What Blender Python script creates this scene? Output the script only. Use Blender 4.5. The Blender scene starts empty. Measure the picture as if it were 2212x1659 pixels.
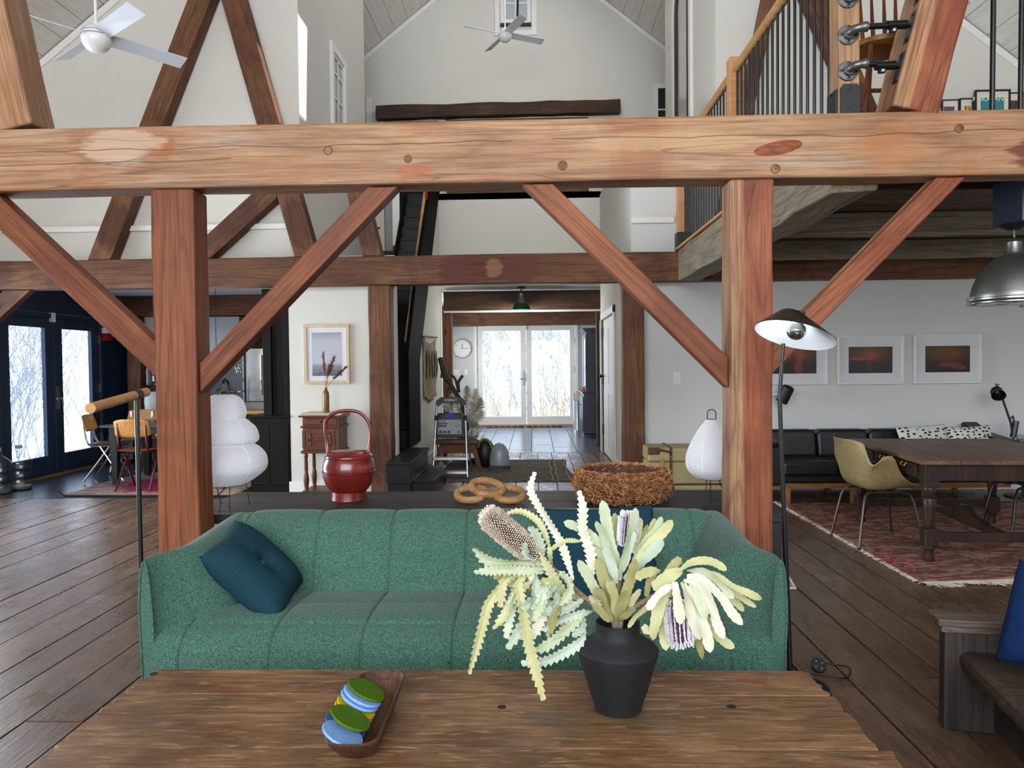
import bpy, bmesh, math, random
from math import sin, cos, pi, radians, sqrt, atan2, exp
from mathutils import Vector, Matrix, noise as mnoise
random.seed(7)
SC = bpy.context.scene
COL = SC.collection
# ------------------------------------------------------------------ camera
FPX, CXP, CYP, CAM_H = 1620.0, 1106.0, 829.5, 1.40
_p, _y, _r = radians(-1.55), radians(1.72), radians(-.565)
FWD = Vector((-sin(_y)*cos(_p), cos(_y)*cos(_p), sin(_p)))
_R0 = Vector((cos(_y), sin(_y), 0)); _U0 = _R0.cross(FWD)
RGT = _R0*cos(_r) + _U0*sin(_r); UPV = -_R0*sin(_r) + _U0*cos(_r)
CAMO = Vector((0, 0, CAM_H))
cam = bpy.data.cameras.new('camera'); camo = bpy.data.objects.new('camera', cam); COL.objects.link(camo)
cam.sensor_width = 36; cam.lens = FPX/2212*36; cam.clip_start = .05; cam.clip_end = 300
M = Matrix((RGT, UPV, -FWD)).transposed().to_4x4(); M.translation = CAMO
camo.matrix_world = M
SC.camera = camo
# ------------------------------------------------------------------ view, world, lights
SC.view_settings.view_transform = 'Standard'; SC.view_settings.look = 'None'
SC.view_settings.gamma = 1; SC.view_settings.use_curve_mapping = False
SC.view_settings.exposure = 0.0
SC.cycles.use_denoising = True
SC.cycles.max_bounces = 8; SC.cycles.diffuse_bounces = 5; SC.cycles.glossy_bounces = 4
SC.cycles.transparent_max_bounces = 24; SC.cycles.transmission_bounces = 6
SC.cycles.sample_clamp_indirect = 6; SC.cycles.caustics_reflective = False; SC.cycles.caustics_refractive = False
world = bpy.data.worlds.new('sky'); SC.world = world; world.use_nodes = True
wn = world.node_tree; wb = wn.nodes['Background']
wtc = wn.nodes.new('ShaderNodeTexCoord'); wsep = wn.nodes.new('ShaderNodeSeparateXYZ'); wr = wn.nodes.new('ShaderNodeValToRGB')
wn.links.new(wtc.outputs['Generated'], wsep.inputs[0]); wn.links.new(wsep.outputs['Z'], wr.inputs[0]); wn.links.new(wr.outputs[0], wb.inputs[0])
wr.color_ramp.elements[0].position = 0.0; wr.color_ramp.elements[0].color = (.86, .92, 1, 1)
wr.color_ramp.elements[1].position = .6; wr.color_ramp.elements[1].color = (.38, .60, 1, 1)
wb.inputs[1].default_value = 5.0
def area(name, loc, rot, sx, sy, energy, color=(1, 1, 1), portal=False, spread=180):
    l = bpy.data.lights.new(name, 'AREA'); l.shape = 'RECTANGLE'; l.size = sx; l.size_y = sy; l.energy = energy; l.color = color
    l.spread = radians(spread)
    if portal: l.cycles.is_portal = True
    o = bpy.data.objects.new(name, l); o.location = loc; o.rotation_euler = rot; COL.objects.link(o); return o
HALF = pi/2
# daylight standing in the window wall behind the camera, in the right-hand side windows and the left-hand side windows
area('back_window_daylight', (-1.0, -3.9, 3.3), (HALF, 0, 0), 7.2, 3.8, 660, (1, .985, .965))
area('right_window_daylight', (5.6, 3.0, 1.45), (0, HALF, 0), 1.7, 5.0, 16, (.80, .90, 1))
area('left_window_daylight', (-6.15, 6.2, 1.3), (0, -HALF, 0), 2.3, 3.4, 185, (.80, .90, 1), spread=115)
area('gallery_fill_light', (.75, 10.5, 7.85), (0, math.atan(.79), 0), 1.2, 1.9, 48, (.98, .99, 1))  # unseen light under the roof, added to brighten the gallery
area('added_sun_hole_portal', (.74, 8.83, 8.15), (0, math.atan(.79), 0), .9, .6, 1, portal=True)  # portal for the roof opening added for the sun strip
area('door_one_portal', (-6.45, 9.6, 1.05), (0, -HALF, 0), 2.1, 2.2, 1, portal=True)
area('door_two_portal', (-.15, 16.95, 1.2), (-HALF, 0, 0), 2.2, 2.3, 1, portal=True)
sun = bpy.data.lights.new('sun', 'SUN'); sun.energy = 9.0; sun.angle = radians(.6); sun.color = (1, .93, .82)
suno = bpy.data.objects.new('sun', sun); COL.objects.link(suno)
SUN_DIR = Vector((-.70, -.12, -.70)).normalized()      # the way the light travels
suno.rotation_euler = SUN_DIR.to_track_quat('-Z', 'Y').to_euler()
# ------------------------------------------------------------------ pixel rays (a pixel at a known depth gives a point in the room)
def ray(x, y): return FWD + RGT*((x-CXP)/FPX) - UPV*((y-CYP)/FPX)
def at(x, y, Y): d = ray(x, y); return CAMO + d*(Y/d.y)
def ax(x, y, X): d = ray(x, y); return CAMO + d*(X/d.x)
def fl(x, y, z=0.0): d = ray(x, y); return CAMO + d*((z-CAM_H)/d.z)
# ------------------------------------------------------------------ colour and materials
def lin(c):
    if isinstance(c, str):
        c = c.lstrip('#'); c = [int(c[i:i+2], 16)/255 for i in (0, 2, 4)]
    return tuple((x/12.92 if x <= .04045 else ((x+.055)/1.055)**2.4) for x in c[:3]) + (1,)
class NT:
    def __init__(s, name):
        s.m = bpy.data.materials.new(name); s.m.use_nodes = True; s.t = s.m.node_tree; s.b = s.t.nodes['Principled BSDF']
    def n(s, typ, **kw):
        nd = s.t.nodes.new('ShaderNode'+typ)
        for k, v in kw.items():
            if k.startswith('i_'):
                key = k[2:]; key = int(key) if key.isdigit() else key.replace('_', ' ')
                if isinstance(v, bpy.types.NodeSocket): s.t.links.new(v, nd.inputs[key])
                else: nd.inputs[key].default_value = v
            else: setattr(nd, k, v)
        return nd
    def l(s, a, b): s.t.links.new(a, b)
    def coords(s, scale=(1, 1, 1), kind='Object', rnd=True):
        tc = s.n('TexCoord'); mp = s.n('Mapping'); mp.inputs['Scale'].default_value = scale
        if rnd:
            oi = s.n('ObjectInfo'); mul = s.n('VectorMath', operation='SCALE'); mul.inputs[0].default_value = (37, 23, 51)
            s.l(oi.outputs['Random'], mul.inputs['Scale']); ad = s.n('VectorMath', operation='ADD')
            s.l(tc.outputs[kind], ad.inputs[0]); s.l(mul.outputs[0], ad.inputs[1]); s.l(ad.outputs[0], mp.inputs[0])
        else: s.l(tc.outputs[kind], mp.inputs[0])
        return mp.outputs[0]
    def noise(s, vec, scale, detail=4, rough=.55, dist=0):
        return s.n('TexNoise', i_Vector=vec, i_Scale=scale, i_Detail=detail, i_Roughness=rough, i_Distortion=dist).outputs[0]
    def ramp(s, fac, stops, interp='LINEAR'):
        r = s.n('ValToRGB', i_Fac=fac); cr = r.color_ramp; cr.interpolation = interp
        while len(cr.elements) < len(stops): cr.elements.new(.5)
        for e, (p, c) in zip(cr.elements, stops): e.position = p; e.color = c if not isinstance(c, (int, float)) else (c, c, c, 1)
        return r.outputs[0]
    def mix(s, fac, a, b, mode='MIX'):
        m = s.n('Mix', data_type='RGBA', blend_type=mode)
        for key, v in ((0, fac), (6, a), (7, b)):
            if isinstance(v, bpy.types.NodeSocket): s.l(v, m.inputs[key])
            else: m.inputs[key].default_value = v
        return m.outputs[2]
    def math(s, op, a, b=0.0):
        m = s.n('Math', operation=op)
        for k, v in ((0, a), (1, b)):
            if isinstance(v, bpy.types.NodeSocket): s.l(v, m.inputs[k])
            else: m.inputs[k].default_value = v
        return m.outputs[0]
    def bump(s, h, strength=.3, dist=.004):
        b = s.n('Bump', i_Height=h, i_Strength=strength, i_Distance=dist); s.l(b.outputs[0], s.b.inputs['Normal'])
    def set(s, **kw):
        for k, v in kw.items():
            k = {'color': 'Base Color', 'rough': 'Roughness', 'metal': 'Metallic', 'spec': 'Specular IOR Level', 'coat': 'Coat Weight',
                 'trans': 'Transmission Weight', 'sss': 'Subsurface Weight', 'sheen': 'Sheen Weight', 'alpha': 'Alpha', 'emit': 'Emission Color', 'emits': 'Emission Strength'}[k]
            if isinstance(v, bpy.types.NodeSocket): s.l(v, s.b.inputs[k])
            else: s.b.inputs[k].default_value = v
        return s.m
def flat(name, c, rough=.5, metal=0.0, var=.06, spec=.5, scale=8, bump=0.0, coat=0.0):
    t = NT(name); v = t.coords(); f = t.noise(v, scale, 3); c = lin(c)
    col = t.mix(t.ramp(f, [(.3, 0), (.7, 1)]), tuple(x*(1-var) for x in c[:3])+(1,), tuple(min(1, x*(1+var)) for x in c[:3])+(1,))
    if bump: t.bump(t.noise(v, scale*6, 4), bump, .003)
    return t.set(color=col, rough=rough, metal=metal, spec=spec, coat=coat)
def wood(name, dark, mid, light, axis='X', stain=None, stain_amt=.5, rough=.62, gs=1.0, knots=True, cracks=.5, bump=.35, spec=.35, line=.5, grey=None, side=None, spots=(), crackline=()):
    t = NT(name); k = 'XYZ'.index(axis)
    def sc(along, across): v = [across*gs]*3; v[k] = along*gs; return tuple(v)
    fine = t.noise(t.coords(sc(.30, 11)), 6, 5, .62); fibre = t.noise(t.coords(sc(1.2, 40)), 6, 4, .6)
    rings = t.noise(t.coords(sc(.22, 2.0)), 1.5, 1.5, .4, .25)
    v2 = t.coords(sc(.45, 2.6)); v3 = t.coords((gs*1.2,)*3)
    d, m, li = lin(dark), lin(mid), lin(light)
    cont = t.ramp(t.math('PINGPONG', t.math('MULTIPLY', rings, 56*line), 1.0), [(0, 0), (.22, .6), (.6, 1)])
    blot = t.noise(v2, 1.6, 4, .6)
    base = t.mix(t.ramp(blot, [(.36, 0), (.64, 1)]), m, li)
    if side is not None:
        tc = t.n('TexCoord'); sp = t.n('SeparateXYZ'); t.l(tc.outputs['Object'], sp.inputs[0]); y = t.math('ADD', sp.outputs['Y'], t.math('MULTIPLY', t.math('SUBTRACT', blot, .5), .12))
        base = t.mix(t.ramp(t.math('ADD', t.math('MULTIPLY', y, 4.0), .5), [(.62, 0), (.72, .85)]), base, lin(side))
    if stain is not None:
        sn = t.noise(v3, 1.3, 5, .62, .6)
        base = t.mix(t.math('MULTIPLY', t.ramp(sn, [(.49, 0), (.62, 1)]), stain_amt), base, lin(stain))
    if grey is not None:
        gn = t.noise(v2, 2.3, 5, .65)
        base = t.mix(t.math('MULTIPLY', t.ramp(gn, [(.54, 0), (.66, 1)]), .6), base, lin(grey))
    base = t.mix(t.ramp(fine, [(.30, .75), (.56, 0)]), base, d)
    base = t.mix(t.ramp(fibre, [(.3, .4), (.55, 0)]), base, d)
    base = t.mix(t.math('MULTIPLY', t.math('SUBTRACT', 1.0, cont), .9*line), base, d)
    if spots or crackline:
        tco = t.n('TexCoord'); spx = t.n('SeparateXYZ'); t.l(tco.outputs['Object'], spx.inputs[0])
        wob = t.noise(t.coords(sc(1.5, 9), rnd=False), 3, 4, .65)
        for (x0, z0, rx, rz, col, amt) in spots:
            a_ = t.math('DIVIDE', t.math('SUBTRACT', spx.outputs['X'], x0), rx); b_ = t.math('DIVIDE', t.math('SUBTRACT', spx.outputs['Z'], z0), rz)
            q = t.math('ADD', t.math('ADD', t.math('MULTIPLY', a_, a_), t.math('MULTIPLY', b_, b_)), t.math('MULTIPLY', t.math('SUBTRACT', wob, .5), 2.6))
            base = t.mix(t.ramp(q, [(.55, amt), (1.0, 0)]), base, lin(col))
        for (z0, sl, amp, x0, x1) in crackline:
            wv = t.n('TexNoise', noise_dimensions='1D', i_W=t.math('MULTIPLY', spx.outputs['X'], 1.6), i_Scale=1.0, i_Detail=3.0)
            zz = t.math('ADD', t.math('ADD', t.math('MULTIPLY', t.math('SUBTRACT', wv.outputs[0], .5), amp), z0), t.math('MULTIPLY', spx.outputs['X'], sl))
            q = t.ramp(t.math('ABSOLUTE', t.math('SUBTRACT', spx.outputs['Z'], zz)), [(0, .85), (.0022, 0)])
            q = t.math('MULTIPLY', q, t.math('MULTIPLY', t.math('GREATER_THAN', spx.outputs['X'], x0), t.math('LESS_THAN', spx.outputs['X'], x1)))
            base = t.mix(q, base, (.02, .012, .008, 1))
    h = t.math('ADD', t.math('ADD', t.math('MULTIPLY', fine, .5), t.math('MULTIPLY', fibre, .3)), t.math('MULTIPLY', cont, .15))
    if cracks:
        ck = t.noise(t.coords(sc(.35, 7)), 1.4, 2, .4)
        ckr = t.ramp(t.math('ABSOLUTE', t.math('SUBTRACT', ck, .5)), [(0, 1), (.007, .0)])
        ckm = t.math('MULTIPLY', ckr, t.ramp(t.noise(v3, 1.1, 2), [(.5, 0), (.58, cracks)]))
        base = t.mix(ckm, base, tuple(x*.18 for x in d[:3])+(1,)); h = t.math('SUBTRACT', h, ckm)
    if knots:
        kv = t.coords(sc(1.6, 3.4)); vo = t.n('TexVoronoi', i_Vector=kv, i_Scale=1.0)
        kk = t.math('MULTIPLY', t.ramp(vo.outputs['Distance'], [(.04, .9), (.09, .35), (.15, 0)]), t.ramp(vo.outputs['Color'], [(.6, 0), (.65, 1)]))
        base = t.mix(kk, base, tuple(x*.45 for x in d[:3])+(1,))
    t.bump(h, bump, .006)
    return t.set(color=base, rough=rough, spec=spec)
# ------------------------------------------------------------------ mesh building
class MB:
    def __init__(s): s.v = []; s.f = []
    def add(s, vs, fs):
        o = len(s.v); s.v += [Vector(p) for p in vs]; s.f += [[i+o for i in f] for f in fs]; return s
    def box(s, x0, y0, z0, x1, y1, z1):
        return s.add([(x0, y0, z0), (x1, y0, z0), (x1, y1, z0), (x0, y1, z0), (x0, y0, z1), (x1, y0, z1), (x1, y1, z1), (x0, y1, z1)],
                     [(0, 3, 2, 1), (4, 5, 6, 7), (0, 1, 5, 4), (1, 2, 6, 5), (2, 3, 7, 6), (3, 0, 4, 7)])
    def cbox(s, c, d): return s.box(c[0]-d[0]/2, c[1]-d[1]/2, c[2]-d[2]/2, c[0]+d[0]/2, c[1]+d[1]/2, c[2]+d[2]/2)
    def bar(s, p0, p1, w, h, up=(0, 0, 1), w1=None, h1=None):
        p0, p1 = Vector(p0), Vector(p1); d = (p1-p0).normalized(); up = Vector(up)
        if abs(d.dot(up)) > .97: up = Vector((0, 1, 0))
        a = d.cross(up).normalized(); b = a.cross(d).normalized(); vs = []
        for p, ww, hh in ((p0, w, h), (p1, w1 or w, h1 or h)):
            vs += [p-a*ww/2-b*hh/2, p+a*ww/2-b*hh/2, p+a*ww/2+b*hh/2, p-a*ww/2+b*hh/2]
        return s.add(vs, [(0, 3, 2, 1), (4, 5, 6, 7), (0, 1, 5, 4), (1, 2, 6, 5), (2, 3, 7, 6), (3, 0, 4, 7)])
    def tube(s, pts, r, n=8, closed=False, flatten=1.0):
        pts = [Vector(p) for p in pts]; m = len(pts); rs = r if isinstance(r, (list, tuple)) else [r]*m
        o = len(s.v); prev = None
        for i, p in enumerate(pts):
            if closed: d = pts[(i+1) % m]-pts[i-1]
            else: d = pts[min(i+1, m-1)]-pts[max(i-1, 0)]
            d = d.normalized() if d.length > 1e-9 else Vector((0, 0, 1))
            if prev is None:
                u = Vector((0, 0, 1)) if abs(d.z) < .9 else Vector((1, 0, 0)); a = d.cross(u).normalized()
            else:
                a = prev-d*prev.dot(d); a = a.normalized() if a.length > 1e-6 else d.orthogonal().normalized()
            prev = a; b = d.cross(a)
            for k in range(n):
                t = 2*pi*k/n; s.v.append(p+(a*cos(t)+b*sin(t)*flatten)*rs[i])
        for i in range(m if closed else m-1):
            j = (i+1) % m
            for k in range(n):
                s.f.append([o+i*n+k, o+i*n+(k+1) % n, o+j*n+(k+1) % n, o+j*n+k])
        if not closed:
            s.f.append([o+k for k in range(n)][::-1]); s.f.append([o+(m-1)*n+k for k in range(n)])
        return s
    def lathe(s, prof, c=(0, 0, 0), n=24, axis=None, closed=False, caps=(True, True)):
        c = Vector(c); z = Vector(axis or (0, 0, 1)).normalized(); a = z.orthogonal().normalized() if axis else Vector((1, 0, 0)); b = z.cross(a)
        o = len(s.v)
        for r, h in prof:
            for k in range(n):
                t = 2*pi*k/n; s.v.append(c+(a*cos(t)+b*sin(t))*max(r, 1e-5)+z*h)
        m = len(prof)
        for i in range(m if closed else m-1):
            for k in range(n):
                j = (i+1) % m
                s.f.append([o+i*n+k, o+i*n+(k+1) % n, o+j*n+(k+1) % n, o+j*n+k])
        if not closed:
            if caps[0] and prof[0][0] > 1e-4: s.f.append([o+k for k in range(n)][::-1])
            if caps[1] and prof[-1][0] > 1e-4: s.f.append([o+(m-1)*n+k for k in range(n)])
        return s
    def prism(s, poly, f0, f1):
        n = len(poly); vs = [f0(*p) for p in poly]+[f1(*p) for p in poly]
        return s.add(vs, [list(range(n))[::-1], list(range(n, 2*n))]+[[i, (i+1) % n, n+(i+1) % n, n+i] for i in range(n)])
    def grid(s, fn, nu, nv, cu=False, cv=False):
        o = len(s.v)
        for i in range(nu):
            for j in range(nv): s.v.append(Vector(fn(i/(nu if cu else nu-1), j/(nv if cv else nv-1))))
        for i in range(nu if cu else nu-1):
            for j in range(nv if cv else nv-1):
                i2, j2 = (i+1) % nu, (j+1) % nv
                s.f.append([o+i*nv+j, o+i2*nv+j, o+i2*nv+j2, o+i*nv+j2])
        return s
    def rim(s, a0, b0, a1, b1, w, fn, d0, d1):
        # a rectangular frame without overlapping corners; fn(a, b, d) gives the point
        for q in ((a0, b0, a0+w, b1), (a1-w, b0, a1, b1), (a0+w, b0, a1-w, b0+w), (a0+w, b1-w, a1-w, b1)):
            s.add([fn(q[0], q[1], d0), fn(q[2], q[1], d0), fn(q[2], q[3], d0), fn(q[0], q[3], d0), fn(q[0], q[1], d1), fn(q[2], q[1], d1), fn(q[2], q[3], d1), fn(q[0], q[3], d1)],
                  [(0, 3, 2, 1), (4, 5, 6, 7), (0, 1, 5, 4), (1, 2, 6, 5), (2, 3, 7, 6), (3, 0, 4, 7)])
        return s
    def ball(s, c, rx, ry=None, rz=None, nu=16, nv=10):
        ry = ry or rx; rz = rz or rx; c = Vector(c)
        return s.grid(lambda u, v: c+Vector((rx*cos(2*pi*u)*sin(pi*v), ry*sin(2*pi*u)*sin(pi*v), -rz*cos(pi*v))), nu, nv, cu=True)
    def xf(s, m, i0=0):
        for i in range(i0, len(s.v)): s.v[i] = m @ s.v[i]
        return s
def obj(name, mb, mat, parent=None, smooth=False, bevel=0, seg=2, sharp=40, world=False, origin=None):
    me = bpy.data.meshes.new(name)
    off = Vector((0, 0, 0))
    if world and parent is not None:
        r = parent
        while r is not None: off += Vector(r.location); r = r.parent
    if origin is not None: off = Vector(origin)
    me.from_pydata([tuple(p-off) for p in mb.v], [], mb.f)
    bm = bmesh.new(); bm.from_mesh(me); bmesh.ops.remove_doubles(bm, verts=bm.verts, dist=1e-5) if smooth else None
    bmesh.ops.recalc_face_normals(bm, faces=bm.faces); bm.to_mesh(me); bm.free()
    if mat: me.materials.append(mat)
    if smooth:
        me.polygons.foreach_set('use_smooth', [True]*len(me.polygons))
        if sharp: me.set_sharp_from_angle(angle=radians(sharp))
    o = bpy.data.objects.new(name, me); COL.objects.link(o)
    if parent is not None: o.parent = parent
    if origin is not None: o.location = origin
    if bevel:
        b = o.modifiers.new('bevel', 'BEVEL'); b.width = bevel; b.segments = seg; b.limit_method = 'ANGLE'; b.angle_limit = radians(40)
    return o
def tag(o, label=None, cat=None, group=None, kind=None):
    if label: o['label'] = label
    if cat: o['category'] = cat
    if group: o['group'] = group
    if kind: o['kind'] = kind
    return o
def thing(name, label, cat, loc=(0, 0, 0), rotz=0.0, group=None):
    o = bpy.data.objects.new(name, None); o.empty_display_size = .05; COL.objects.link(o)
    o.location = loc; o.rotation_euler = (0, 0, rotz); return tag(o, label, cat, group, 'thing')
def struct(name, mb, mat, parent=None, **kw):
    o = obj(name, mb, mat, parent, **kw)
    if parent is None: o['kind'] = 'structure'
    return o
def dup(root, loc, rotz=None, label=None, group=None):
    r = root.copy(); COL.objects.link(r); r.location = loc
    if rotz is not None: r.rotation_euler = (0, 0, rotz)
    if label: r['label'] = label
    if group: r['group'] = group
    for ch in list(root.children):
        c = ch.copy(); COL.objects.link(c); c.parent = r
        for g in list(ch.children):
            d = g.copy(); COL.objects.link(d); d.parent = c
    return r
def bez(p, n=12):
    p = [Vector(q) for q in p]; out = []
    for i in range(n+1):
        t = i/n; q = p[:]
        while len(q) > 1: q = [q[k]*(1-t)+q[k+1]*t for k in range(len(q)-1)]
        out.append(q[0])
    return out
def spline(pts, n=6):
    pts = [Vector(p) for p in pts]; out = []
    for i in range(len(pts)-1):
        p0, p1, p2, p3 = pts[max(i-1, 0)], pts[i], pts[i+1], pts[min(i+2, len(pts)-1)]
        for k in range(n):
            t = k/n; out.append(.5*((2*p1)+(p2-p0)*t+(2*p0-5*p1+4*p2-p3)*t*t+(3*p1-p0-3*p2+p3)*t**3))
    out.append(pts[-1]); return out
def text_part(name, txt, mat, parent, loc, size, rot=(pi/2, 0, 0), align='CENTER', ext=.0006):
    c = bpy.data.curves.new(name, 'FONT'); c.body = txt; c.size = size; c.align_x = align; c.align_y = 'CENTER'; c.extrude = ext
    c.resolution_u = 3
    tmp = bpy.data.objects.new('tmp', c); COL.objects.link(tmp); me = bpy.data.meshes.new_from_object(tmp.evaluated_get(bpy.context.evaluated_depsgraph_get())); bpy.data.objects.remove(tmp); bpy.data.curves.remove(c)
    me.materials.clear(); me.materials.append(mat); o = bpy.data.objects.new(name, me); COL.objects.link(o); o.parent = parent; o.location = loc; o.rotation_euler = rot; o['kind'] = 'stuff'; return o
# ================================================================== materials used by the setting
WHITE = flat('white_wall_paint', '#d2cfc6', .85, var=.012, scale=2, spec=.2)
WHITE2 = flat('white_trim_paint', '#e4e2dd', .5, var=.012, scale=2)
CREAM = flat('cream_door_paint', '#cfc7b0', .6, var=.02)
NAVY = flat('navy_wall_paint', '#18293f', .55, var=.08, scale=3)
NAVYD = flat('navy_cabinet_paint', '#141c2e', .4, var=.08, scale=3)
BLACKP = flat('black_stair_paint', '#0a0b0e', .42, var=.15, scale=5, spec=.25)
BLACKM = flat('black_metal', '#0c0d0f', .35, var=.1, scale=10)
BLACKS = flat('black_satin', '#0e0f10', .5, var=.1, scale=10)
CHROME = flat('chrome', '#d8d9da', .12, 1.0, var=.02)
STEEL = flat('brushed_steel', '#8d8f90', .33, 1.0, var=.06, scale=14)
BRASS = flat('aged_brass', '#b08d4a', .35, 1.0, var=.1)
ALU = flat('aluminium', '#c9cbcd', .3, 1.0, var=.03)
ROOFB = None
def ceiling_mat():
    t = NT('whitewashed_board'); v = t.coords((8, 1, 8)); f = t.noise(v, 3, 5)
    c = t.mix(t.ramp(f, [(.35, 0), (.7, 1)]), lin('#d3cfc6'), lin('#e3e0d8'))
    vo = t.n('TexVoronoi', i_Vector=t.coords((3.2, 1.2, 3.2)), i_Scale=1.0)
    k = t.math('MULTIPLY', t.ramp(vo.outputs['Distance'], [(.035, 1), (.07, 0)]), t.ramp(vo.outputs['Color'], [(.5, 0), (.55, .7)]))
    return t.set(color=t.mix(k, c, lin('#8d7f6c')), rough=.7)
BOARD = ceiling_mat()
def floor_mat():
    t = NT('worn_floorboard'); v = t.coords((11, 1, 11)); v2 = t.coords((3, .5, 3)); v3 = t.coords((1.6, .8, 1.6))
    fine = t.noise(v, 7, 7, .65); blot = t.noise(v3, 2.0, 5, .6); rings = t.noise(v2, 1.3, 2, .4, .4)
    cont = t.ramp(t.math('PINGPONG', t.math('MULTIPLY', rings, 20), 1.0), [(0, 0), (.4, .8), (1, 1)])
    oi = t.n('ObjectInfo')
    c = t.mix(oi.outputs['Random'], lin('#5f4431'), lin('#7a5b43'))
    c = t.mix(t.ramp(blot, [(.4, 0), (.7, .75)]), c, lin('#7d624c'))
    c = t.mix(t.ramp(fine, [(.35, .6), (.6, 0)]), c, lin('#33261f'))
    c = t.mix(t.math('MULTIPLY', t.math('SUBTRACT', 1, cont), .4), c, lin('#37281f'))
    sp = t.noise(t.coords((4, 1.3, 4)), 3.2, 6, .7)
    c = t.mix(t.ramp(sp, [(.66, 0), (.76, .35)]), c, lin('#8a7869'))
    r = t.n('MapRange', i_Value=t.noise(v3, 4, 5, .7), i_From_Min=.3, i_From_Max=.7, i_To_Min=.18, i_To_Max=.44)
    t.bump(t.math('ADD', fine, t.math('MULTIPLY', blot, 1.4)), .3, .006)
    return t.set(color=c, rough=r.outputs[0], spec=.8)
FLOORM = floor_mat()
SUBF = flat('dark_subfloor', '#120d0a', .9)
SLATE = flat('dark_slate_floor', '#2f3133', .26, var=.2, scale=1.5, bump=.03)
def tile_mat():
    t = NT('slate_tile'); v = t.coords((1, 1, 1)); oi = t.n('ObjectInfo')
    c = t.mix(oi.outputs['Random'], lin('#3d434b'), lin('#59616a')); c = t.mix(t.ramp(t.noise(v, 3, 5), [(.4, 0), (.7, .5)]), c, lin('#6f7478'))
    return t.set(color=c, rough=.25)
TILE = tile_mat()
GUARD = flat('matt_black_guard', '#0a0b0e', .75, var=.15, scale=5, spec=.06)
def glass_mat(name='window_glass', tint=(.97, .985, .98, 1), refl=.035):
    t = NT(name); tr = t.n('BsdfTransparent'); tr.inputs[0].default_value = tint; gl = t.n('BsdfGlossy'); gl.inputs['Roughness'].default_value = .02
    fr = t.n('LayerWeight'); fr.inputs[0].default_value = .5
    fc = t.math('ADD', t.math('MULTIPLY', t.math('POWER', fr.outputs['Facing'], 4.0), .75), refl)
    mx = t.n('MixShader'); t.l(fc, mx.inputs[0]); t.l(tr.outputs[0], mx.inputs[1]); t.l(gl.outputs[0], mx.inputs[2])
    out = [n for n in t.t.nodes if n.type == 'OUTPUT_MATERIAL'][0]; t.l(mx.outputs[0], out.inputs[0]); return t.m
GLASS = glass_mat()
# timbers
W_BEAM = wood('honey_timber', '#63402a', '#997150', '#ae8865', stain='#955a36', stain_amt=.6, grey='#a8998a', rough=.6, line=.42, spots=((8.80, -.06, .20, .10, '#5f2415', .85), (4.43, .05, .10, .07, '#8f4f28', .6), (4.25, .06, .22, .09, '#b8a08a', .6), (5.72, -.10, .10, .05, '#9a5228', .6), (7.0, .03, .5, .05, '#b7976f', .5), (3.3, -.02, .35, .06, '#a9998a', .5), (8.05, -.02, .18, .12, '#a4683c', .5)), crackline=((.02, .004, .05, 3.2, 6.2), (-.05, .006, .04, 3.0, 4.8), (.08, -.004, .05, 6.4, 9.2)))
W_POST = wood('red_timber', '#43200f', '#784022', '#905532', stain='#642f1a', stain_amt=.6, rough=.6, line=.45)
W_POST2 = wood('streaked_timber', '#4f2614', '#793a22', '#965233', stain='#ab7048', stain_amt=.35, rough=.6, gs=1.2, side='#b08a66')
W_BACK = wood('brown_timber', '#3a2012', '#694328', '#83593a', stain='#4a2114', spots=((5.55, 0, .28, .22, '#55251a', .8), (6.15, 0, .22, .2, '#5a291c', .8), (5.88, .0, .1, .12, '#8d6443', .7), (.4, 0, .3, .2, '#3d1d12', .6)), stain_amt=.6, rough=.65)
W_GREY = wood('grey_barn_timber', '#544b3d', '#8a7d6a', '#a3977f', stain='#6e614e', stain_amt=.4, rough=.8, cracks=.8)
W_GREYD = wood('dark_barn_board', '#3d3327', '#665847', '#7c6c59', rough=.85)
W_DARK = wood('dark_old_beam', '#24160c', '#432c1b', '#5d4430', stain='#2c1b11', rough=.7)
W_LIGHT = wood('pale_newel', '#a06a3c', '#c08a58', '#cf9c6c', rough=.5, knots=False, cracks=0, line=.3)
W_RAIL = wood('oak_rail', '#9c6a3c', '#b98653', '#c8975f', rough=.45, knots=False, cracks=0, line=.25, bump=.1)
W_ESP = wood('espresso_wood', '#070504', '#120d0a', '#1b1410', axis='Z', rough=.5, cracks=.2, knots=False, spec=.12)
# ================================================================== room shell
XL, XR, YB, YW, YC, YG, YE = -6.3, 5.75, -4.1, 8.2, 12.0, 13.1, 16.75
RX, RZ, RS = -.276, 8.84, .79
def roofz(x): return RZ-RS*abs(x-RX)
# floor: boards run along the nave
fb = MB().box(XL-.2, YB, -.12, XR+.2, YE+.2, -.02)
floor = struct('floor', fb, SUBF)
x = XL; rnd = random.Random(3); ends = []
plank_joints = []
while x < XR:
    w = rnd.choice((.19, .215, .24, .26)); w = min(w, XR-x+.01)
    y = YB+rnd.uniform(0, 2.4); ys = [-.6] if True else []
    ycut = [0.2]; 
    yy = .2+rnd.uniform(1.2, 4.6)
    while yy < 11.6: ycut.append(yy); yy += rnd.uniform(3.0, 4.6)
    yend = 7.86 if x < -2.75 else 11.75
    ycut = [c for c in ycut if c < yend-.5]+[yend]
    for a, b in zip(ycut[:-1], ycut[1:]):
        g = .005; dz = rnd.uniform(-.0018, .0018)
        m = MB().box(-w/2+g, -(b-a)/2+.002, -.022, w/2-g, (b-a)/2-.002, dz)
        o = obj('plank', m, FLOORM, floor); o.location = (x+w/2, (a+b)/2, 0)
    x += w
struct('floor_dining', MB().box(XL, 7.865, -.03, -2.74, 11.8, .0), SLATE)
tf = struct('floor_entry', MB().box(-2.3, 11.76, -.03, 1.75, YE, -.006), SUBF)
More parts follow.
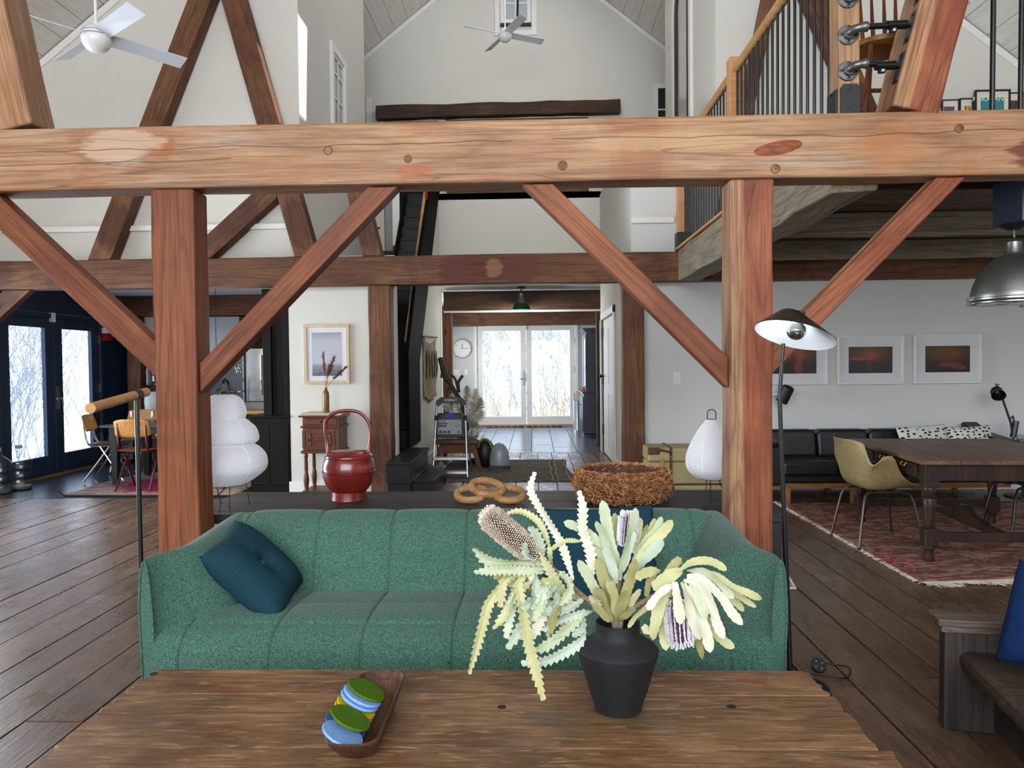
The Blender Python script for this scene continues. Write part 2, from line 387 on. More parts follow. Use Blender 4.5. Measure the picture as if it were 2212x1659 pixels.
for i in range(11):
    for j in range(13):
        tx, ty = -2.25+.365*i+.18, 11.77+.385*j+.19
        if ty < YE-.1 and -1.75 < tx < 1.5:
            o = obj('tile', MB().box(-.178, -.188, -.01, .178, .188, 0), TILE, tf); o.location = (tx, ty, rnd.uniform(-.001, .001))
# walls
def wall(name, x0, y0, z0, x1, y1, z1, mat=WHITE): return struct(name, MB().box(x0, y0, z0, x1, y1, z1), mat)
ZE = roofz(XL)
struct('wall_left', MB().box(XL-.15, YB, 0, XL, 7.9, ZE).box(XL-.15, 7.9, 2.45, XL, 11.95, ZE), WHITE)
struct('wall_dining', MB().box(XL-.15, 7.9, 0, XL, 8.56, 2.45).box(XL-.15, 10.7, 0, XL, 11.95, 2.45).box(XL-.15, 8.56, 2.12, XL, 10.7, 2.45), NAVY)
wall('wall_right', XR, YB, 0, XR+.15, YG+.15, roofz(XR))
wall('wall_back', XL, YB-.15, 0, XR, YB, 1.2)
struct('wall_back_gable', MB().prism([(-4.5, 5.4), (3.8, 5.4), (RX, RZ)], lambda a, b: (a, YB, b), lambda a, b: (a, YB-.15, b)), WHITE)
wall('wall_kitchen', XL, 11.8, 0, -2.0, 11.95, 2.45, W_DARK)
# lower wall with the picture, wall right of the hall
wall('wall_middle', -2.70, YW, 0, -1.52, YW+.14, 2.6)
wall('wall_stair', -2.16, YW+.14, 0, -2.02, 11.4, 2.45)
WALLR = flat('wall_paint_cool_light', '#d3d3d0', .85, var=.012, scale=2, spec=.2)  # same white paint; the cooler light on this wall is put into its colour
struct('wall_study', MB().box(1.06, YW, 0, XR, YW+.14, 3.95), WALLR)
# hall side walls, opening wall
struct('wall_hall_right', MB().box(1.06, YW+.14, 0, 1.2, 9.95, 4.05), WHITE)
struct('wall_hall_right', MB().box(1.06, 9.95, 2.06, 1.2, 11.75, 4.05), WHITE); struct('wall_hall_right', MB().box(1.06, 11.75, 0, 1.2, YC, 4.05), WHITE)
struct('wall_hall_left', MB().prism([(9.72, 0), (YC, 0), (YC, 4.0), (11.9, 4.02), (9.72, 1.43)], lambda a, b: (-1.5, a, b), lambda a, b: (-1.62, a, b)), WHITE)
struct('wall_centre', MB().box(-1.55, YC, 2.67, 1.2, YC+.12, 4.12), WHITE)
struct('trim_1', MB().box(-1.535, YC-.02, 0, -1.485, YC+.13, 2.68).box(-1.535, YC-.02, 2.655, 1.10, YC+.13, 2.69), WHITE2)
# upper walls
gp = [(XL, 2.56), (-2.542, 2.56), (-2.542, roofz(-2.542)), (XL, ZE)]
struct('wall_upper_left', MB().prism(gp, lambda a, b: (a, YW, b), lambda a, b: (a, YW+.14, b)), WHITE)
gp = [(1.97, 3.95), (XR, 3.95), (XR, roofz(XR)), (1.97, roofz(1.97))]
struct('wall_upper_right', MB().prism(gp, lambda a, b: (a, YW, b), lambda a, b: (a, YW+.14, b)), WHITE)
def sidewall(name, xf, xb, yend):  # runs in depth
    struct(name, MB().box(xf, YW+.14, 2.46 if xf < 0 else 3.95, xb, yend, roofz(xf)-.0), WHITE)
sidewall('wall_gallery_left', -2.542, -2.70, 11.45)
sidewall('wall_gallery_right', 1.97, 2.12, 11.25)
gp = [(-5.5, 0), (-2.3, 0), (-2.3, 2.67), (1.75, 2.67), (1.75, 0), (5.2, 0), (5.2, roofz(5.2)), (RX, RZ), (-5.5, roofz(-5.5))]
struct('wall_gable', MB().prism(gp, lambda a, b: (a, YG, b), lambda a, b: (a, YG+.15, b)), WHITE)
struct('floor_landing', MB().box(-2.3, YC, 4.02, 2.1, YG, 4.12).box(-5, 11.45, 4.02, -2.3, YG, 4.12).box(2.1, 11.25, 4.02, 5, YG, 4.12), BLACKP)
struct('floor_upper_room', MB().box(1.2, YW+.14, 3.88, XR, 11.25, 3.95), WHITE)
struct('ceiling_dining', MB().box(XL, 8.2, 2.45, -2.1, 11.9, 2.56), WHITE)
struct('ceiling_hall', MB().box(-2.3, YC+.12, 2.67, 1.75, YE, 2.74), WHITE)
# entry room beyond the hall
EW = flat('entry_wall_paint', '#c9c9c5', .8, var=.012)
struct('wall_entry_left', MB().box(-2.3, YC, 0, -1.54, YC+.12, 2.67).box(-2.3, YC+.12, 0, -2.16, YE, 2.67), EW)
struct('wall_entry_right', MB().box(1.56, YC, 0, 1.75, YE, 2.67).box(1.2, YC, 0, 1.56, YC+.12, 2.67), EW)
dl, dr = at(1028, 800, YE).x, at(1246, 800, YE).x; DT = at(1133, 700, YE).z
struct('wall_entry_far', MB().box(-2.3, YE, 0, dl-.02, YE+.15, 2.67).box(dr+.02, YE, 0, 1.75, YE+.15, 2.67).box(dl-.02, YE, DT+.02, dr+.02, YE+.15, 2.67), EW)
# roof with boarded ceiling
rt = MB(); HX0_, HX1_, HY0_, HY1_ = .44, 1.24, 8.5, 9.13
def roofpiece(xa, xb, ya, yb): rt.prism([(xa, roofz(xa)+.05), (xa, roofz(xa)+.3), (xb, roofz(xb)+.3), (xb, roofz(xb)+.05)], lambda a, b: (a, ya, b), lambda a, b: (a, yb, b))
roofpiece(RX, XL-.3, YB-.2, YG+.2); roofpiece(RX, XR+.3, YB-.2, HY0_); roofpiece(RX, XR+.3, HY1_, YG+.2); roofpiece(RX, HX0_, HY0_, HY1_); roofpiece(HX1_, XR+.3, HY0_, HY1_)
roof = struct('ceiling', rt, flat('roof_gap', '#9a958c', .9))
sl = sqrt(1+RS*RS)
for sx in (-1, 1):
    n = 26; half = (RX-XL if sx < 0 else XR-RX)*sl; wv = half/n
    for i in range(n):
        cuts = [4.6]+sorted(rnd.sample([5.6, 6.5, 7.4, 8.4, 9.4, 10.3, 11.2, 12.1], 2))+[YG]
        if i > 14: cuts = [4.6, rnd.uniform(5.2, 7.6), YW+.02] if i > 19 or True else cuts
        segs_ = list(zip(cuts[:-1], cuts[1:])); xc_ = (i+.5)*wv/sl+RX
        if sx > 0 and HX0_-.12 < xc_ < HX1_+.12: segs_ = [q for a, b in segs_ for q in ((a, min(b, HY0_-.02)), (max(a, HY1_+.02), b)) if q[1]-q[0] > .1]
        for a, b in segs_:
            m = MB().box(-(wv-.006)/2, -(b-a)/2+.002, -.0, (wv-.006)/2, (b-a)/2-.002, .03)
            o = obj('plank', m, BOARD, roof); d = (i+.5)*wv/sl
            o.location = (RX+sx*d, (a+b)/2, RZ-RS*d+.018); o.rotation_euler = (0, atan2(RS, 1)*sx, 0)
def slope(x, y, d): n_ = Vector((RS, 0, 1)).normalized(); return Vector((x, y, roofz(x)+.03))-n_*d
w7 = struct('window_7', MB().rim(HX0_, HY0_, HX1_, HY1_, .05, slope, -.12, .03), WHITE2); obj('pane', MB().add([slope(HX0_+.05, HY0_+.05, -.08), slope(HX1_-.05, HY0_+.05, -.08), slope(HX1_-.05, HY1_-.05, -.08), slope(HX0_+.05, HY1_-.05, -.08)], [(0, 1, 2, 3)]), GLASS, w7)  # unseen skylight, added and sized so the sun strip falls on the gallery wall
struct('window_8', MB().rim(.2, 9.5, 1.3, 11.5, .06, slope, -.02, .04), WHITE2)  # unseen frame round the added gallery light, no opening behind it
# trims along the roof line and ledges
tl = MB()
for xa, xb, yy in ((XL, -2.542, YW), (1.97, XR, YW), (-3.4, RX, YG), (RX, 2.9, YG)):
    za, zb = roofz(xa)-.05, roofz(xb)-.05
    tl.add([(xa, yy-.02, za-.04), (xb, yy-.02, zb-.04), (xb, yy-.02, zb+.05), (xa, yy-.02, za+.05), (xa, yy, za-.04), (xb, yy, zb-.04), (xb, yy, zb+.05), (xa, yy, za+.05)],
           [(0, 1, 2, 3), (4, 7, 6, 5), (0, 4, 5, 1), (3, 2, 6, 7), (0, 3, 7, 4), (1, 5, 6, 2)])
struct('trim_2', tl, WHITE2)
struct('trim_3', MB().box(XL, YW-.045, 2.9, -2.5, YW, 2.96).box(1.06, YW-.045, 2.9, 1.52, YW, 2.965), WHITE2, bevel=.006)
struct('baseboard_middle', MB().box(-2.72, YW-.02, 0, -1.8, YW, .12), WHITE2)
struct('baseboard_study', MB().box(1.2, YW-.02, 0, XR, YW, .12), WHITE2)
struct('baseboard_hall', MB().box(1.04, YW+.14, 0, 1.06, 9.85, .14).box(-1.5, 9.72, 0, -1.48, YC-.03, .14), WHITE2)
# ------------------------------------------------------------------ window wall behind the camera (source of the daylight)
wf = MB()
for i in range(7):
    xx = -4.7+i*(7.4/6); wf.box(xx-.05, YB-.12, 1.3, xx+.05, YB+.03, 5.3)
wf.box(XL, YB-.12, 1.2, XR, YB+.03, 1.3).box(XL, YB-.12, 5.3, 4.0, YB+.03, 5.4).box(XL, YB-.12, 1.3, -4.75, YB, 4.0).box(2.75, YB-.12, 1.3, XR, YB, 4.0)
w1 = struct('window_1', wf, WHITE2)
obj('pane', MB().add([(-4.65, YB-.06, 1.3), (2.65, YB-.06, 1.3), (2.65, YB-.06, 5.3), (-4.65, YB-.06, 5.3)], [(0, 1, 2, 3)]), GLASS, w1)
for k, (xw, s, y0, y1, z0, z1) in enumerate(((XR, -1, .5, 5.5, .6, 2.3), (XL, 1, 4.4, 7.85, .1, 2.5))):
    m = MB(); d = .02*s
    for yy in (y0, (y0+y1)/2, y1): m.box(xw, yy-.05, z0, xw+d, yy+.05, z1)
    for zz in (z0, z1): m.box(xw, y0-.05, zz-.05, xw+d, y1+.05, zz+.05)
    struct('window_%d' % (k+2), m, WHITE2)
# ------------------------------------------------------------------ French doors
def french(name, label_mat, frame_mat, y0, y1, zt, stile, top, bot, plane, axis, handle_side=0, hmat=CHROME, sill=None):
    # axis 'Y': leaves lie in the plane X = plane and run along Y; axis 'X': in the plane Y = plane
    def B(m, a0, z0, a1, z1, d0, d1):
        return m.box(plane+d0, a0, z0, plane+d1, a1, z1) if axis == 'Y' else m.box(a0, plane+d0, z0, a1, plane+d1, z1)
    c = MB(); B(c, y0-.06, 0, y0, zt+.06, -.07, .05); B(c, y1, 0, y1+.06, zt+.06, -.07, .05); B(c, y0, zt, y1, zt+.06, -.07, .05)
    root = struct(name, c, frame_mat, bevel=.004)
    ym = (y0+y1)/2
    for k, (a, b) in enumerate(((y0+.004, ym-.003), (ym+.003, y1-.004))):
        l = MB(); B(l, a, .02, a+stile, zt, -.03, .025); B(l, b-stile, .02, b, zt, -.03, .025); B(l, a+stile, zt-top, b-stile, zt, -.03, .025); B(l, a+stile, .02, b-stile, bot, -.03, .025)
        lf = obj('door_leaf', l, frame_mat, root, bevel=.004)
        g = MB(); B(g, a+stile, bot, b-stile, zt-top, -.006, .0); obj('pane', g, GLASS, lf)
    return root
d1 = french('door_1', None, NAVY, 8.62, 10.64, 2.05, .17, .13, .27, XL+.0, 'Y')
hx, hy, hz = XL+.03, 9.63, 1.0
hp = MB()
hp.box(XL+.025, 9.66, .86, XL+.04, 9.71, 1.16); hp.tube([(XL+.04, 9.685, 1.0), (XL+.09, 9.685, 1.0), (XL+.09, 9.57, 1.0)], .011).tube([(XL+.09, 9.69, 1.0), (XL+.09, 9.7, .9)], .008)
obj('door_handle', hp, STEEL, d1, smooth=True)
hg = MB()
for z in (.35, 1.05, 1.75):
    hg.box(XL+.02, 10.63, z, XL+.056, 10.66, z+.12)
obj('hinge', hg, STEEL, d1)
obj('threshold', MB().box(XL-.05, 8.58, 0.0, XL+.06, 10.68, .028), wood('threshold_oak', '#5a3d20', '#876138', '#a37b4c', axis='Y', knots=False), d1)
snx = MB().box(XL+.02, 9.55, 2.0, XL+.06, 9.63, 2.12); sn = obj('door_sensor', snx, WHITE2); tag(sn, 'small white alarm sensor at the top of the navy French doors', 'sensor')
d2 = french('door_2', None, WHITE2, dl+.03, dr-.03, DT-.02, .12, .13, .22, YE+.02, 'X')
hm = (dl+dr)/2
obj('door_handle', MB().box(hm-.075, YE-.03, .92, hm-.04, YE-.005, 1.25).tube([(hm-.057, YE-.03, 1.06), (hm-.057, YE-.07, 1.06), (hm-.15, YE-.07, 1.06)], .01), STEEL, d2, smooth=True)
obj('threshold', MB().box(dl, YE-.1, 0, dr, YE+.1, .04), wood('threshold_pine', '#8a6a4a', '#b0906c', '#c2a582', knots=False), d2)
hg = MB()
for z in (.35, 1.2, 1.85): hg.box(dl+.005, YE-.045, z, dl+.035, YE-.01, z+.12).box(dr-.035, YE-.045, z, dr-.005, YE-.01, z+.12)
obj('hinge', hg, STEEL, d2)
sn = obj('door_sensor', MB().box(hm-.04, YE-.05, DT-.14, hm+.02, YE-.005, DT-.03), WHITE2); tag(sn, 'small white alarm sensor at the top of the white entry doors', 'sensor')
# ------------------------------------------------------------------ outdoors: snow, bare shrubs, far woods
SNOW = flat('snow', '#e8eef6', .9, var=.03, scale=.6)
struct('ground', MB().grid(lambda u, v: (-90+180*u, 6.0+90*v if False else -30+140*v, -.35+.25*mnoise.noise((u*30, v*30, 0))*(1 if True else 0)), 60, 60), SNOW, smooth=True)
TWIG = flat('frosted_twig', '#8f8d91', .9, var=.2); GRASSD = flat('dry_grass', '#a98f62', .9, var=.25)
def shrub(m, h, n, seed, r0=.016):
    r = random.Random(seed)
    def branch(p, d, L, rad, lev):
        pts = [p]; q = p
        for k in range(4):
            d = (d+Vector((r.uniform(-.25, .25), r.uniform(-.25, .25), r.uniform(-.05, .22)))).normalized(); q = q+d*L/4; pts.append(q)
            if lev > 0 and k > 0:
                for _ in range(2): branch(q, (d+Vector((r.uniform(-1, 1), r.uniform(-1, 1), r.uniform(-.2, .6)))).normalized(), L*r.uniform(.4, .6), rad*.55, lev-1)
        m.tube(pts, [rad*(1-.18*k) for k in range(5)], 3)
    for i in range(n):
        a = r.uniform(0, 2*pi); branch(Vector((r.uniform(-.25, .25), r.uniform(-.25, .25), -.4)), Vector((cos(a)*.45, sin(a)*.45, 1)).normalized(), h*r.uniform(.7, 1), r0, 2)
def thicket(spots, seed, label):
    m = MB()
    for k, (xx, yy, h) in enumerate(spots):
        i0 = len(m.v); shrub(m, h, 7, seed+k); m.xf(Matrix.Translation((xx, yy, -.1)), i0)
    tag(obj('bare_thicket', m, TWIG), label, 'shrubs', kind='stuff')
thicket(((-10.5, 11.2, 2.2), (-12.0, 14.0, 3.0), (-9.6, 12.6, 1.6), (-14, 13.5, 3.6), (-13, 16.5, 3.4), (-15.5, 17.5, 4.2), (-11, 15.2, 2.4), (-17, 16, 4.5), (-16, 20.5, 5), (-19.5, 20, 6), (-13, 12.2, 2.2), (-18, 23, 6), (-22, 21, 7), (-15, 25, 6), (-11.2, 13.2, 3), (-12.4, 15.4, 3.6), (-13.6, 17.6, 4.4), (-12.6, 18.6, 4.4), (-14.6, 19.6, 5), (-10.2, 14.2, 2.6), (-9.4, 13.6, 1.8), (-11.6, 17, 3.6), (-16.6, 24, 6.5), (-13.4, 22, 5.6)), 1, 'frosty tangle of bare shrubs outside the navy French doors')
thicket(((-2.2, 22, 2.6), (-.9, 23.5, 3.2), (.6, 22.5, 2.6), (1.6, 24.5, 3.4), (-1.8, 26.5, 4.4), (.0, 27, 4.6), (2.2, 28, 4.8), (-3.2, 28, 5), (-1, 31, 6), (1.2, 32, 6), (-1.6, 24, 3.2), (.3, 25.4, 3.8), (1.1, 26.6, 4), (-.5, 28.5, 4.8), (2.6, 25.6, 3.6), (-2.6, 25, 3.6), (.8, 29.5, 5)), 31, 'pale tangle of bare shrubs outside the white entry doors')
gr = MB(); r = random.Random(5)
for i in range(420):
    x0, y0 = r.choice(((-1.2, 20.5), (1.3, 20.2), (.5, 21.2))); x0 += r.gauss(0, .7); y0 += r.gauss(0, .5); h = r.uniform(.4, 1.1); a = r.uniform(0, 6.28)
    gr.tube([(x0, y0, -.3), (x0+.06*cos(a), y0+.06*sin(a), h*.6), (x0+.25*cos(a), y0+.25*sin(a), h)], [.006, .005, .001], 3)
tag(obj('dry_grass', gr, GRASSD), 'dry golden grass standing in the snow beyond the entry doors', 'grass', kind='stuff')
# ================================================================== timber frame
def timber(name, label, p0, p1, w, h, mat, up=(0, 0, 1), cat='timber', group=None, seed=0, bevel=.012, jit=.004, w1=None):
    """one squared timber: its length along local X, so that the grain follows it"""
    p0, p1 = Vector(p0), Vector(p1); d = p1-p0; L = d.length; d.normalize(); up = Vector(up)
    b = (up-d*up.dot(d)).normalized(); a = b.cross(d)
    r = random.Random(seed or hash(label) % 999); n = max(2, min(26, int(L/.28))); m = MB()
    j = [[r.uniform(-jit, jit) for _ in range(8)] for _ in range(n+1)]
    for i in range(n+1):
        t = i/n; q = j[i]; ww = w+(w1-w)*t if w1 else w
        m.v += [Vector((L*t, -ww/2+q[0], -h/2+q[1])), Vector((L*t, ww/2+q[2], -h/2+q[3])), Vector((L*t, ww/2+q[4], h/2+q[5])), Vector((L*t, -ww/2+q[6], h/2+q[7]))]
    for i in range(n):
        for k in range(4): m.f.append([i*4+k, i*4+(k+1) % 4, i*4+4+(k+1) % 4, i*4+4+k])
    m.f += [[3, 2, 1, 0], [n*4, n*4+1, n*4+2, n*4+3]]
    o = obj(name, m, mat, bevel=bevel, seg=2)
    o.matrix_world = Matrix((( d.x, a.x, b.x, p0.x), (d.y, a.y, b.y, p0.y), (d.z, a.z, b.z, p0.z), (0, 0, 0, 1)))
    return tag(o, label, cat, group, 'thing')
Y1 = 3.72          # front face of the near frame
G = .002
zb1, zt1 = at(1106, 394, Y1).z, at(1106, 256, Y1).z
beam1 = timber('tie_beam', 'large honey-coloured tie beam across the whole room above the green sofa', (XL, Y1+.09, (zb1+zt1)/2), (XR, Y1+.09, (zb1+zt1)/2), .18, zt1-zb1, W_BEAM, seed=11, bevel=.014, cat='beam')
# knots, pegs and a branch scar seen on the face of the beam
KN = wood('knot_wood', '#3d2414', '#6b4526', '#94683f', axis='Y', knots=False, cracks=.2, gs=3)
for px, py, rr in ((709, 325, 9), (881, 343, 7.5), (1215, 357, 9), (1675, 365, 9), (2072, 277, 8)):
    p = at(px, py, Y1); R = rr*Y1/FPX
    m = MB().lathe([(R*1.25, -.006), (R*1.15, .006), (R*.82, .007), (R*.78, .003), (0, .004)], (0, 0, 0), 14, (0, -1, 0))
    o = obj('peg', m, KN, beam1); o.matrix_parent_inverse = beam1.matrix_world.inverted(); o.location = p+Vector((0, .002, 0))
p = at(1680, 320, Y1); m = MB()
m.grid(lambda u, v: ((.12*cos(2*pi*u))*v, -.006*(1-v*v)-.001, .034*sin(2*pi*u)*v+.02*cos(2*pi*u)*v), 20, 5, cu=True)
o = obj('branch_scar', m, wood('scar_wood', '#3a1610', '#6f3420', '#a8623a', knots=False, cracks=.3, gs=3), beam1); o.matrix_parent_inverse = beam1.matrix_world.inverted(); o.location = p; o['label'] = 'dark red branch scar'
pl0, pl1 = at(328, 600, Y1).x, at(420, 600, Y1).x
pr0, pr1 = at(1577, 600, Y1).x, at(1671, 600, Y1).x
timber('timber_post', 'red-brown timber post behind the left arm of the green sofa', ((pl0+pl1)/2, Y1+.085, 0), ((pl0+pl1)/2, Y1+.085, zb1-G), pl1-pl0, .17, W_POST, up=(0, -1, 0), seed=5, cat='post')
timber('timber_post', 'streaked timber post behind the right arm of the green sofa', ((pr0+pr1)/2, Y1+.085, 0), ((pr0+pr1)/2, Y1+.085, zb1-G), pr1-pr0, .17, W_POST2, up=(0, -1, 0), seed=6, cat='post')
def clip(poly, nx, nz, c):
    out = []
    for i in range(len(poly)):
        p, q = poly[i], poly[(i+1) % len(poly)]; fp, fq = nx*p[0]+nz*p[1]-c, nx*q[0]+nz*q[1]-c
        if fp <= 0: out.append(p)
        if fp*fq < 0: t = fp/(fp-fq); out.append((p[0]+(q[0]-p[0])*t, p[1]+(q[1]-p[1])*t))
    return out
def mitred(name, label, a, b, Y, wpx, mat, d=.1, cuts=(), ext=.4, cat='brace', seed=3, bevel=.006):
    """a timber lying in the plane Y with its ends cut to the faces it meets; its length is local X"""
    p, q = at(*a, Y), at(*b, Y); u = (q-p); u.y = 0; u.normalize(); w = wpx*Y/FPX; n = Vector((-u.z, 0, u.x))
    p0, q0 = p-u*ext, q+u*ext; poly = [(v.x, v.z) for v in (p0-n*w/2, q0-n*w/2, q0+n*w/2, p0+n*w/2)]
    for c in cuts: poly = clip(poly, *c)
    loc = [((Vector((x, 0, z))-Vector((p.x, 0, p.z))).dot(u), (Vector((x, 0, z))-Vector((p.x, 0, p.z))).dot(n)) for x, z in poly]
    o = obj(name, MB().prism(loc, lambda x, z: (x, 0, z), lambda x, z: (x, d, z)), mat, bevel=bevel)
    o.matrix_world = Matrix(((u.x, 0, n.x, p.x), (0, 1, 0, Y), (u.z, 0, n.z, p.z), (0, 0, 0, 1)))
    return tag(o, label, cat, None, 'thing')

BT = (0, 1, zb1-G)
mitred('knee_brace', 'knee brace rising left from the red-brown post to the tie beam', (333, 773), (-70, 398), Y1+.03, 55, W_POST, cuts=(BT, (1, 0, pl0-G)))
mitred('knee_brace', 'knee brace rising right from the red-brown post to the tie beam', (447, 801), (818, 412), Y1+.03, 46, W_POST, cuts=(BT, (-1, 0, -pl1-G)))
mitred('knee_brace', 'knee brace rising left from the streaked post to the tie beam', (1558, 790), (1172, 408), Y1+.03, 47, W_POST, cuts=(BT, (1, 0, pr0-G)))
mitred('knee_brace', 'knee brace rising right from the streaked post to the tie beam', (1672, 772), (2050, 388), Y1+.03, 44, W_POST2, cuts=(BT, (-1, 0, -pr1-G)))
# struts standing on the tie beam
p, q = at(22, 276, Y1), at(-40, 0, Y1); q = p+(q-p)*2.2
timber('roof_strut', 'thick leaning strut on the left end of the tie beam', p+Vector((0, .1, 0)), q+Vector((0, .1, 0)), .22, .2, W_BEAM, up=(0, -1, 0), seed=31, cat='strut')
p, q = at(1978, 238, Y1), at(2042, 0, Y1); q = p+(q-p)*2.4
strut_r = timber('roof_strut', 'thick red-streaked leaning strut carrying the black pipe rungs', p+Vector((0, .11, 0)), q+Vector((0, .11, 0)), .225, .22, W_POST2, up=(0, -1, 0), seed=32, cat='strut')
# second frame
Y2 = 8.0
zb2, zt2 = 2.257, 2.567
timber('tie_beam', 'brown tie beam of the far frame above the picture wall', (XL, Y2+.095, (zb2+zt2)/2), (XR, Y2+.095, (zb2+zt2)/2), .19, zt2-zb2, W_BACK, seed=12, cat='beam')
timber('timber_post', 'brown post between the picture wall and the black stairs', (-1.655, Y2+.095, 0), (-1.655, Y2+.095, zb2-G), .24, .18, W_BACK, up=(0, -1, 0), seed=13, cat='post')
timber('timber_post', 'brown post at the right side of the hall', (1.055, Y2+.095, 0), (1.055, Y2+.095, zb2-G), .232, .18, W_BACK, up=(0, -1, 0), seed=14, cat='post')
SB = (0, -1, -zt2-G)
def leg(a, b, wpx, label, cuts=(SB,), ext=.6, d=.17, Y=Y2+.012, mat=W_BACK): return mitred('roof_strut', label, a, b, Y, wpx, mat, d, cuts, ext, 'strut', bevel=.008)
leg((213, 562), (429, 0), 47, 'left leg of the brown A-shaped struts on the upper left wall', ext=.35)
leg((663, 562), (503, 0), 49, 'right leg of the brown A-shaped struts on the upper left wall', ext=.4)
pa, pb = at(663, 562, Y2+.012), at(503, 0, Y2+.012); ua = (pb-pa).normalized(); na = Vector((-ua.z, 0, ua.x)); wv_ = 49*Y2/FPX/2
leg((455, 528), (585, 409), 43, 'short brown brace between the A-shaped struts', cuts=(SB, (-na.x, -na.z, -(na.x*pa.x+na.z*pa.z)-wv_-G)), ext=.7)
leg((1612, 246), (1655, 40), 27, 'left brown strut seen behind the black balusters', ext=1.3, cuts=((0, -1, -2.62), (0, 1, 5.5)))
leg((1905, 310), (1768, 0), 46, 'right brown strut seen behind the black balusters', ext=1.3, cuts=((0, -1, -2.62), (0, 1, 5.5)))
leg((806, 562), (776, 440), 42, 'short brown strut above the far tie beam beside the cream door', ext=.2)
mitred('knee_brace', 'brown knee brace under the left end of the far tie beam', (-60, 716), (42, 622), Y2+.03, 40, W_BACK, cuts=((0, 1, zb2-G), (-1, 0, -XL-.01)))
# kitchen and entry timbers
timber('ceiling_beam', 'knotty brown beam over the kitchen', (-6.25, 11.0, 2.30), (-2.75, 11.0, 2.30), .2, .29, W_BACK, seed=51, cat='beam')
timber('timber_post', 'brown post in the corner beside the navy wall', (at(291, 800, 11.05).x, 11.1, 0), (at(291, 800, 11.05).x, 11.1, 2.16), .2, .16, W_BACK, up=(0, -1, 0), seed=52, cat='post')
zt, zb = at(1130, 628, 12.7).z, at(1130, 670, 12.7).z
timber('ceiling_beam', 'dark brown beam over the entrance hall behind the pendant lamp', (-1.53, 12.8, (zt+zb)/2), (1.56, 12.8, (zt+zb)/2), .2, zt-zb, W_DARK, seed=53, cat='beam')
struct('trim_4', MB().box(-1.53, 12.68, zb-.03, 1.2, 12.74, zb), WHITE2)
zt, zb = at(1130, 674, 16.4).z, at(1130, 703, 16.4).z
timber('ceiling_beam', 'cracked brown beam above the white entry doors', (-2.15, 16.5, (zt+zb)/2), (1.56, 16.5, (zt+zb)/2), .2, zt-zb, W_BACK, seed=54, cat='beam')
xp = at(967, 800, 12.75).x
timber('timber_post', 'brown post with a knot beside the wall clock', (xp, 12.8, 0), (xp, 12.8, 2.3), .16, .16, W_BACK, up=(0, -1, 0), seed=55, cat='post')
xp = at(1294, 800, 12.75).x
timber('timber_post', 'dark brown post at the right of the entrance hall', (xp+.02, 12.8, 0), (xp+.02, 12.8, 2.3), .12, .16, W_DARK, up=(0, -1, 0), seed=56, cat='post')
# ================================================================== loft on the right
lof = timber('loft_edge_beam', 'rough grey hewn beam along the loft edge', (1.645, 8.0, 2.42), (1.645, 3.9, 2.42), .235, .325, W_GREY, seed=61, jit=.012, cat='beam')
obj('edge_trim', MB().box(-0.01, -.14, .163, 4.12, .13, .185), W_RAIL, lof)
ld = struct('floor_loft', MB().box(1.56, Y1+.19, 2.575, XR, YW, 2.6), W_GREYD)
for i, yb in enumerate([3.92+.2*k for k in range(21)]):
    o = obj('plank', MB().box(-2.0, -.097, -.02, 2.0, .097, 0), W_GREYD, ld); o.location = (3.72, yb+.1, 2.574+.001*(i % 3))
for k, yj in enumerate((7.35, 6.0, 4.5)):
    timber('loft_joist', ('grey loft joist furthest from the tie beam', 'grey loft joist in the middle of the loft ceiling', 'grey loft joist nearest the tie beam')[k], (1.76, yj, 2.465), (XR, yj, 2.465), .16, .17, W_GREY if k != 2 else W_GREYD, seed=70+k, jit=.007, cat='joist', group='loft joists')
# railing along the loft edge: newels, handrail, balusters
RXX = 1.60
rail = thing('loft_railing', 'loft railing of black balusters under a round oak handrail', 'railing', (RXX, 8.1, 2.6))
zr = 3.69
rl = MB().tube([(RXX, 8.15, zr), (RXX, 3.9, zr)], .034, 14)
obj('handrail', rl, W_RAIL, rail, smooth=True, world=True)
for yn, z0, z1 in ((8.12, 2.6, 3.6), (6.02, 2.6, 3.78)):
    obj('newel', MB().box(RXX-.055, yn-.055, z0, RXX+.055, yn+.055, z1), W_LIGHT, rail, world=True, bevel=.006)
obj('base_plate', MB().box(RXX-.07, 8.04, 2.6, RXX+.07, 8.2, 2.78), BLACKS, rail, world=True)
bal = None
for k in range(37):
    yb = 7.98-.107*k
    if abs(yb-6.02) < .07: continue
    if bal is None:
        bal = obj('baluster', MB().tube([(0, 0, 0), (0, 0, zr-2.6)], .0095, 8), BLACKM, rail, smooth=True)
        b = bal
    else:
        b = bal.copy(); COL.objects.link(b); b.parent = rail
    b.location = (0, yb-8.1, 0)
lr = thing('loft_railing', 'pair of black rods of the railing on the right end of the tie beam', 'railing', (2.3, 3.82, zt1))
for px in (2143, 2204):
    pb = at(px, 235, 3.82); obj('baluster', MB().tube([(pb.x, 3.82, zt1-.01), (pb.x+.005, 3.82, zt1+1.05)], .0125, 10), BLACKM, lr, smooth=True, world=True)
obj('handrail', MB().tube([(2.27, 3.82, zt1+1.05), (3.2, 3.82, zt1+1.05)], .03, 12), W_RAIL, lr, smooth=True, world=True)
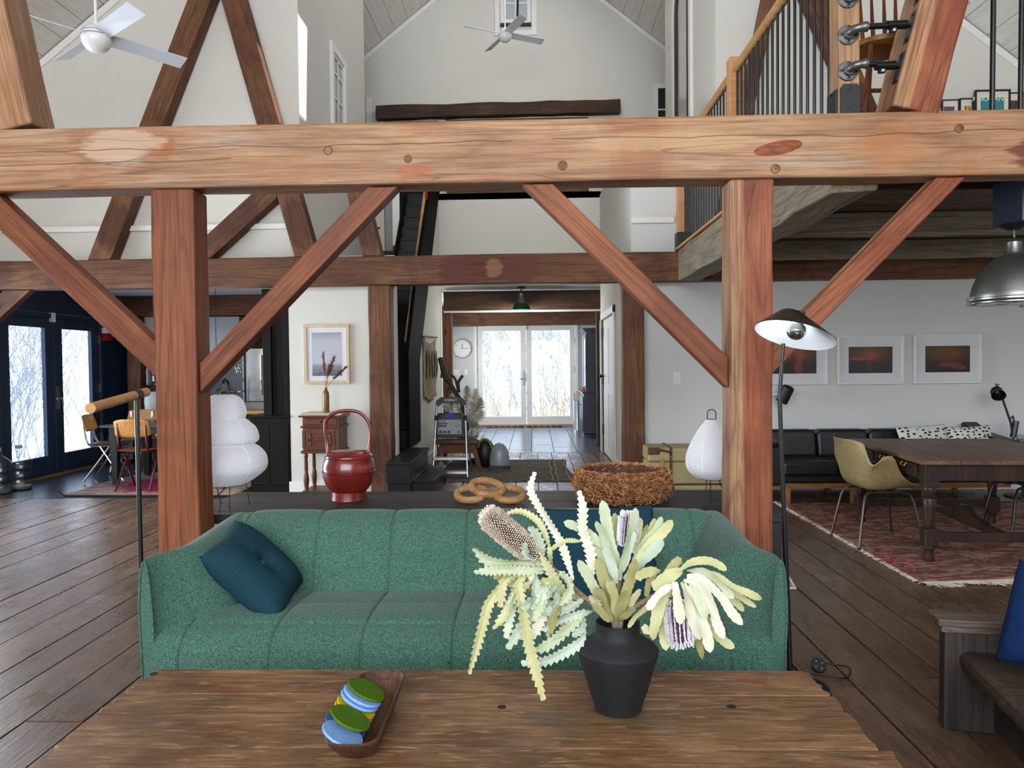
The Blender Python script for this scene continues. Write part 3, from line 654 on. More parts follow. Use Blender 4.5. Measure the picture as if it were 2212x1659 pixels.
# post with the pipe rungs
xp0, xp1 = at(1812, 120, 3.8).x, at(1856, 120, 3.8).x
lp = timber('loft_post', 'square knotty pine post bolted to the tie beam by black plates', ((xp0+xp1)/2, 3.86, zt1-.01), ((xp0+xp1)/2, 3.86, zt1+2.2), xp1-xp0, xp1-xp0+.02, W_BEAM, up=(0, -1, 0), seed=81, cat='post', bevel=.004)
zpl = at(1834, 182, 3.8).z
bp = MB().prism([(xp0+.006, zt1), (xp1+.002, zt1), (xp1+.002, zpl-.02), (xp1-.012, zpl), (xp0+.02, zpl), (xp0+.006, zpl-.02)], lambda a, b: (a, 3.79, b), lambda a, b: (a, 3.80, b))
bp.box(xp0-.012, 3.805, zt1, xp0-.002, 3.92, zpl-.02)
o = obj('base_plate', bp, BLACKS, lp, bevel=.001); o.matrix_parent_inverse = lp.matrix_world.inverted(); o['label'] = 'black steel base plate'
bm_ = MB()
for zz in (zt1+.035, zt1+.13): bm_.lathe([(.006, 0), (.006, .006), (0, .007)], (xp0-.012, 3.86, zz), 8, (-1, 0, 0)).lathe([(.006, 0), (.006, .006), (0, .007)], ((xp0+xp1)/2, 3.79, zz+.01), 8, (0, -1, 0))
o = obj('bolt', bm_, BLACKM, lp); o.matrix_parent_inverse = lp.matrix_world.inverted()
IRON = flat('grey_iron', '#6b6a69', .42, .85, var=.15, scale=20)
BPIPE = flat('black_pipe', '#141516', .32, .4, var=.15)
def rung(cy, ey, ex, label):
    c = at(1831, cy, 3.80); c.y = 3.80
    e = at(ex, ey, 3.82); e.y = 3.74
    t = thing('pipe_rung', label, 'rung', c, 0, 'pipe rungs between post and strut')
    R = .049
    f = MB().lathe([(R, 0), (R, -.004), (R-.003, -.009), (.027, -.010), (.025, -.03), (.015, -.03)], (0, 0, 0), 28, (0, 1, 0))
    fo = obj('flange', f, IRON, t, smooth=True, sharp=30)
    sc = MB()
    for k in range(4): sc.lathe([(.007, 0), (.007, .005), (.002, .006)], (.036*cos(k*pi/2), -.010, .036*sin(k*pi/2)), 8, (0, -1, 0))
    obj('screw', sc, BLACKM, fo)
    ln = e-c
    el = MB().tube(spline([(0, -.015, 0), (0, -.04, .002), (.016, -.062, .005), (.045, -.068, .009), (.066, -.068, .010)], 5), [.019, .019, .019, .019, .02]+[.02]*11+[.024]*5, 14)
    obj('elbow', el, IRON, t, smooth=True)
    L = ln.x-.05; z1 = ln.z
    pp = MB().tube([(.05, -.068, .010), (L, -.066, z1)], .0145, 12); obj('pipe', pp, BPIPE, t, smooth=True)
    cl = MB().tube([(L-.075, -.067, z1-.001), (L+.02, -.066, z1+.001)], .021, 12).box(L-.06, -.078, z1-.035, L-.03, -.056, z1-.015); co = obj('clamp', cl, BPIPE, t, smooth=True)
    obj('bolt', MB().lathe([(.008, 0), (.008, .008), (0, .009)], (L-.045, -.078, z1-.028), 10, (0, -1, 0)), CHROME, co)
    u = Vector((.26, 0, .965)); n_ = Vector((.965, 0, -.26)); pc = Vector((ln.x, -.04, z1))
    pl = MB().bar(pc-u*.075, pc+u*.075, .05, .008, up=n_).bar((L+.015, -.066, z1), (ln.x+.002, -.05, z1), .022, .014)
    po = obj('plate', pl, BLACKS, t, bevel=.001)
    b2 = MB()
    for s in (-.06, .06): b2.lathe([(.007, 0), (.007, .006), (0, .007)], pc+u*s-n_*.004, 8, -n_)
    obj('bolt', b2, BLACKM, po)
    return t
rung(154, 156, 1929, 'lower black pipe rung joining the pine post to the strut')
rung(76, 70, 1953, 'upper black pipe rung joining the pine post to the strut')
rung(-3, -12, 1975, 'black pipe rung cut off by the top of the photo')
# tall spindle chair on the loft
ch = at(1903, 120, 4.35)
W_CHAIR = wood('dark_chair_wood', '#2a1408', '#5c2f16', '#7c4522', axis='Z', knots=False, cracks=0, rough=.4)
t = thing('spindle_chair', 'dark spindle-back chair standing on the loft behind the pipe rungs', 'chair', (ch.x, 4.35, 2.6))
zs = at(1903, 97, 4.35).z-2.6
obj('seat', MB().lathe([(0, zs-.06), (.1, zs-.058), (.168, zs-.03), (.172, zs-.005), (.16, zs), (.1, zs-.01), (0, zs-.012)], n=26), wood('chair_seat', '#4a2c10', '#7c4f20', '#94662f', knots=False, cracks=0, rough=.4), t, smooth=True)
for sx in (-1, 1):
    for sy in (-1, 1):
        q = Vector((sx*.1, sy*.1, zs-.04)); p = Vector((sx*.17, sy*.17, 0))
        obj('leg', MB().tube([p, p+(q-p)*.2, p+(q-p)*.45, p+(q-p)*.47, p+(q-p)*.49, q], [.011, .015, .02, .023, .019, .014], 10), W_CHAIR, t, smooth=True)
for k in range(6):
    a = -1.0+2.0*k/5; xx, yy = .148*sin(a), .148*cos(a)
    obj('spindle', MB().tube([(xx, yy, zs-.01), (xx*1.05, yy+.02, zs+.1), (xx*1.1, yy+.04, zs+.22), (xx*1.15, yy+.06, zs+.42)], [.008, .0125, .011, .006], 8), W_CHAIR, t, smooth=True)
obj('crest_rail', MB().tube([(.19*sin(a_), .15*cos(a_)+.07, zs+.43) for a_ in [-1.2+.24*k for k in range(11)]], .022, 8, flatten=1.6), W_CHAIR, t, smooth=True)
obj('stretcher', MB().tube([(-.13, -.13, .28), (.13, -.13, .28)], .012, 8).tube([(-.14, .14, .22), (.14, .14, .22)], .012, 8).tube([(-.13, -.13, .2), (-.13, .13, .2)], .012, 8).tube([(.13, -.13, .2), (.13, .13, .2)], .012, 8), W_CHAIR, t, smooth=True)
# framed prints on the loft ledge
GLASSP = glass_mat('picture_glass', (1, 1, 1, 1), .006)
PAPER = flat('print_paper', '#ddd6c8', .8, var=.02)
struct('trim_5', MB().box(3.6, YW-.12, 3.62, XR, YW, 3.66), WHITE2)
def framed(name, label, x0, x1, zt, zb, Y, fw, fmat, mat_w, art, matc=PAPER, group=None, d=.03, glass=True, lean=0, artmargin=None):
    t = thing(name, label, 'picture', ((x0+x1)/2, Y, zb), 0, group); w, h = x1-x0, zt-zb
    f = MB()
    for a in ((-w/2, 0, w/2, fw), (-w/2, h-fw, w/2, h), (-w/2, fw, -w/2+fw, h-fw), (w/2-fw, fw, w/2, h-fw)): f.box(a[0], -d, a[1], a[2], 0, a[3])
    obj('frame', f, fmat, t, bevel=.002)
    obj('mat_board', MB().box(-w/2+fw*.9, -d*.55, fw*.9, w/2-fw*.9, -d*.3, h-fw*.9), matc, t)
    m = artmargin or (mat_w,)*4
    a = obj('print', MB().box(-w/2+fw+m[0], -d*.6, fw+m[1], w/2-fw-m[2], -d*.5, h-fw-m[3]), art, t)
    if glass: obj('glass', MB().add([(-w/2+fw, -d*.8, fw), (w/2-fw, -d*.8, fw), (w/2-fw, -d*.8, h-fw), (-w/2+fw, -d*.8, h-fw)], [(0, 1, 2, 3)]), GLASSP, t)
    if lean: t.rotation_euler = (lean, 0, 0)
    return t
def artmix(name, c1, c2, c3, sc=6, st=(1, 1, 1), seed=0):
    t = NT(name); v = t.coords(st); a = t.noise(v, sc, 5, .6, 1.0)
    return t.set(color=t.ramp(a, [(.35, lin(c1)), (.5, lin(c2)), (.62, lin(c3))]), rough=.5)
def lx(px): return at(px, 220, YW-.1).x
zl = 3.66
ztop = at(2090, 210, YW-.1).z
framed('framed_print', 'black-framed print almost hidden behind the leaning strut', lx(2008), lx(2041), ztop+.02, zl, YW-.02, .012, BLACKS, .07, artmix('art_a', '#d8cfae', '#b0a070', '#e2dcc8'))
framed('framed_print', 'black-framed print with a grey and purple picture on the loft ledge', lx(2041), lx(2079), ztop, zl, YW-.02, .012, BLACKS, .07, artmix('art_b', '#3c3a44', '#6d5a6e', '#2d3a44', 14), artmargin=(.01, .05, .035, .06))
framed('framed_print', 'black-framed print with magenta and yellow shapes on the loft ledge', lx(2079.5), lx(2109), ztop+.01, zl, YW-.02, .012, BLACKS, .04, artmix('art_c', '#a3214e', '#d8c933', '#7d1530', 5, (3, 1, .8)), artmargin=(.04, .05, .005, .07))
t = framed('framed_poster', 'large black-framed teal poster with white capital letters on the loft ledge', lx(2108), lx(2185), ztop+.08, zl, YW-.06, .018, BLACKS, .04, flat('teal_poster', '#2f7e8b', .6, var=.05), glass=False, artmargin=(.045, .03, .045, .062), matc=flat('poster_cream', '#d9d2bf', .8))
hh = ztop+.08-zl; LET = flat('poster_letters', '#e9e6dc', .7)
obj('star', MB().prism([(-.03, .05), (-.02, .16), (.0, .12), (.035, .17), (.03, .05)], lambda a, b: (a+.03, -.021, b), lambda a, b: (a+.03, -.019, b)), flat('poster_red', '#b5414b', .6), t)
text_part('lettering', 'ANKALANGA', LET, t, (0, -.0215, hh-.098), .070)
framed('framed_print', 'black-framed print with a dark disc and an orange edge at the right of the ledge', lx(2185.5), lx(2222), ztop+.06, zl, YW-.02, .012, BLACKS, .04, artmix('art_d', '#2a211b', '#4a3a2c', '#c2633a', 4), artmargin=(.005, .03, .03, .07))
# ================================================================== ceiling fans
FANW = flat('white_gloss_fan', '#e6e6e4', .25, var=.01)
FANB = flat('white_fan_blade', '#d4d8de', .4, var=.02)
def fan(c, ztop_, R, a0, label):
    t = thing('ceiling_fan', label, 'ceiling fan', (c.x, c.y, c.z), 0, 'ceiling fans')
    s = R/.66; r = .104*s
    prof = [(0, -r)]+[(r*sin(a), -r*cos(a)) for a in [pi*k/18 for k in range(1, 16)]]+[(.02*s, r*.99), (.02*s, r*1.15), (.012*s, r*1.2)]
    h = MB().lathe(prof, n=30); obj('hub', h, FANW, t, smooth=True, sharp=50)
    obj('seam', MB().lathe([(r*1.003, .012*s), (r*1.003, .016*s)], n=30).lathe([(r*.93, .04*s), (r*.93, .043*s)], n=30), BLACKS, t)
    obj('downrod', MB().tube([(0, 0, r), (0, 0, ztop_-c.z)], .011*s, 10), FANW, t, smooth=True)
    obj('canopy', MB().lathe([(.055, -.05), (.06, .0), (.06, .03), (.02, .05)], (0, 0, ztop_-c.z-.03), 18), FANW, t, smooth=True)
    for k in range(4):
        a = a0+k*pi/2; ca, sa = cos(a), sin(a); m = MB()
        P = lambda u, v, w: Vector((ca*u-sa*v, sa*u+ca*v, w))
        w0, w1, th = .052*s, .06*s, .007
        vs = []
        for u, w in ((r*.7, w0), (R-.05*s, w1), (R, w1)):
            uu = u; sk = .05*s if u == R else 0
            for v, sg in ((-w, -1), (w, 1)):
                tilt = -sg*.022*s
                vs += [P(uu-(.0 if sg < 0 else sk*.0)-(sk if sg > 0 else 0)*0, v, tilt+.02*s-th/2), P(uu, v, tilt+.02*s+th/2)]
        m.add(vs, [(0, 1, 3, 2), (4, 5, 1, 0), (6, 2, 3, 7), (0, 2, 6, 4), (1, 5, 7, 3), (8, 9, 5, 4), (10, 6, 7, 11), (4, 6, 10, 8), (5, 9, 11, 7), (8, 10, 11, 9)])
        obj('blade', m, FANB, t)
    return t
cf = at(208, 84, 5.5); fan(cf, roofz(cf.x), .66, radians(-38), 'white ball-shaped ceiling fan at the upper left')
cf2 = at(1091, 77, 11.0); fan(cf2, roofz(cf2.x), .62, radians(27), 'white ceiling fan in front of the gable window')
# ================================================================== upper gallery
def gx(px, py=200): return at(px, py, YG).x
def gz(py, px=1100): return at(px, py, YG).z
m = MB(); x0, x1, z0, z1 = gx(1083), gx(1148), gz(52), gz(-70)
FXZ = lambda a, b, d: (a, d, b)
m.rim(x0, z0, x1, z1, .06, FXZ, YG-.05, YG-.02)
for a in (((x0+x1)/2-.012, z0+.06, (x0+x1)/2+.012, z1-.06), (x0+.06, z0+.32, (x0+x1)/2-.012, z0+.345), ((x0+x1)/2+.012, z0+.32, x1-.06, z0+.345), (x0+.06, z0+.66, (x0+x1)/2-.012, z0+.685), ((x0+x1)/2+.012, z0+.66, x1-.06, z0+.685)): m.box(a[0], YG-.045, a[1], a[2], YG-.03, a[3])
w = struct('window_4', m, WHITE2)
obj('casing', MB().box(x0-.1, YG-.02, z0-.18, x0-.01, YG, z1+.1).box(x1+.01, YG-.02, z0-.18, x1+.1, YG, z1+.1).box(x0-.1, YG-.025, z0-.2, x1+.1, YG, z0-.12), WHITE2, w)
obj('sill', MB().box(x0-.01, YG-.06, z0-.05, x1+.01, YG-.01, z0-.015), W_DARK, w)
obj('pane', MB().box(x0+.05, YG-.035, z0+.05, x1-.05, YG-.03, z1-.05), flat('mirror_pane', '#c9d2d6', .08, .4, var=.02), w)
obj('cord', MB().tube([((x0+x1)/2+.06, YG-.055, z1), ((x0+x1)/2+.03, YG-.055, z0+.1)], .018, 8), BLACKM, w)
timber('wall_beam', 'dark rough beam fixed across the far gable wall', (gx(815), YG-.09, (gz(229)+gz(257))/2), (gx(1338), YG-.09, (gz(226)+gz(253))/2), .16, gz(227)-gz(255), W_DARK, seed=91, jit=.01, cat='beam')
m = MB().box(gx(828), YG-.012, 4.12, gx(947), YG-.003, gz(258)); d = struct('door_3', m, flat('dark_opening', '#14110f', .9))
m = MB().box(gx(963), YG-.05, 4.12, gx(1270), YG-.004, gz(258)); o = obj('wood_panel', m, W_BACK); tag(o, 'brown boarded panel below the dark beam on the gable wall', 'panel')
struct('trim_6', MB().box(gx(797)-.05, YG-.02, 4.12, gx(797)+.05, YG, gz(205)), WHITE2)
m = MB(); x0, x1, z0, z1 = gx(1412), gx(1470), 4.8, gz(190)
m.rim(x0, z0, x1, z1, .07, FXZ, YG-.04, YG-.01).box(x0+.07, YG-.038, gz(246), x1-.07, YG-.02, gz(243))
w = struct('window_5', m, WHITE2); obj('pane', MB().box(x0+.06, YG-.03, z0+.06, x1-.06, YG-.02, z1-.06), flat('dark_pane', '#2c332f', .1), w)
# interior window in the left gallery wall
ya, yb = ax(712, 150, -2.542).y, ax(743, 180, -2.542).y; za, zb = 4.2, ax(714, 92, -2.542).z
m = MB()
m.rim(ya, za, yb, zb, .09, lambda a, b, d: (d, a, b), -2.541, -2.50)
w = struct('window_6', m, WHITE2)
m = MB(); 
m.rim(ya+.09, za+.09, yb-.09, zb-.09, .04, lambda a, b, d: (d, a, b), -2.537, -2.52).box(-2.537, (ya+yb)/2-.015, za+.13, -2.522, (ya+yb)/2+.015, zb-.13)
for k in range(1, 4):
    m.box(-2.537, ya+.13, za+(zb-za)*k/4-.012, -2.524, (ya+yb)/2-.015, za+(zb-za)*k/4+.012).box(-2.537, (ya+yb)/2+.015, za+(zb-za)*k/4-.012, -2.524, yb-.13, za+(zb-za)*k/4+.012)
obj('sash', m, WHITE2, w)
obj('pane', MB().box(-2.5415, ya+.09, za+.09, -2.538, yb-.09, zb-.09), flat('grey_pane', '#9aa09c', .1, var=.1), w)
# arched door in the right gallery wall
xg = 1.97; y0, y1 = ax(1497, 150, xg).y, ax(1456, 150, xg).y; zs_, yc, R = ax(1456, 50, xg).z, (y0+y1)/2, (y1-y0)/2
def arch(m, r0, r1, d0, d1, zb_):
    pts = [(yc+cos(a)*r1, zs_+sin(a)*r1) for a in [pi*k/20 for k in range(21)]]; pin = [(yc+cos(a)*r0, zs_+sin(a)*r0) for a in [pi*k/20 for k in range(21)]]
    for (p, q) in ((pts, pin),):
        for k in range(20):
            m.prism([p[k], p[k+1], q[k+1], q[k]], lambda a, b: (xg-d0, a, b), lambda a, b: (xg-d1, a, b))
    m.box(xg-d1, yc-r1, zb_, xg-d0, yc-r0, zs_).box(xg-d1, yc+r0, zb_, xg-d0, yc+r1, zs_)
    return m
dd = struct('door_4', arch(MB(), R-.12, R, 0, .035, 4.1), WHITE2)
obj('door_leaf', arch(MB(), R-.30, R-.12, -.002, .02, 4.1), wood('dark_door', '#1c0e07', '#3a2113', '#4c2d1a', axis='Z', knots=False), dd)
m = MB().box(xg-.004, yc-R+.3, 4.1, xg-.0, yc+R-.3, zs_); m.prism([(yc+cos(a)*(R-.3), zs_+sin(a)*(R-.3)) for a in [pi*k/16 for k in range(17)]], lambda a, b: (xg-.004, a, b), lambda a, b: (xg-.0, a, b))
obj('pane', m, flat('pale_pane', '#b9bdb4', .15), dd)
# ================================================================== dark plank console behind the sofa
W_CONS = wood('black_stained_plank', '#141312', '#24221f', '#34312c', rough=.55, knots=False, cracks=.3, line=.35)
CZ = .60
con = thing('console_table', 'low black plank table behind the green sofa holding lamps and baskets', 'table', (-.3, 4.3, 0))
cx0, cx1 = fl(484, 1077, CZ).x, 1.33
for a, b in ((3.98, 4.07), (4.075, 4.335), (4.34, 4.605), (4.61, 4.70)):
    obj('plank', MB().box(cx0, a, CZ-.05, cx1, b, CZ), W_CONS, con, world=True, bevel=.003)
for xx in (cx0+.06, cx1-.06):
    for yy in (4.06, 4.62): obj('leg', MB().box(xx-.04, yy-.04, 0, xx+.04, yy+.04, CZ-.05), W_CONS, con, world=True, bevel=.003)
# ------------------------------------------------------------------ paper lanterns
def paper():
    t = NT('lantern_paper'); t.bump(t.noise(t.coords((1, 1, 1)), 40, 4), .15, .002)
    tr = t.n('BsdfTranslucent'); tr.inputs[0].default_value = (.92, .93, .95, 1); mx = t.n('MixShader'); mx.inputs[0].default_value = .45
    t.set(color=(.88, .89, .9, 1), rough=.8, spec=.15); out = [n for n in t.t.nodes if n.type == 'OUTPUT_MATERIAL'][0]
    t.l(t.b.outputs[0], mx.inputs[1]); t.l(tr.outputs[0], mx.inputs[2]); t.l(mx.outputs[0], out.inputs[0]); return t.m
PAPERL = paper()
def lantern(cx, Y, prof_px, label, pitch=.0085, amp=.0016, cord=True, legs=(), handle=(None)):
    c = at(cx, 900, Y); s = Y/FPX
    t = thing('paper_lantern', label, 'lamp', (c.x, Y, CZ), 0, 'paper lanterns on the black table')
    pr = [(r*s, at(cx, y, Y).z-CZ) for y, r in prof_px]
    sp = spline([(0, r, z) for r, z in pr], 14); m = []
    zt, zb = pr[0][1], pr[-1][1]
    for k in range(len(sp)-1):
        for j in range(3):
            p = sp[k].lerp(sp[k+1], j/3); m.append((p.y, p.z))
    prof = [(r+amp*abs(sin(pi*z/pitch))*min(1, r/.03), z) for r, z in m]
    obj('shade', MB().lathe(prof, n=40), PAPERL, t, smooth=True, sharp=180)
    rib = MB()
    for k in range(8):
        a = k*pi/4+.2; rib.tube([((r+amp*1.1)*cos(a), (r+amp*1.1)*sin(a), z) for r, z in m[::9]], .0012, 4)
    so = obj('seam', rib, flat('paper_seam', '#f4f5f7', .8, var=.01), t)
    hm_ = MB(); rt_ = pr[0][0]
    if handle == 'arch': hm_.tube([(-rt_*.9, 0, zt-.01)]+[(-rt_*.9*cos(a), 0, zt+.035+.02*sin(a)) for a in [pi*k/10 for k in range(11)]]+[(rt_*.9, 0, zt-.01)], .0028, 6)
    else: hm_.tube([(-rt_*.45, 0, zt-.005), (-rt_*.4, 0, zt+.012), (rt_*.4, 0, zt+.012), (rt_*.45, 0, zt-.005)], .003, 6)
    hm_.tube([(rt_*cos(a), rt_*sin(a), zt) for a in [2*pi*k/16 for k in range(16)]], .002, 5, closed=True)
    obj('wire_handle', hm_, BLACKM, t, smooth=True)
    for (x0, y0, x1, y1) in legs: obj('leg', MB().tube([(x0, y0, zb+.004), (x1, y1, 0)], .0028, 6).ball((x1, y1, .003), .005, nu=6, nv=5), BLACKM, t, smooth=True)
    obj('base_ring', MB().tube([(pr[-1][0]*cos(a), pr[-1][0]*sin(a), zb) for a in [2*pi*k/20 for k in range(20)]], .003, 6, closed=True), BLACKM, t, smooth=True)
    return t, zb
LY = 4.26
L1, zb = lantern(484, LY, [(852, 16), (858, 32), (872, 42), (890, 46), (899, 45), (904.5, 43.5), (911, 51), (924, 65), (940, 71), (952, 70.5), (960, 62), (967, 72), (982, 85), (1000, 89), (1016, 84), (1030, 68), (1040, 53), (1046, 42)],
    'large white paper lantern shaped like a three-bulge gourd on black wire legs', pitch=.0125, amp=.0022, legs=((-.07, .03, -.055, .06), (.05, -.06, .05, -.07), (.1, .05, .115, .06)))
cd = MB().tube(spline([(.0, -.02, zb+.03), (.01, -.03, zb-.01), (-.02, -.05, zb-.05), (-.12, -.06, .02), (-.3, -.05, .005)], 6), .0035, 6).lathe([(.012, 0), (.012, .05)], (0, -.02, zb-.02), 8)
obj('cord', cd, BLACKM, L1, smooth=True)
lantern(1537, 4.22, [(906, 10), (914, 17), (928, 28), (945, 38), (961, 46), (980, 53), (995, 55), (1010, 53), (1021, 46), (1030, 34), (1034, 24)],
    'small white teardrop paper lantern with an arched wire handle', pitch=.0115, amp=.0016, legs=((-.035, -.03, -.06, -.10), (.0, .03, .0, .03), (.035, -.01, .1, .04)), handle='arch')
# ------------------------------------------------------------------ red lacquer basket
def lacquer():
    t = NT('red_lacquer'); v = t.coords((1, 1, 1)); w = t.noise(v, 7, 5, .65)
    c = t.mix(t.ramp(w, [(.4, 0), (.7, 1)]), lin('#5d1511'), lin('#83251a')); c = t.mix(t.ramp(t.noise(v, 16, 6, .7), [(.66, 0), (.74, .7)]), c, lin('#4a120d'))
    return t.set(color=c, rough=.27, coat=.3)
LAC = lacquer(); LACT = flat('lacquer_trim', '#5a130f', .35)
by, bx = 4.42, at(754, 1040, 4.42).x; s = by/FPX
bk = thing('lacquer_basket', 'round red lacquer basket with lid and tall arched handle', 'basket', (bx, by, CZ))
bz = lambda y: at(754, y, by).z-CZ
obj('foot', MB().lathe([(.0, 0), (38*s, 0), (39*s, .004), (37.5*s, .03), (37*s, .052), (40*s, .06)], n=36), LAC, bk, smooth=True)
hz = .052; H1 = bz(1037)-.0
body = [(37*s, hz), (44*s, hz+.02), (51*s, hz+.05), (55*s, hz+.085), (56.5*s, hz+.115), (56*s, hz+.15), (53.5*s, hz+.18), (50*s, hz+.20)]
obj('body', MB().lathe(body, n=48), LAC, bk, smooth=True)
obj('band', MB().lathe([(56.3*s, hz+.112), (57.6*s, hz+.116), (57.6*s, hz+.121), (56.3*s, hz+.125)], n=48), LACT, bk, smooth=True)
obj('lid', MB().lathe([(50.5*s, hz+.198), (51.5*s, hz+.205), (50*s, hz+.216), (45*s, hz+.228), (41*s, hz+.233), (39.5*s, hz+.238), (0, hz+.24)], n=48), LAC, bk, smooth=True, sharp=60)
hp = [(-41*s, -.05, hz+.14), (-43*s, -.02, hz+.2), (-46*s, 0, hz+.27), (-50*s, 0, bz(925)), (-46*s, 0, bz(905)), (-26*s, 0, bz(891)), (0, 0, bz(887)), (26*s, 0, bz(892)), (44*s, 0, bz(912)), (49*s, 0, bz(938)), (46*s, 0, bz(965)), (42*s, -.01, hz+.22), (41*s, -.03, hz+.14)]
obj('handle', MB().tube(spline(hp, 6), .0105, 10, flatten=.75), LAC, bk, smooth=True)
# ------------------------------------------------------------------ carved wooden chain
W_LINK = wood('carved_link_wood', '#6d4825', '#a2713f', '#bd9058', knots=False, cracks=.3, rough=.55, gs=3, stain='#d7c5a8', stain_amt=.35)
kx, ky = at(1060, 1060, 4.34).x, 4.34
kn = thing('wooden_chain', 'carved chain of three pale wooden rings', 'decoration', (kx, ky, CZ))
def ring(c, R, r, rx, ry, rz, sq=1.0):
    m = MB(); m.tube([(R*cos(a), R*sq*sin(a), 0) for a in [2*pi*k/36 for k in range(36)]], r, 14, closed=True)
    m.xf(Matrix.Translation(c) @ Matrix.Rotation(rz, 4, 'Z') @ Matrix.Rotation(ry, 4, 'Y') @ Matrix.Rotation(rx, 4, 'X')); return m
sk = 4.34/FPX
obj('link', ring((-42*sk, 0, .045), .083, .0215, .29, -.04, 0), W_LINK, kn, smooth=True)
obj('link', ring((-8*sk, .012, .078), .092, .0215, .34, .20, -.15, .85), W_LINK, kn, smooth=True)
obj('link', ring((40*sk, -.01, .043), .083, .0215, .27, .03, 0), W_LINK, kn, smooth=True)
# ------------------------------------------------------------------ twig nest basket
TWG = NT('nest_twig'); oi = TWG.noise(TWG.coords((1, 1, 1), rnd=False), 30, 3)
TWG = TWG.set(color=TWG.ramp(oi, [(.3, lin('#6a4326')), (.5, lin('#a26c42')), (.7, lin('#c6966a'))]), rough=.75)
ny, nx = 4.36, at(1344, 1050, 4.36).x; R = 104*ny/FPX
nb = thing('twig_basket', 'wide nest-like basket of tangled orange-brown twigs', 'basket', (nx, ny, CZ))
prof = [(0, .02), (R*.62, .02), (R*.74, .06), (R*.75, .12), (R*.78, .175), (R*.86, .182), (R*.93, .15), (R*.95, .10), (R*.88, .05), (R*.7, .012), (0, .01)]
obj('core', MB().lathe(prof, n=44), flat('nest_core', '#4d3220', .9, var=.4, scale=40, bump=.6), nb, smooth=True)
r = random.Random(12); tw = MB()
for i in range(1900):
    a = r.uniform(0, 2*pi); u = r.random()
    pr_ = prof[3:10]; k = u*(len(pr_)-1.001); j = int(k); f = k-j
    rr = pr_[j][0]*(1-f)+pr_[j+1][0]*f; zz = pr_[j][1]*(1-f)+pr_[j+1][1]*f
    L = r.uniform(.06, .13); an = r.gauss(0, .75); pts = []
    out = r.uniform(.0, .034) if j > 0 else r.uniform(0, .006)
    for q in range(4):
        t_ = (q/3-.5)*L; aa = a+t_*cos(an)/rr; z2 = zz+t_*sin(an)*.7+r.uniform(-.006, .006); r2 = rr+.004+(out*q/3 if zz < .165 else out*.25)+r.uniform(-.003, .004)
        z2 = min(z2, .19)
        if r.random() < .0: pass
        pts.append((r2*cos(aa), r2*sin(aa), max(.004, z2)))
    tw.tube(pts, [.0030, .0029, .0025, .0016], 3)
tag(obj('twigs', tw, TWG, nb), kind='stuff')
# ================================================================== green sofa
def tweed():
    t = NT('green_tweed'); v = t.coords((1, 1, 1), rnd=False); f = t.noise(v, 260, 2, .6); g = t.noise(v, 70, 3, .6)
    c = t.ramp(f, [(.34, lin('#21392f')), (.5, lin('#3a5b4d')), (.66, lin('#60806f'))])
    c = t.mix(t.ramp(g, [(.35, 0), (.65, .35)]), c, lin('#4f7464'))
    t.bump(f, .35, .0015); return t.set(color=c, rough=.95, spec=.1, sheen=.12)
TWEED = tweed(); SEAM = flat('sofa_seam', '#123a31', .9)
SX0, SX1 = -1.458, .892; SM = (SX0+SX1)/2
sofa = thing('sofa', 'green tweed quilted sofa behind the coffee table', 'sofa', (SM, 3.1, 0))
seams = [-1.31+.334*k for k in range(8)]
def groove(d, w=.007): return exp(-(d/w)**2)
def xs_dense(a, b, n=300): return [a+(b-a)*i/(n-1) for i in range(n)]
def seam_cols(a, b, step=.02):
    xs = {round(a+(b-a)*i/round((b-a)/step), 5) for i in range(round((b-a)/step)+1)}
    for q in seams:
        if a < q < b: xs = {x for x in xs if abs(x-q) > .012} | {q+e for e in (-.012, -.006, -.003, 0, .003, .006, .012)}
    return sorted(xs)
def seamdist(x): return min(abs(x-s) for s in seams)
# back
bp = spline([(0, 3.18, .36), (0, 3.215, .45), (0, 3.262, .57), (0, 3.305, .655), (0, 3.36, .708), (0, 3.43, .725), (0, 3.50, .708), (0, 3.545, .65), (0, 3.56, .54), (0, 3.56, .3), (0, 3.55, .1)], 5)
bnrm = []
for k in range(len(bp)):
    d = bp[min(k+1, len(bp)-1)]-bp[max(k-1, 0)]; n = Vector((0, -d.z, d.y)).normalized(); bnrm.append(n)
BXS = seam_cols(SX0+.07, SX1-.07)
def backf(u, v):
    x = BXS[round(u*(len(BXS)-1))]; k = v*(len(bp)-1); j = min(int(k), len(bp)-2); f = k-j
    p = bp[j].lerp(bp[j+1], f); n = bnrm[j].lerp(bnrm[j+1], f)
    t = ((x+1.31) % .334)/.334; fr = max(0, min(1, (.95-v)/.3)); puff = .007*(1-abs(2*t-1)**4)-.009*groove(seamdist(x), .0035)
    e = min(x-SX0-.06, SX1-.06-x); drop = .05*max(0, 1-e/.12)**2*max(0, min(1, (p.z-.4)/.25))
    q = p+n*puff*(1 if v < .75 else 0); return (x, q.y, q.z-drop)
obj('backrest', MB().grid(backf, len(BXS), 51), TWEED, sofa, smooth=True, sharp=180, world=True)
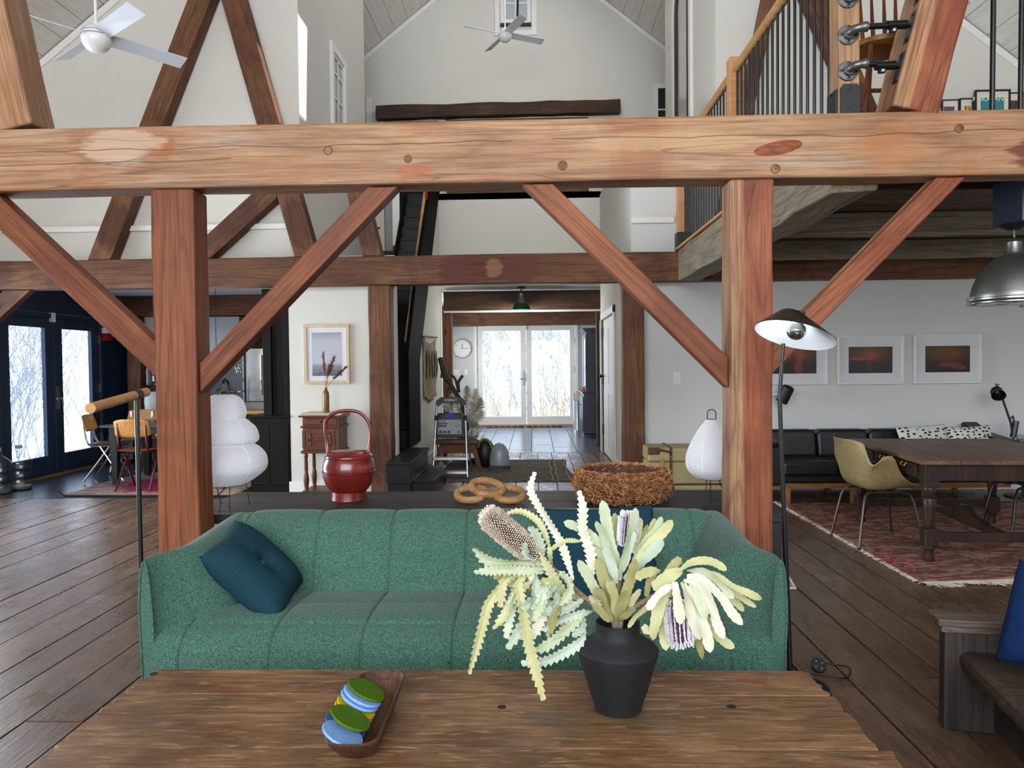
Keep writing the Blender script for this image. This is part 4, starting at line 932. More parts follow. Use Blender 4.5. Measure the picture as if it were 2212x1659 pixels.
# seat
sp_ = spline([(0, 3.30, .36), (0, 3.24, .405), (0, 3.15, .42), (0, 3.0, .43), (0, 2.85, .43), (0, 2.76, .417), (0, 2.70, .375), (0, 2.675, .31), (0, 2.68, .22), (0, 2.70, .10)], 8)
snrm = []
for k in range(len(sp_)):
    d = sp_[min(k+1, len(sp_)-1)]-sp_[max(k-1, 0)]; snrm.append(Vector((0, d.z, -d.y)).normalized())
SXS = seam_cols(SX0+.02, SX1-.02)
def seatf(u, v):
    x = SXS[round(u*(len(SXS)-1))]; k = v*(len(sp_)-1); j = min(int(k), len(sp_)-2); f = k-j
    p = sp_[j].lerp(sp_[j+1], f); n = snrm[j].lerp(snrm[j+1], f)
    t = ((x+1.31) % .334)/.334; y = p.y
    gy = 0
    for ys in (3.01, 2.785): gy += groove(y-ys, .006) if p.z > .3 else 0
    ty = (y-3.01)/.2 if y > 3.01 else ((3.01-y)/.225 if y > 2.785 else min(1, (2.785-y+max(0, .40-p.z))/.3)); ty = min(1, abs(ty))
    puff = .012*(1-abs(2*t-1)**3)*(1-abs(2*ty-1)**3)+.004-.009*groove(seamdist(x), .0035)-.008*gy
    e = min(x-SX0, SX1-x); rd = .085; back = 0
    if e < rd: back = rd-sqrt(max(0, rd*rd-(rd-e)**2))
    q = p+n*puff; ff = max(0, min(1, (2.95-q.y)/.2)); return (x, q.y+back*ff*.9, q.z-back*.55*ff)
obj('seat', MB().grid(seatf, len(SXS), 110), TWEED, sofa, smooth=True, sharp=180, world=True)
# arms
def armf(side):
    xo = SX0 if side < 0 else SX1
    def f(u, v):
        # u along Y front to back, v around the section from outer foot over the top to the inner foot
        y = 2.70+.84*u; tt = max(0, min(1, (y-2.70)/.26)); T = .045+.215*tt*tt*(3-2*tt); T *= 1-.12*max(0, (y-3.1)/.4)
        front = max(0, min(1, (y-2.70)/.05)); zt = .695+.02*max(0, min(1, (y-3.0)/.4)); zt *= .985+.015*front
        sec = [(0, .1), (0, .3), (-.006, .5), (.0, .62), (T*.12, zt-.022), (T*.36, zt), (T*.62, zt-.035), (T*.83, zt-.12), (T*.97, zt-.22), (T, .40), (T, .3)]
        k = v*(len(sec)-1); j = min(int(k), len(sec)-2); g = k-j
        p0, p1, p2, p3 = (Vector((*sec[max(j-1, 0)], 0)), Vector((*sec[j], 0)), Vector((*sec[j+1], 0)), Vector((*sec[min(j+2, len(sec)-1)], 0)))
        q = .5*((2*p1)+(p2-p0)*g+(2*p0-5*p1+4*p2-p3)*g*g+(3*p1-p0-3*p2+p3)*g**3)
        rr = max(0, .09-(y-2.70)); zz = q.y-(rr*.0); bk = max(0, y-3.46)
        xx = xo-side*q.x+side*bk*bk*9*-1
        zz -= bk*bk*6
        return (xx, y, zz)
    return f
for s_ in (-1, 1):
    am = MB().grid(armf(s_), 60, 48)
    am.f.append([k for k in range(48)]); am.f.append([59*48+k for k in range(48)][::-1])
    a_ = obj('armrest', am, TWEED, sofa, smooth=True, sharp=60, world=True)
    f = armf(s_)
    pp = MB().tube([Vector(f(0, k/40))+Vector((0, -.003, 0)) for k in range(0, 36)], .004, 6); obj('piping', pp, TWEED, a_, smooth=True, world=True)
for xx in (SX0+.15, SX1-.15):
    for yy in (2.82, 3.45): obj('leg', MB().lathe([(.02, 0), (.028, .11)], (xx, yy, 0), 12), BLACKS, sofa, world=True, smooth=True)
# cushions
def pillow_mesh(w, h, t, tuft=0, n=36, seed=0, ears=.0):
    m = MB()
    def side(sg):
        def f(u, v):
            a, b = 2*u-1, 2*v-1
            pin = 1-.07*(1-abs(a))*abs(b)**6-.0; pin2 = 1-.07*(1-abs(b))*abs(a)**6
            th = t/2*((1-abs(a)**3.2)*(1-abs(b)**3.2))**.55
            th += .06*t*mnoise.noise((a*2.2+seed, b*2.2, sg*3))*(1-a*a)*(1-b*b)
            rr = sqrt((a*w/2)**2+(b*h/2)**2); th -= tuft*exp(-(rr/.035)**2)+tuft*.5*exp(-(rr/.09)**2)
            return (a*w/2*pin2, b*h/2*pin, sg*max(th, 0))
        return f
    m.grid(side(1), n, n); m.grid(side(-1), n, n); return m
def pillow(name, label, c4, t, mat, tuft=0, group=None, seed=0, button=None, cat='cushion'):
    tl_, tr_, br_, bl_ = [Vector(p) for p in c4]; c = (tl_+tr_+br_+bl_)/4; ex = ((tr_-tl_)+(br_-bl_))/2; ey = ((tl_-bl_)+(tr_-br_))/2
    w, h = ex.length, ey.length; ex.normalize(); ez = ex.cross(ey).normalized(); ey = ez.cross(ex)
    o = obj(name, pillow_mesh(w, h, t, tuft, seed=seed), mat, smooth=True, sharp=180)
    o.matrix_world = Matrix(((ex.x, ey.x, ez.x, c.x), (ex.y, ey.y, ez.y, c.y), (ex.z, ey.z, ez.z, c.z), (0, 0, 0, 1)))
    tag(o, label, cat, group, 'thing')
    obj('piping', MB().tube([(a*w/2, b*h/2, 0) for a, b in [(-.94+1.88*k/10, -.985+.06*(1-abs(-.94+1.88*k/10))) for k in range(11)]], .0025, 6), mat, o, smooth=True)
    if button: obj('button', MB().ball((0, 0, t/2-tuft*1.5+.004), .014, .014, .006, 12, 8), button, o, smooth=True)
    return o
def wool(name, c, sc=300):
    t = NT(name); f = t.noise(t.coords((1, 1, 1), rnd=False), sc, 2, .6); cc = lin(c)
    t.bump(f, .25, .0012); return t.set(color=t.ramp(f, [(.35, tuple(x*.72 for x in cc[:3])+(1,)), (.65, tuple(min(1, x*1.25) for x in cc[:3])+(1,))]), rough=.95, spec=.1)
TEAL = wool('dark_teal_wool', '#1d3a44'); TEALB = wool('teal_button', '#0f6a6a')
A, B, C_, D = at(437, 1196, 2.84), at(520, 1118, 3.2), at(645, 1262, 3.2), at(597, 1360, 2.80)
pillow('cushion', 'dark teal cushion with a tufted button leaning in the left sofa corner', (A, B, C_, D), .17, TEAL, tuft=.03, group='dark teal cushions on the sofa', button=TEALB)
pillow('cushion', 'dark teal cushion upright behind the vase of dried flowers', (at(1160, 1098, 3.24), at(1418, 1090, 3.24), at(1425, 1300, 3.05), at(1170, 1310, 3.05)), .14, TEAL, tuft=.03, group='dark teal cushions on the sofa', seed=4)
# ================================================================== coffee table
def tabletop_mat():
    t = NT('worn_table_plank'); v = t.coords((1, 11, 11)); v2 = t.coords((2.4, 15, 15)); v3 = t.coords((2, 2.6, 2))
    f = t.noise(v, 6, 7, .7); b = t.noise(v3, 1.6, 5, .6); sc = t.noise(v2, 4.5, 7, .72, .6)
    c = t.mix(t.ramp(b, [(.38, 0), (.64, 1)]), lin('#654529'), lin('#8e6843'))
    c = t.mix(t.ramp(f, [(.36, .65), (.58, 0)]), c, lin('#38210f'))
    c = t.mix(t.ramp(sc, [(.53, 0), (.66, .8)]), c, lin('#ab8762'))
    c = t.mix(t.ramp(t.noise(v3, 1.1, 4, .6), [(.6, 0), (.7, .5)]), c, lin('#4d4c40'))
    c = t.mix(t.ramp(t.noise(t.coords((2.6, 5, 2)), 1.7, 4, .6), [(.62, 0), (.68, .55)]), c, lin('#6b2f14'))
    t.bump(t.math('ADD', f, t.math('MULTIPLY', sc, .7)), .45, .005)
    return t.set(color=c, rough=.36, spec=.5)
TTOP = tabletop_mat(); TZ = .50
tx0, tx1 = -1.15, .80
ct = thing('coffee_table', 'large old plank coffee table with a worn brown top', 'table', ((tx0+tx1)/2, 1.7, 0))
r = random.Random(4)
ty1 = fl(1000, 1447, TZ).y
for i, (a, b) in enumerate(((1.13, 1.42), (1.4225, 1.73), (1.7325, 2.015), (2.0175, ty1))):
    m = MB(); n = 10; xl = []; xr = []
    for k in range(n+1):
        y = a+(b-a)*k/n; xl.append((tx0+(.012 if i % 2 else 0)+r.uniform(-.006, .008)+(.03*max(0, (y-2.13)/.1)**2 if i == 3 else 0), y)); xr.append((tx1+(.0, .012, -.008, -.012)[i]+r.uniform(-.008, .006)-(.05*max(0, (y-2.12)/.1)**2 if i == 3 else 0), y))
    poly = xl[::-1]+[(tx0+(tx1-tx0)*q/12, a+r.uniform(-.0006, .0006)) for q in range(1, 12)]+xr+[(tx1-(tx1-tx0)*q/12, b+(r.uniform(-.003, .003) if i == 3 else 0)) for q in range(1, 12)]
    m.prism(poly, lambda x, y: (x, y, TZ-.045), lambda x, y: (x, y, TZ+(.0, .0006, -.0006, .0)[i]))
    obj('plank', m, TTOP, ct, world=True, bevel=.002, seg=1)
HOLE = flat('dark_hole', '#0d0907', .9)
for px, py in ((332, 1455.5), (1084, 1527), (1580, 1526)):
    p = fl(px, py, TZ); obj('knot_hole', MB().lathe([(.0, .0004), (.011 if px < 400 else .006, .0006), (.012, .0001)], p, 10), HOLE, ct, world=True)
for xx in (tx0+.12, tx1-.12):
    for yy in (1.22, 2.08): obj('leg', MB().box(xx-.045, yy-.045, 0, xx+.045, yy+.045, TZ-.045), TTOP, ct, world=True, bevel=.004)
obj('apron', MB().box(tx0+.1, 2.06, TZ-.13, tx1-.1, 2.09, TZ-.045).box(tx0+.1, 1.2, TZ-.13, tx1-.1, 1.23, TZ-.045).box(tx0+.1, 1.2, TZ-.13, tx0+.13, 2.09, TZ-.045).box(tx1-.13, 1.2, TZ-.13, tx1-.1, 2.09, TZ-.045), TTOP, ct, world=True)
# dough bowl and coasters
W_BOWL = wood('walnut_bowl', '#2f1b12', '#4f3224', '#6a4835', axis='Y', knots=False, cracks=.3, rough=.5, gs=2.5)
bx, y0, y1 = -.418, 1.615, 2.03
bw = thing('dough_bowl', 'long narrow walnut tray holding round felt coasters', 'tray', (bx, (y0+y1)/2, TZ))
m = MB(); L = (y1-y0)/2
def rrect(hw, hl, z, rc, n=6):
    pts = []
    for cx_, cy_, a0 in ((hw-rc, hl-rc, 0), (-hw+rc, hl-rc, pi/2), (-hw+rc, -hl+rc, pi), (hw-rc, -hl+rc, 3*pi/2)):
        for k in range(n+1): a = a0+pi/2*k/n; pts.append(Vector((cx_+rc*cos(a), cy_+rc*sin(a), z+.006*abs(cy_/L)**2*(1 if z > .03 else 0))))
    return pts
lv = [rrect(.036, L-.075, 0, .03), rrect(.044, L-.06, .004, .035), rrect(.055, L-.02, .034, .045), rrect(.0625, L, .058, .045), rrect(.059, L-.006, .061, .043), rrect(.055, L-.012, .056, .041), rrect(.047, L-.035, .028, .038), rrect(.035, L-.07, .012, .03)]
n = len(lv[0])
for q in lv: m.v += q
for i in range(len(lv)-1):
    for k in range(n): m.f.append([i*n+k, i*n+(k+1) % n, (i+1)*n+(k+1) % n, (i+1)*n+k])
m.f += [list(range(n))[::-1], list(range((len(lv)-1)*n, len(lv)*n))]
obj('bowl', m, W_BOWL, bw, smooth=True, sharp=50)
def felt(name, c):
    t = NT(name); f = t.noise(t.coords((1, 1, 1)), 260, 3, .7); cc = lin(c); t.bump(f, .4, .0015)
    return t.set(color=t.ramp(f, [(.3, tuple(x*.7 for x in cc[:3])+(1,)), (.7, tuple(min(1, x*1.2) for x in cc[:3])+(1,))]), rough=1, spec=.05)
FG, FL, FB, FY = felt('green_felt', '#4a6a1c'), felt('light_blue_felt', '#7ba3d4'), felt('blue_felt', '#3566a0'), felt('yellow_felt', '#c2a81f')
for (px, py, dz, mt, lab) in ((791, 1490, .027, FG, 'green felt coaster lying on top at the far end of the tray'), (783, 1502, .0205, FL, 'light blue felt coaster directly under the far green coaster'), (777, 1511, .014, FL, 'light blue felt coaster between the yellow and another light blue one'),
        (769, 1527, .005, FY, 'yellow felt coaster touching the light blue coasters'), (764, 1536, -.002, FY, 'yellow felt coaster partly under the nearer green coaster'), (757, 1551, .0145, FG, 'green felt coaster in the middle of the row'),
        (746, 1569, -.0055, FB, 'darker blue felt coaster under the middle green one'), (740, 1586, .001, FL, 'light blue felt coaster at the near end of the tray')):
    o = obj('coaster', MB().lathe([(0, -.0034), (.049, -.0034), (.0508, 0), (.049, .0034), (0, .0034)], n=40), mt, smooth=True, sharp=30)
    zc_ = TZ+.058+dz; o.location = fl(px, py, zc_); o.rotation_euler = (radians(-4), radians(27), 0)
    tag(o, lab, 'coaster', 'felt coasters in the tray', 'thing')
# ================================================================== vase of dried banksia
VY = 1.935; vc = at(1335, 1500, VY); VX = vc.x
VASE = flat('matt_black_clay', '#08080a', .7, var=.15, scale=14, bump=.08)
vs_ = VY/FPX; vz = lambda y: at(1335, y, VY).z-TZ
vase = thing('vase', 'matt black shouldered vase with dried banksia on the coffee table', 'vase', (VX, VY, TZ))
zs = vz(1403); zt = vz(1343)
obj('body', MB().lathe([(0, 0), (.050*1.0, 0), (51*vs_, .004), (54*vs_, .02), (64*vs_, .055), (76*vs_, .105), (87*vs_, zs-.008), (88*vs_, zs+.003), (85*vs_, zs+.008), (64*vs_, zs+.026), (50*vs_, zs+.038), (47*vs_, zs+.045), (48*vs_, zt), (45*vs_, zt+.001), (42*vs_, zt-.02), (42*vs_, zt-.06), (0, zt-.07)], n=56), VASE, vase, smooth=True, sharp=38)
def leafmat(name, a, b, c):
    t = NT(name); v = t.coords((1, 1, 1)); f = t.noise(v, 14, 4, .6); oi = t.n('ObjectInfo')
    col = t.mix(oi.outputs['Random'], lin(a), lin(b)); col = t.mix(t.ramp(f, [(.45, 0), (.75, .7)]), col, lin(c))
    tr = t.n('BsdfTranslucent'); t.l(col, tr.inputs[0]); mx = t.n('MixShader'); mx.inputs[0].default_value = .25
    t.set(color=col, rough=.7, spec=.2); out = [n for n in t.t.nodes if n.type == 'OUTPUT_MATERIAL'][0]
    t.l(t.b.outputs[0], mx.inputs[1]); t.l(tr.outputs[0], mx.inputs[2]); t.l(mx.outputs[0], out.inputs[0]); return t.m
LM = {'g': leafmat('pale_green_leaf', '#bcc5a2', '#ced5b8', '#aab58c'), 'y': leafmat('yellow_green_leaf', '#c2c18c', '#d0cfa0', '#ada56c'), 'c': leafmat('cream_leaf', '#dcd9c2', '#e4e1cd', '#c9c39f'),
      'm': leafmat('mint_leaf', '#b6c4ae', '#c8d3c0', '#a7b698'), 'o': leafmat('olive_leaf', '#a3a06a', '#b4ad78', '#8d8352')}
ZO, ZS = (970, 1000), 730/2018.0
def zp(p, Y): return at(ZO[0]+p[0]*ZS, ZO[1]+p[1]*ZS, Y)
rl_ = random.Random(21)
def leaf(parent, pts, w, mt, Ys, kind='s', twist=None):
    """pts run from the tip to the base; Ys: depth at tip and at base"""
    n = len(pts); P = [zp(p, Ys[0]+(Ys[1]-Ys[0])*k/(n-1)) for k, p in enumerate(pts)]
    length = sum((P[k+1]-P[k]).length for k in range(n-1)); W = w*ZS*VY/FPX
    tooth = W*(.46 if kind == 's' else .5); nt = max(4, int(length/tooth)); per = 2 if kind == 's' else 2
    N = nt*per; sp = spline(P, 10); acc = [0]
    for k in range(len(sp)-1): acc.append(acc[-1]+(sp[k+1]-sp[k]).length)
    def S(t):
        d = t*acc[-1]; k = 0
        while k < len(acc)-2 and acc[k+1] < d: k += 1
        f = (d-acc[k])/max(1e-9, acc[k+1]-acc[k]); return sp[k].lerp(sp[k+1], f)
    tw0 = rl_.uniform(-.7, .7) if twist is None else twist; tw1 = tw0+rl_.uniform(-.6, .6); ph = rl_.uniform(0, 6)
    m = MB()
    for i in range(N+1):
        t = i/N; c = S(t); d = (S(min(1, t+.02))-S(max(0, t-.02))).normalized(); view = (CAMO-c).normalized()
        a = d.cross(view); a = a.normalized() if a.length > .05 else d.orthogonal().normalized(); nn = a.cross(d).normalized()
        if nn.dot(view) < 0: nn = -nn
        an = tw0+(tw1-tw0)*t; a2 = a*cos(an)+nn*sin(an); n2 = nn*cos(an)-a*sin(an)
        if kind == 's':
            env = min(1, .35+t*3.2)*min(1, .35+(1-t)*3.0); hw = W/2*env*(1.0 if i % 2 else .58); fold = .32; back = -d*tooth*.28 if i % 2 else Vector((0, 0, 0))
        else:
            env = min(1, (t*9)**.5*.98+.02)*min(1, .42+(1-t)*2.0); hw = W*.44*env*(1.0 if i % 2 else .87); fold = .22; back = Vector((0, 0, 0))
        wv = W*.10*sin(ph+t*9)
        m.v += [c-a2*hw+n2*(hw*fold+wv)+back, c+n2*0, c+a2*hw+n2*(hw*fold-wv)+back]
    for i in range(N):
        q = i*3; m.f += [[q, q+1, q+4, q+3], [q+1, q+2, q+5, q+4]]
    return obj('leaf', m, LM[mt], parent, world=True, smooth=(kind != 's'), sharp=180)
MOUTH = Vector((VX, VY, TZ+zt))
STEM = wood('dry_stem', '#4a3a2a', '#756048', '#94806a', knots=False, cracks=0, gs=3)
def spike(parent, a, b, Ya, Yb, rpx, mode):
    p, q = zp(a, Ya), zp(b, Yb); R = rpx*ZS*VY/FPX; ax_ = (q-p); L = ax_.length; ax_.normalize()
    core = flat('spike_core_'+mode, {'beige': '#4a2f20', 'purple': '#3a2238'}[mode], .9)
    pr_ = [(0, 0), (R*.45, L*.02), (R*.72, L*.1), (R*.76, L*.5), (R*.74, L*.85), (R*.5, L*.97), (0, L)]
    c = obj('flower_spike', MB().lathe(pr_, p, 20, ax_), core, parent, world=True, smooth=True)
    u = ax_.orthogonal().normalized(); v = ax_.cross(u); r = random.Random(3); m = MB()
    nr = 34 if mode == 'beige' else 26; na = 32 if mode == 'beige' else 40
    for i in range(nr):
        t = (i+.5)/nr
        for k in range(na):
            an = 2*pi*(k+(.5 if (mode == 'beige' and i % 2) else 0))/na+r.uniform(-.03, .03); dr = u*cos(an)+v*sin(an)
            rr = R*(.72 if .1 < t < .9 else .55); base = p+ax_*L*t+dr*rr
            if mode == 'beige':
                tip = base+(dr+ax_*(.35+(t-.5)*.9)*-1*(1 if True else 0)).normalized()*R*r.uniform(.40, .55)
                m.tube([base, base.lerp(tip, .6), tip], [.0011, .0011, .0024], 3)
            else:
                if k % 2 == 0: tip = base+(dr*.9-ax_*.6).normalized()*R*.34; m.tube([base, base.lerp(tip, .5)+dr*R*.05, tip], [.0015, .0015, .0011], 3)
    for k in range(110 if mode == 'beige' else 60):
        an = r.uniform(0, 2*pi); q_ = sqrt(r.random())*.62; dr = u*cos(an)+v*sin(an); base = p+ax_*L*.03+dr*R*q_
        tip = base+(dr*q_*.9-ax_).normalized()*R*r.uniform(.3, .48); m.tube([base, base.lerp(tip, .6), tip], [.0011, .0011, .0022], 3)
    bt = NT('bristle_'+mode)
    if mode == 'beige': bt = bt.set(color=bt.ramp(bt.noise(bt.coords((1, 1, 1)), 60, 2), [(.35, lin('#b8a48c')), (.65, lin('#e0d5c4'))]), rough=.8)
    else: bt = bt.set(color=bt.ramp(bt.noise(bt.coords((1, 1, 1)), 60, 2), [(.35, lin('#c6bfc9')), (.65, lin('#e6e3e4'))]), rough=.8)
    tag(obj('bristles', m, bt, c, world=True), kind='stuff')
    return c
def stem(parent, pts, Ys, r0=.0065):
    n = len(pts); P = [zp(p, Ys[0]+(Ys[1]-Ys[0])*k/(n-1)) for k, p in enumerate(pts)]+[Vector((VX, VY, TZ+.04))]
    obj('stem', MB().tube(spline(P, 6), r0, 8), STEM, parent, world=True, smooth=True)
# left branch: toothed leaves and the big beige spike
bl = thing('banksia_branch', 'dried banksia branch with saw-toothed leaves and a beige spike leaning left', 'dried flowers', MOUTH, 0, 'dried banksia in the vase')
stem(bl, [(560, 590), (640, 650), (760, 760), (900, 880), (985, 960)], (1.90, 1.935))
spike(bl, (215, 300), (545, 585), 1.88, 1.92, 68, 'beige')
SL = [([(515, 55), (488, 150), (520, 230), (600, 360), (680, 500), (742, 700)], 62, 'c', (1.98, 1.93)), ([(775, 165), (800, 270), (800, 400), (850, 560), (840, 745)], 74, 'c', (1.95, 1.93)),
 ([(325, 312), (420, 290), (520, 340), (570, 420), (605, 530)], 50, 'y', (1.90, 1.92)), ([(148, 508), (230, 580), (330, 595), (440, 590), (560, 600)], 74, 'g', (1.82, 1.90)),
 ([(150, 655), (280, 640), (420, 640), (570, 655)], 66, 'g', (1.80, 1.90)), ([(118, 1262), (150, 1150), (200, 960), (240, 830), (360, 690), (500, 640)], 74, 'y', (1.80, 1.90)),
 ([(265, 995), (330, 920), (380, 800), (410, 700)], 72, 'y', (1.84, 1.90)), ([(566, 1418), (520, 1250), (470, 1060), (440, 880), (415, 720), (480, 650)], 78, 'y', (1.80, 1.89)),
 ([(348, 1112), (400, 1030), (450, 950), (520, 840), (590, 710)], 84, 'm', (1.83, 1.9)), ([(430, 1195), (540, 1190), (650, 1150), (780, 1070), (815, 985)], 74, 'm', (1.82, 1.91)),
 ([(500, 1120), (560, 1100), (640, 1050), (740, 960), (810, 875)], 76, 'g', (1.84, 1.92)), ([(490, 1050), (520, 1000), (550, 930), (590, 840)], 76, 'c', (1.84, 1.91)),
 ([(450, 475), (470, 560), (520, 620)], 72, 'm', (1.86, 1.9)), ([(545, 530), (600, 640), (650, 720), (745, 850)], 66, 'y', (1.87, 1.92)), ([(680, 650), (730, 740), (790, 830)], 54, 'c', (1.9, 1.93)),
 ([(520, 885), (620, 890), (720, 870), (800, 815)], 72, 'm', (1.86, 1.92)), ([(560, 1000), (650, 945), (770, 905), (862, 884)], 62, 'm', (1.86, 1.93)), ([(430, 870), (540, 800), (640, 730)], 84, 'm', (1.84, 1.9)),
 ([(785, 468), (700, 465), (640, 495), (590, 540)], 34, 'y', (1.95, 1.92)), ([(480, 380), (530, 450), (560, 570)], 72, 'm', (1.88, 1.91)), ([(600, 500), (620, 620), (670, 730)], 56, 'y', (1.9, 1.92)),
 ([(600, 1060), (680, 1010), (760, 930)], 60, 'c', (1.87, 1.92)), ([(250, 640), (330, 700), (420, 690), (520, 660)], 66, 'o', (1.88, 1.91)), ([(330, 880), (420, 770), (500, 700)], 60, 'g', (1.87, 1.9)),
 ([(660, 850), (720, 760), (690, 690), (620, 640)], 62, 'g', (1.87, 1.91)), ([(470, 760), (540, 730), (600, 690)], 70, 'o', (1.9, 1.91)), ([(840, 790), (880, 830), (900, 870)], 60, 'c', (1.86, 1.92)),
 ([(560, 740), (640, 780), (740, 800), (830, 800)], 60, 'g', (1.93, 1.95)), ([(740, 1040), (800, 980), (790, 900)], 60, 'm', (1.88, 1.93)), ([(380, 860), (400, 780), (470, 690)], 60, 'o', (1.93, 1.93))]
rx_ = random.Random(77)
for k in range(16):
    bx0, by0 = rx_.uniform(380, 700), rx_.uniform(600, 820); an = rx_.uniform(2.2, 4.6) if k % 3 else rx_.uniform(1.2, 2.2); L_ = rx_.uniform(130, 260)
    tip = (bx0+cos(an)*L_*.8, by0+abs(sin(an))*L_+40*rx_.random()); mid = ((bx0+tip[0])/2+rx_.uniform(-30, 30), (by0+tip[1])/2-rx_.uniform(10, 50))
    SL.append(([tip, mid, (bx0, by0)], rx_.uniform(55, 80), rx_.choice('gmycgo'), (rx_.uniform(1.80, 1.95), rx_.uniform(1.88, 1.93))))
for a in SL: leaf(bl, *a, kind='s')
# middle branch: long smooth leaves round a lilac spike
bc = thing('banksia_branch', 'dried banksia branch with upright pale green leaves round a lilac spike', 'dried flowers', MOUTH, 0, 'dried banksia in the vase')
stem(bc, [(1060, 500), (1030, 640), (1005, 800), (1000, 940)], (1.97, 1.935))
spike(bc, (1075, 308), (1060, 500), 1.97, 1.965, 66, 'purple')
CL = [([(915, 222), (935, 330), (960, 480), (1010, 630), (1015, 700)], 82, 'g', (1.95, 1.94)), ([(1115, 268), (1085, 400), (1045, 560), (1010, 690)], 72, 'g', (1.90, 1.93)), ([(878, 345), (930, 450), (960, 560), (990, 680)], 74, 'g', (1.93, 1.94)),
 ([(684, 352), (790, 392), (870, 450), (945, 530)], 66, 'g', (1.96, 1.95)), ([(1335, 340), (1270, 420), (1190, 500), (1100, 620)], 76, 'y', (1.97, 1.95)), ([(1268, 318), (1240, 400), (1160, 490), (1100, 590)], 60, 'g', (2.0, 1.96)),
 ([(1285, 460), (1190, 560), (1100, 650), (1050, 700)], 84, 'm', (1.94, 1.94)), ([(1100, 400), (1065, 520), (1030, 650)], 70, 'm', (1.915, 1.935)), ([(995, 298), (985, 380), (1000, 500)], 52, 'y', (2.02, 1.98)), ([(1145, 328), (1130, 420), (1100, 540)], 48, 'y', (2.02, 1.98)),
 ([(1185, 365), (1160, 450), (1110, 560)], 44, 'o', (2.02, 1.98)), ([(1235, 332), (1200, 420), (1140, 520)], 60, 'y', (2.03, 1.98)), ([(890, 560), (920, 680), (960, 820), (985, 955)], 78, 'o', (1.90, 1.93)), ([(1120, 572), (1085, 690), (1040, 830), (1000, 950)], 72, 'o', (1.89, 1.93)),
 ([(770, 580), (830, 680), (890, 790), (960, 930)], 72, 'g', (1.92, 1.935)), ([(880, 740), (920, 820), (970, 945)], 74, 'o', (1.88, 1.925)), ([(950, 700), (985, 800), (995, 930)], 80, 'y', (1.87, 1.92)), ([(1060, 760), (1030, 850), (1000, 955)], 72, 'o', (1.875, 1.925)),
 ([(1200, 540), (1130, 640), (1060, 760), (1010, 900)], 66, 'm', (1.96, 1.94)), ([(930, 500), (970, 600), (1000, 720)], 70, 'm', (1.91, 1.93)), ([(1150, 760), (1100, 820), (1020, 930)], 64, 'y', (1.88, 1.925)), ([(1110, 860), (1060, 900), (1010, 950)], 56, 'o', (1.87, 1.92)), ([(850, 850), (900, 880), (960, 950)], 54, 'o', (1.88, 1.92)),
 ([(830, 420), (890, 520), (950, 640), (980, 760)], 60, 'g', (1.97, 1.95))]
for a in CL: leaf(bc, *a, kind='w')
# right branch: drooping cream leaves over a striped purple spike
br = thing('banksia_branch', 'dried banksia branch drooping right with cream leaves over a striped purple spike', 'dried flowers', MOUTH, 0, 'dried banksia in the vase')
stem(br, [(1370, 800), (1330, 740), (1250, 780), (1130, 850), (1030, 930)], (1.84, 1.925))
spike(br, (1385, 1072), (1360, 800), 1.83, 1.84, 88, 'purple')
RL = [([(1660, 640), (1560, 588), (1450, 595), (1370, 650)], 56, 'y', (1.85, 1.85)), ([(1868, 816), (1780, 775), (1690, 740), (1600, 680), (1480, 640)], 54, 'y', (1.86, 1.85)), ([(1835, 862), (1750, 805), (1640, 740), (1520, 670), (1420, 670)], 50, 'y', (1.84, 1.84)),
 ([(1755, 968), (1690, 900), (1620, 800), (1500, 690), (1420, 680)], 66, 'c', (1.80, 1.83)), ([(1642, 1050), (1600, 950), (1560, 820), (1480, 720), (1400, 700)], 66, 'c', (1.78, 1.82)), ([(1560, 1135), (1530, 1000), (1465, 850), (1400, 720)], 74, 'c', (1.765, 1.82)),
 ([(1505, 1060), (1460, 950), (1430, 820), (1390, 710)], 74, 'c', (1.755, 1.82)), ([(1392, 965), (1372, 850), (1350, 710)], 72, 'c', (1.75, 1.81)), ([(1300, 1120), (1280, 1030), (1275, 940), (1330, 770)], 62, 'y', (1.83, 1.85)), ([(1215, 1062), (1235, 960), (1275, 820), (1350, 720)], 84, 'y', (1.82, 1.84)),
 ([(1145, 985), (1210, 1000), (1250, 930)], 66, 'y', (1.83, 1.85)), ([(1515, 1175), (1490, 1090), (1450, 1000), (1420, 880)], 56, 'o', (1.87, 1.86)), ([(1705, 1105), (1640, 1065), (1570, 1000), (1490, 860)], 62, 'y', (1.86, 1.86)), ([(1068, 985), (1110, 920), (1180, 860), (1300, 750)], 48, 'y', (1.86, 1.88)),
 ([(1185, 880), (1250, 790), (1340, 725)], 56, 'c', (1.79, 1.82)), ([(1700, 810), (1620, 720), (1530, 650), (1420, 640)], 66, 'g', (1.81, 1.84)), ([(1220, 760), (1290, 690), (1390, 640)], 92, 'y', (1.86, 1.86)), ([(1762, 885), (1680, 800), (1560, 700)], 50, 'y', (1.87, 1.86)),
 ([(1605, 940), (1560, 850), (1510, 730), (1420, 690)], 66, 'c', (1.79, 1.82)), ([(1540, 930), (1500, 840), (1440, 720)], 66, 'g', (1.77, 1.82)), ([(1110, 690), (1180, 650), (1260, 650)], 72, 'y', (1.87, 1.9)), ([(1390, 570), (1340, 610), (1280, 700)], 60, 'o', (1.9, 1.89)), ([(1240, 620), (1200, 700), (1180, 800)], 60, 'o', (1.9, 1.91))]
for a in RL: leaf(br, *a, kind='w')
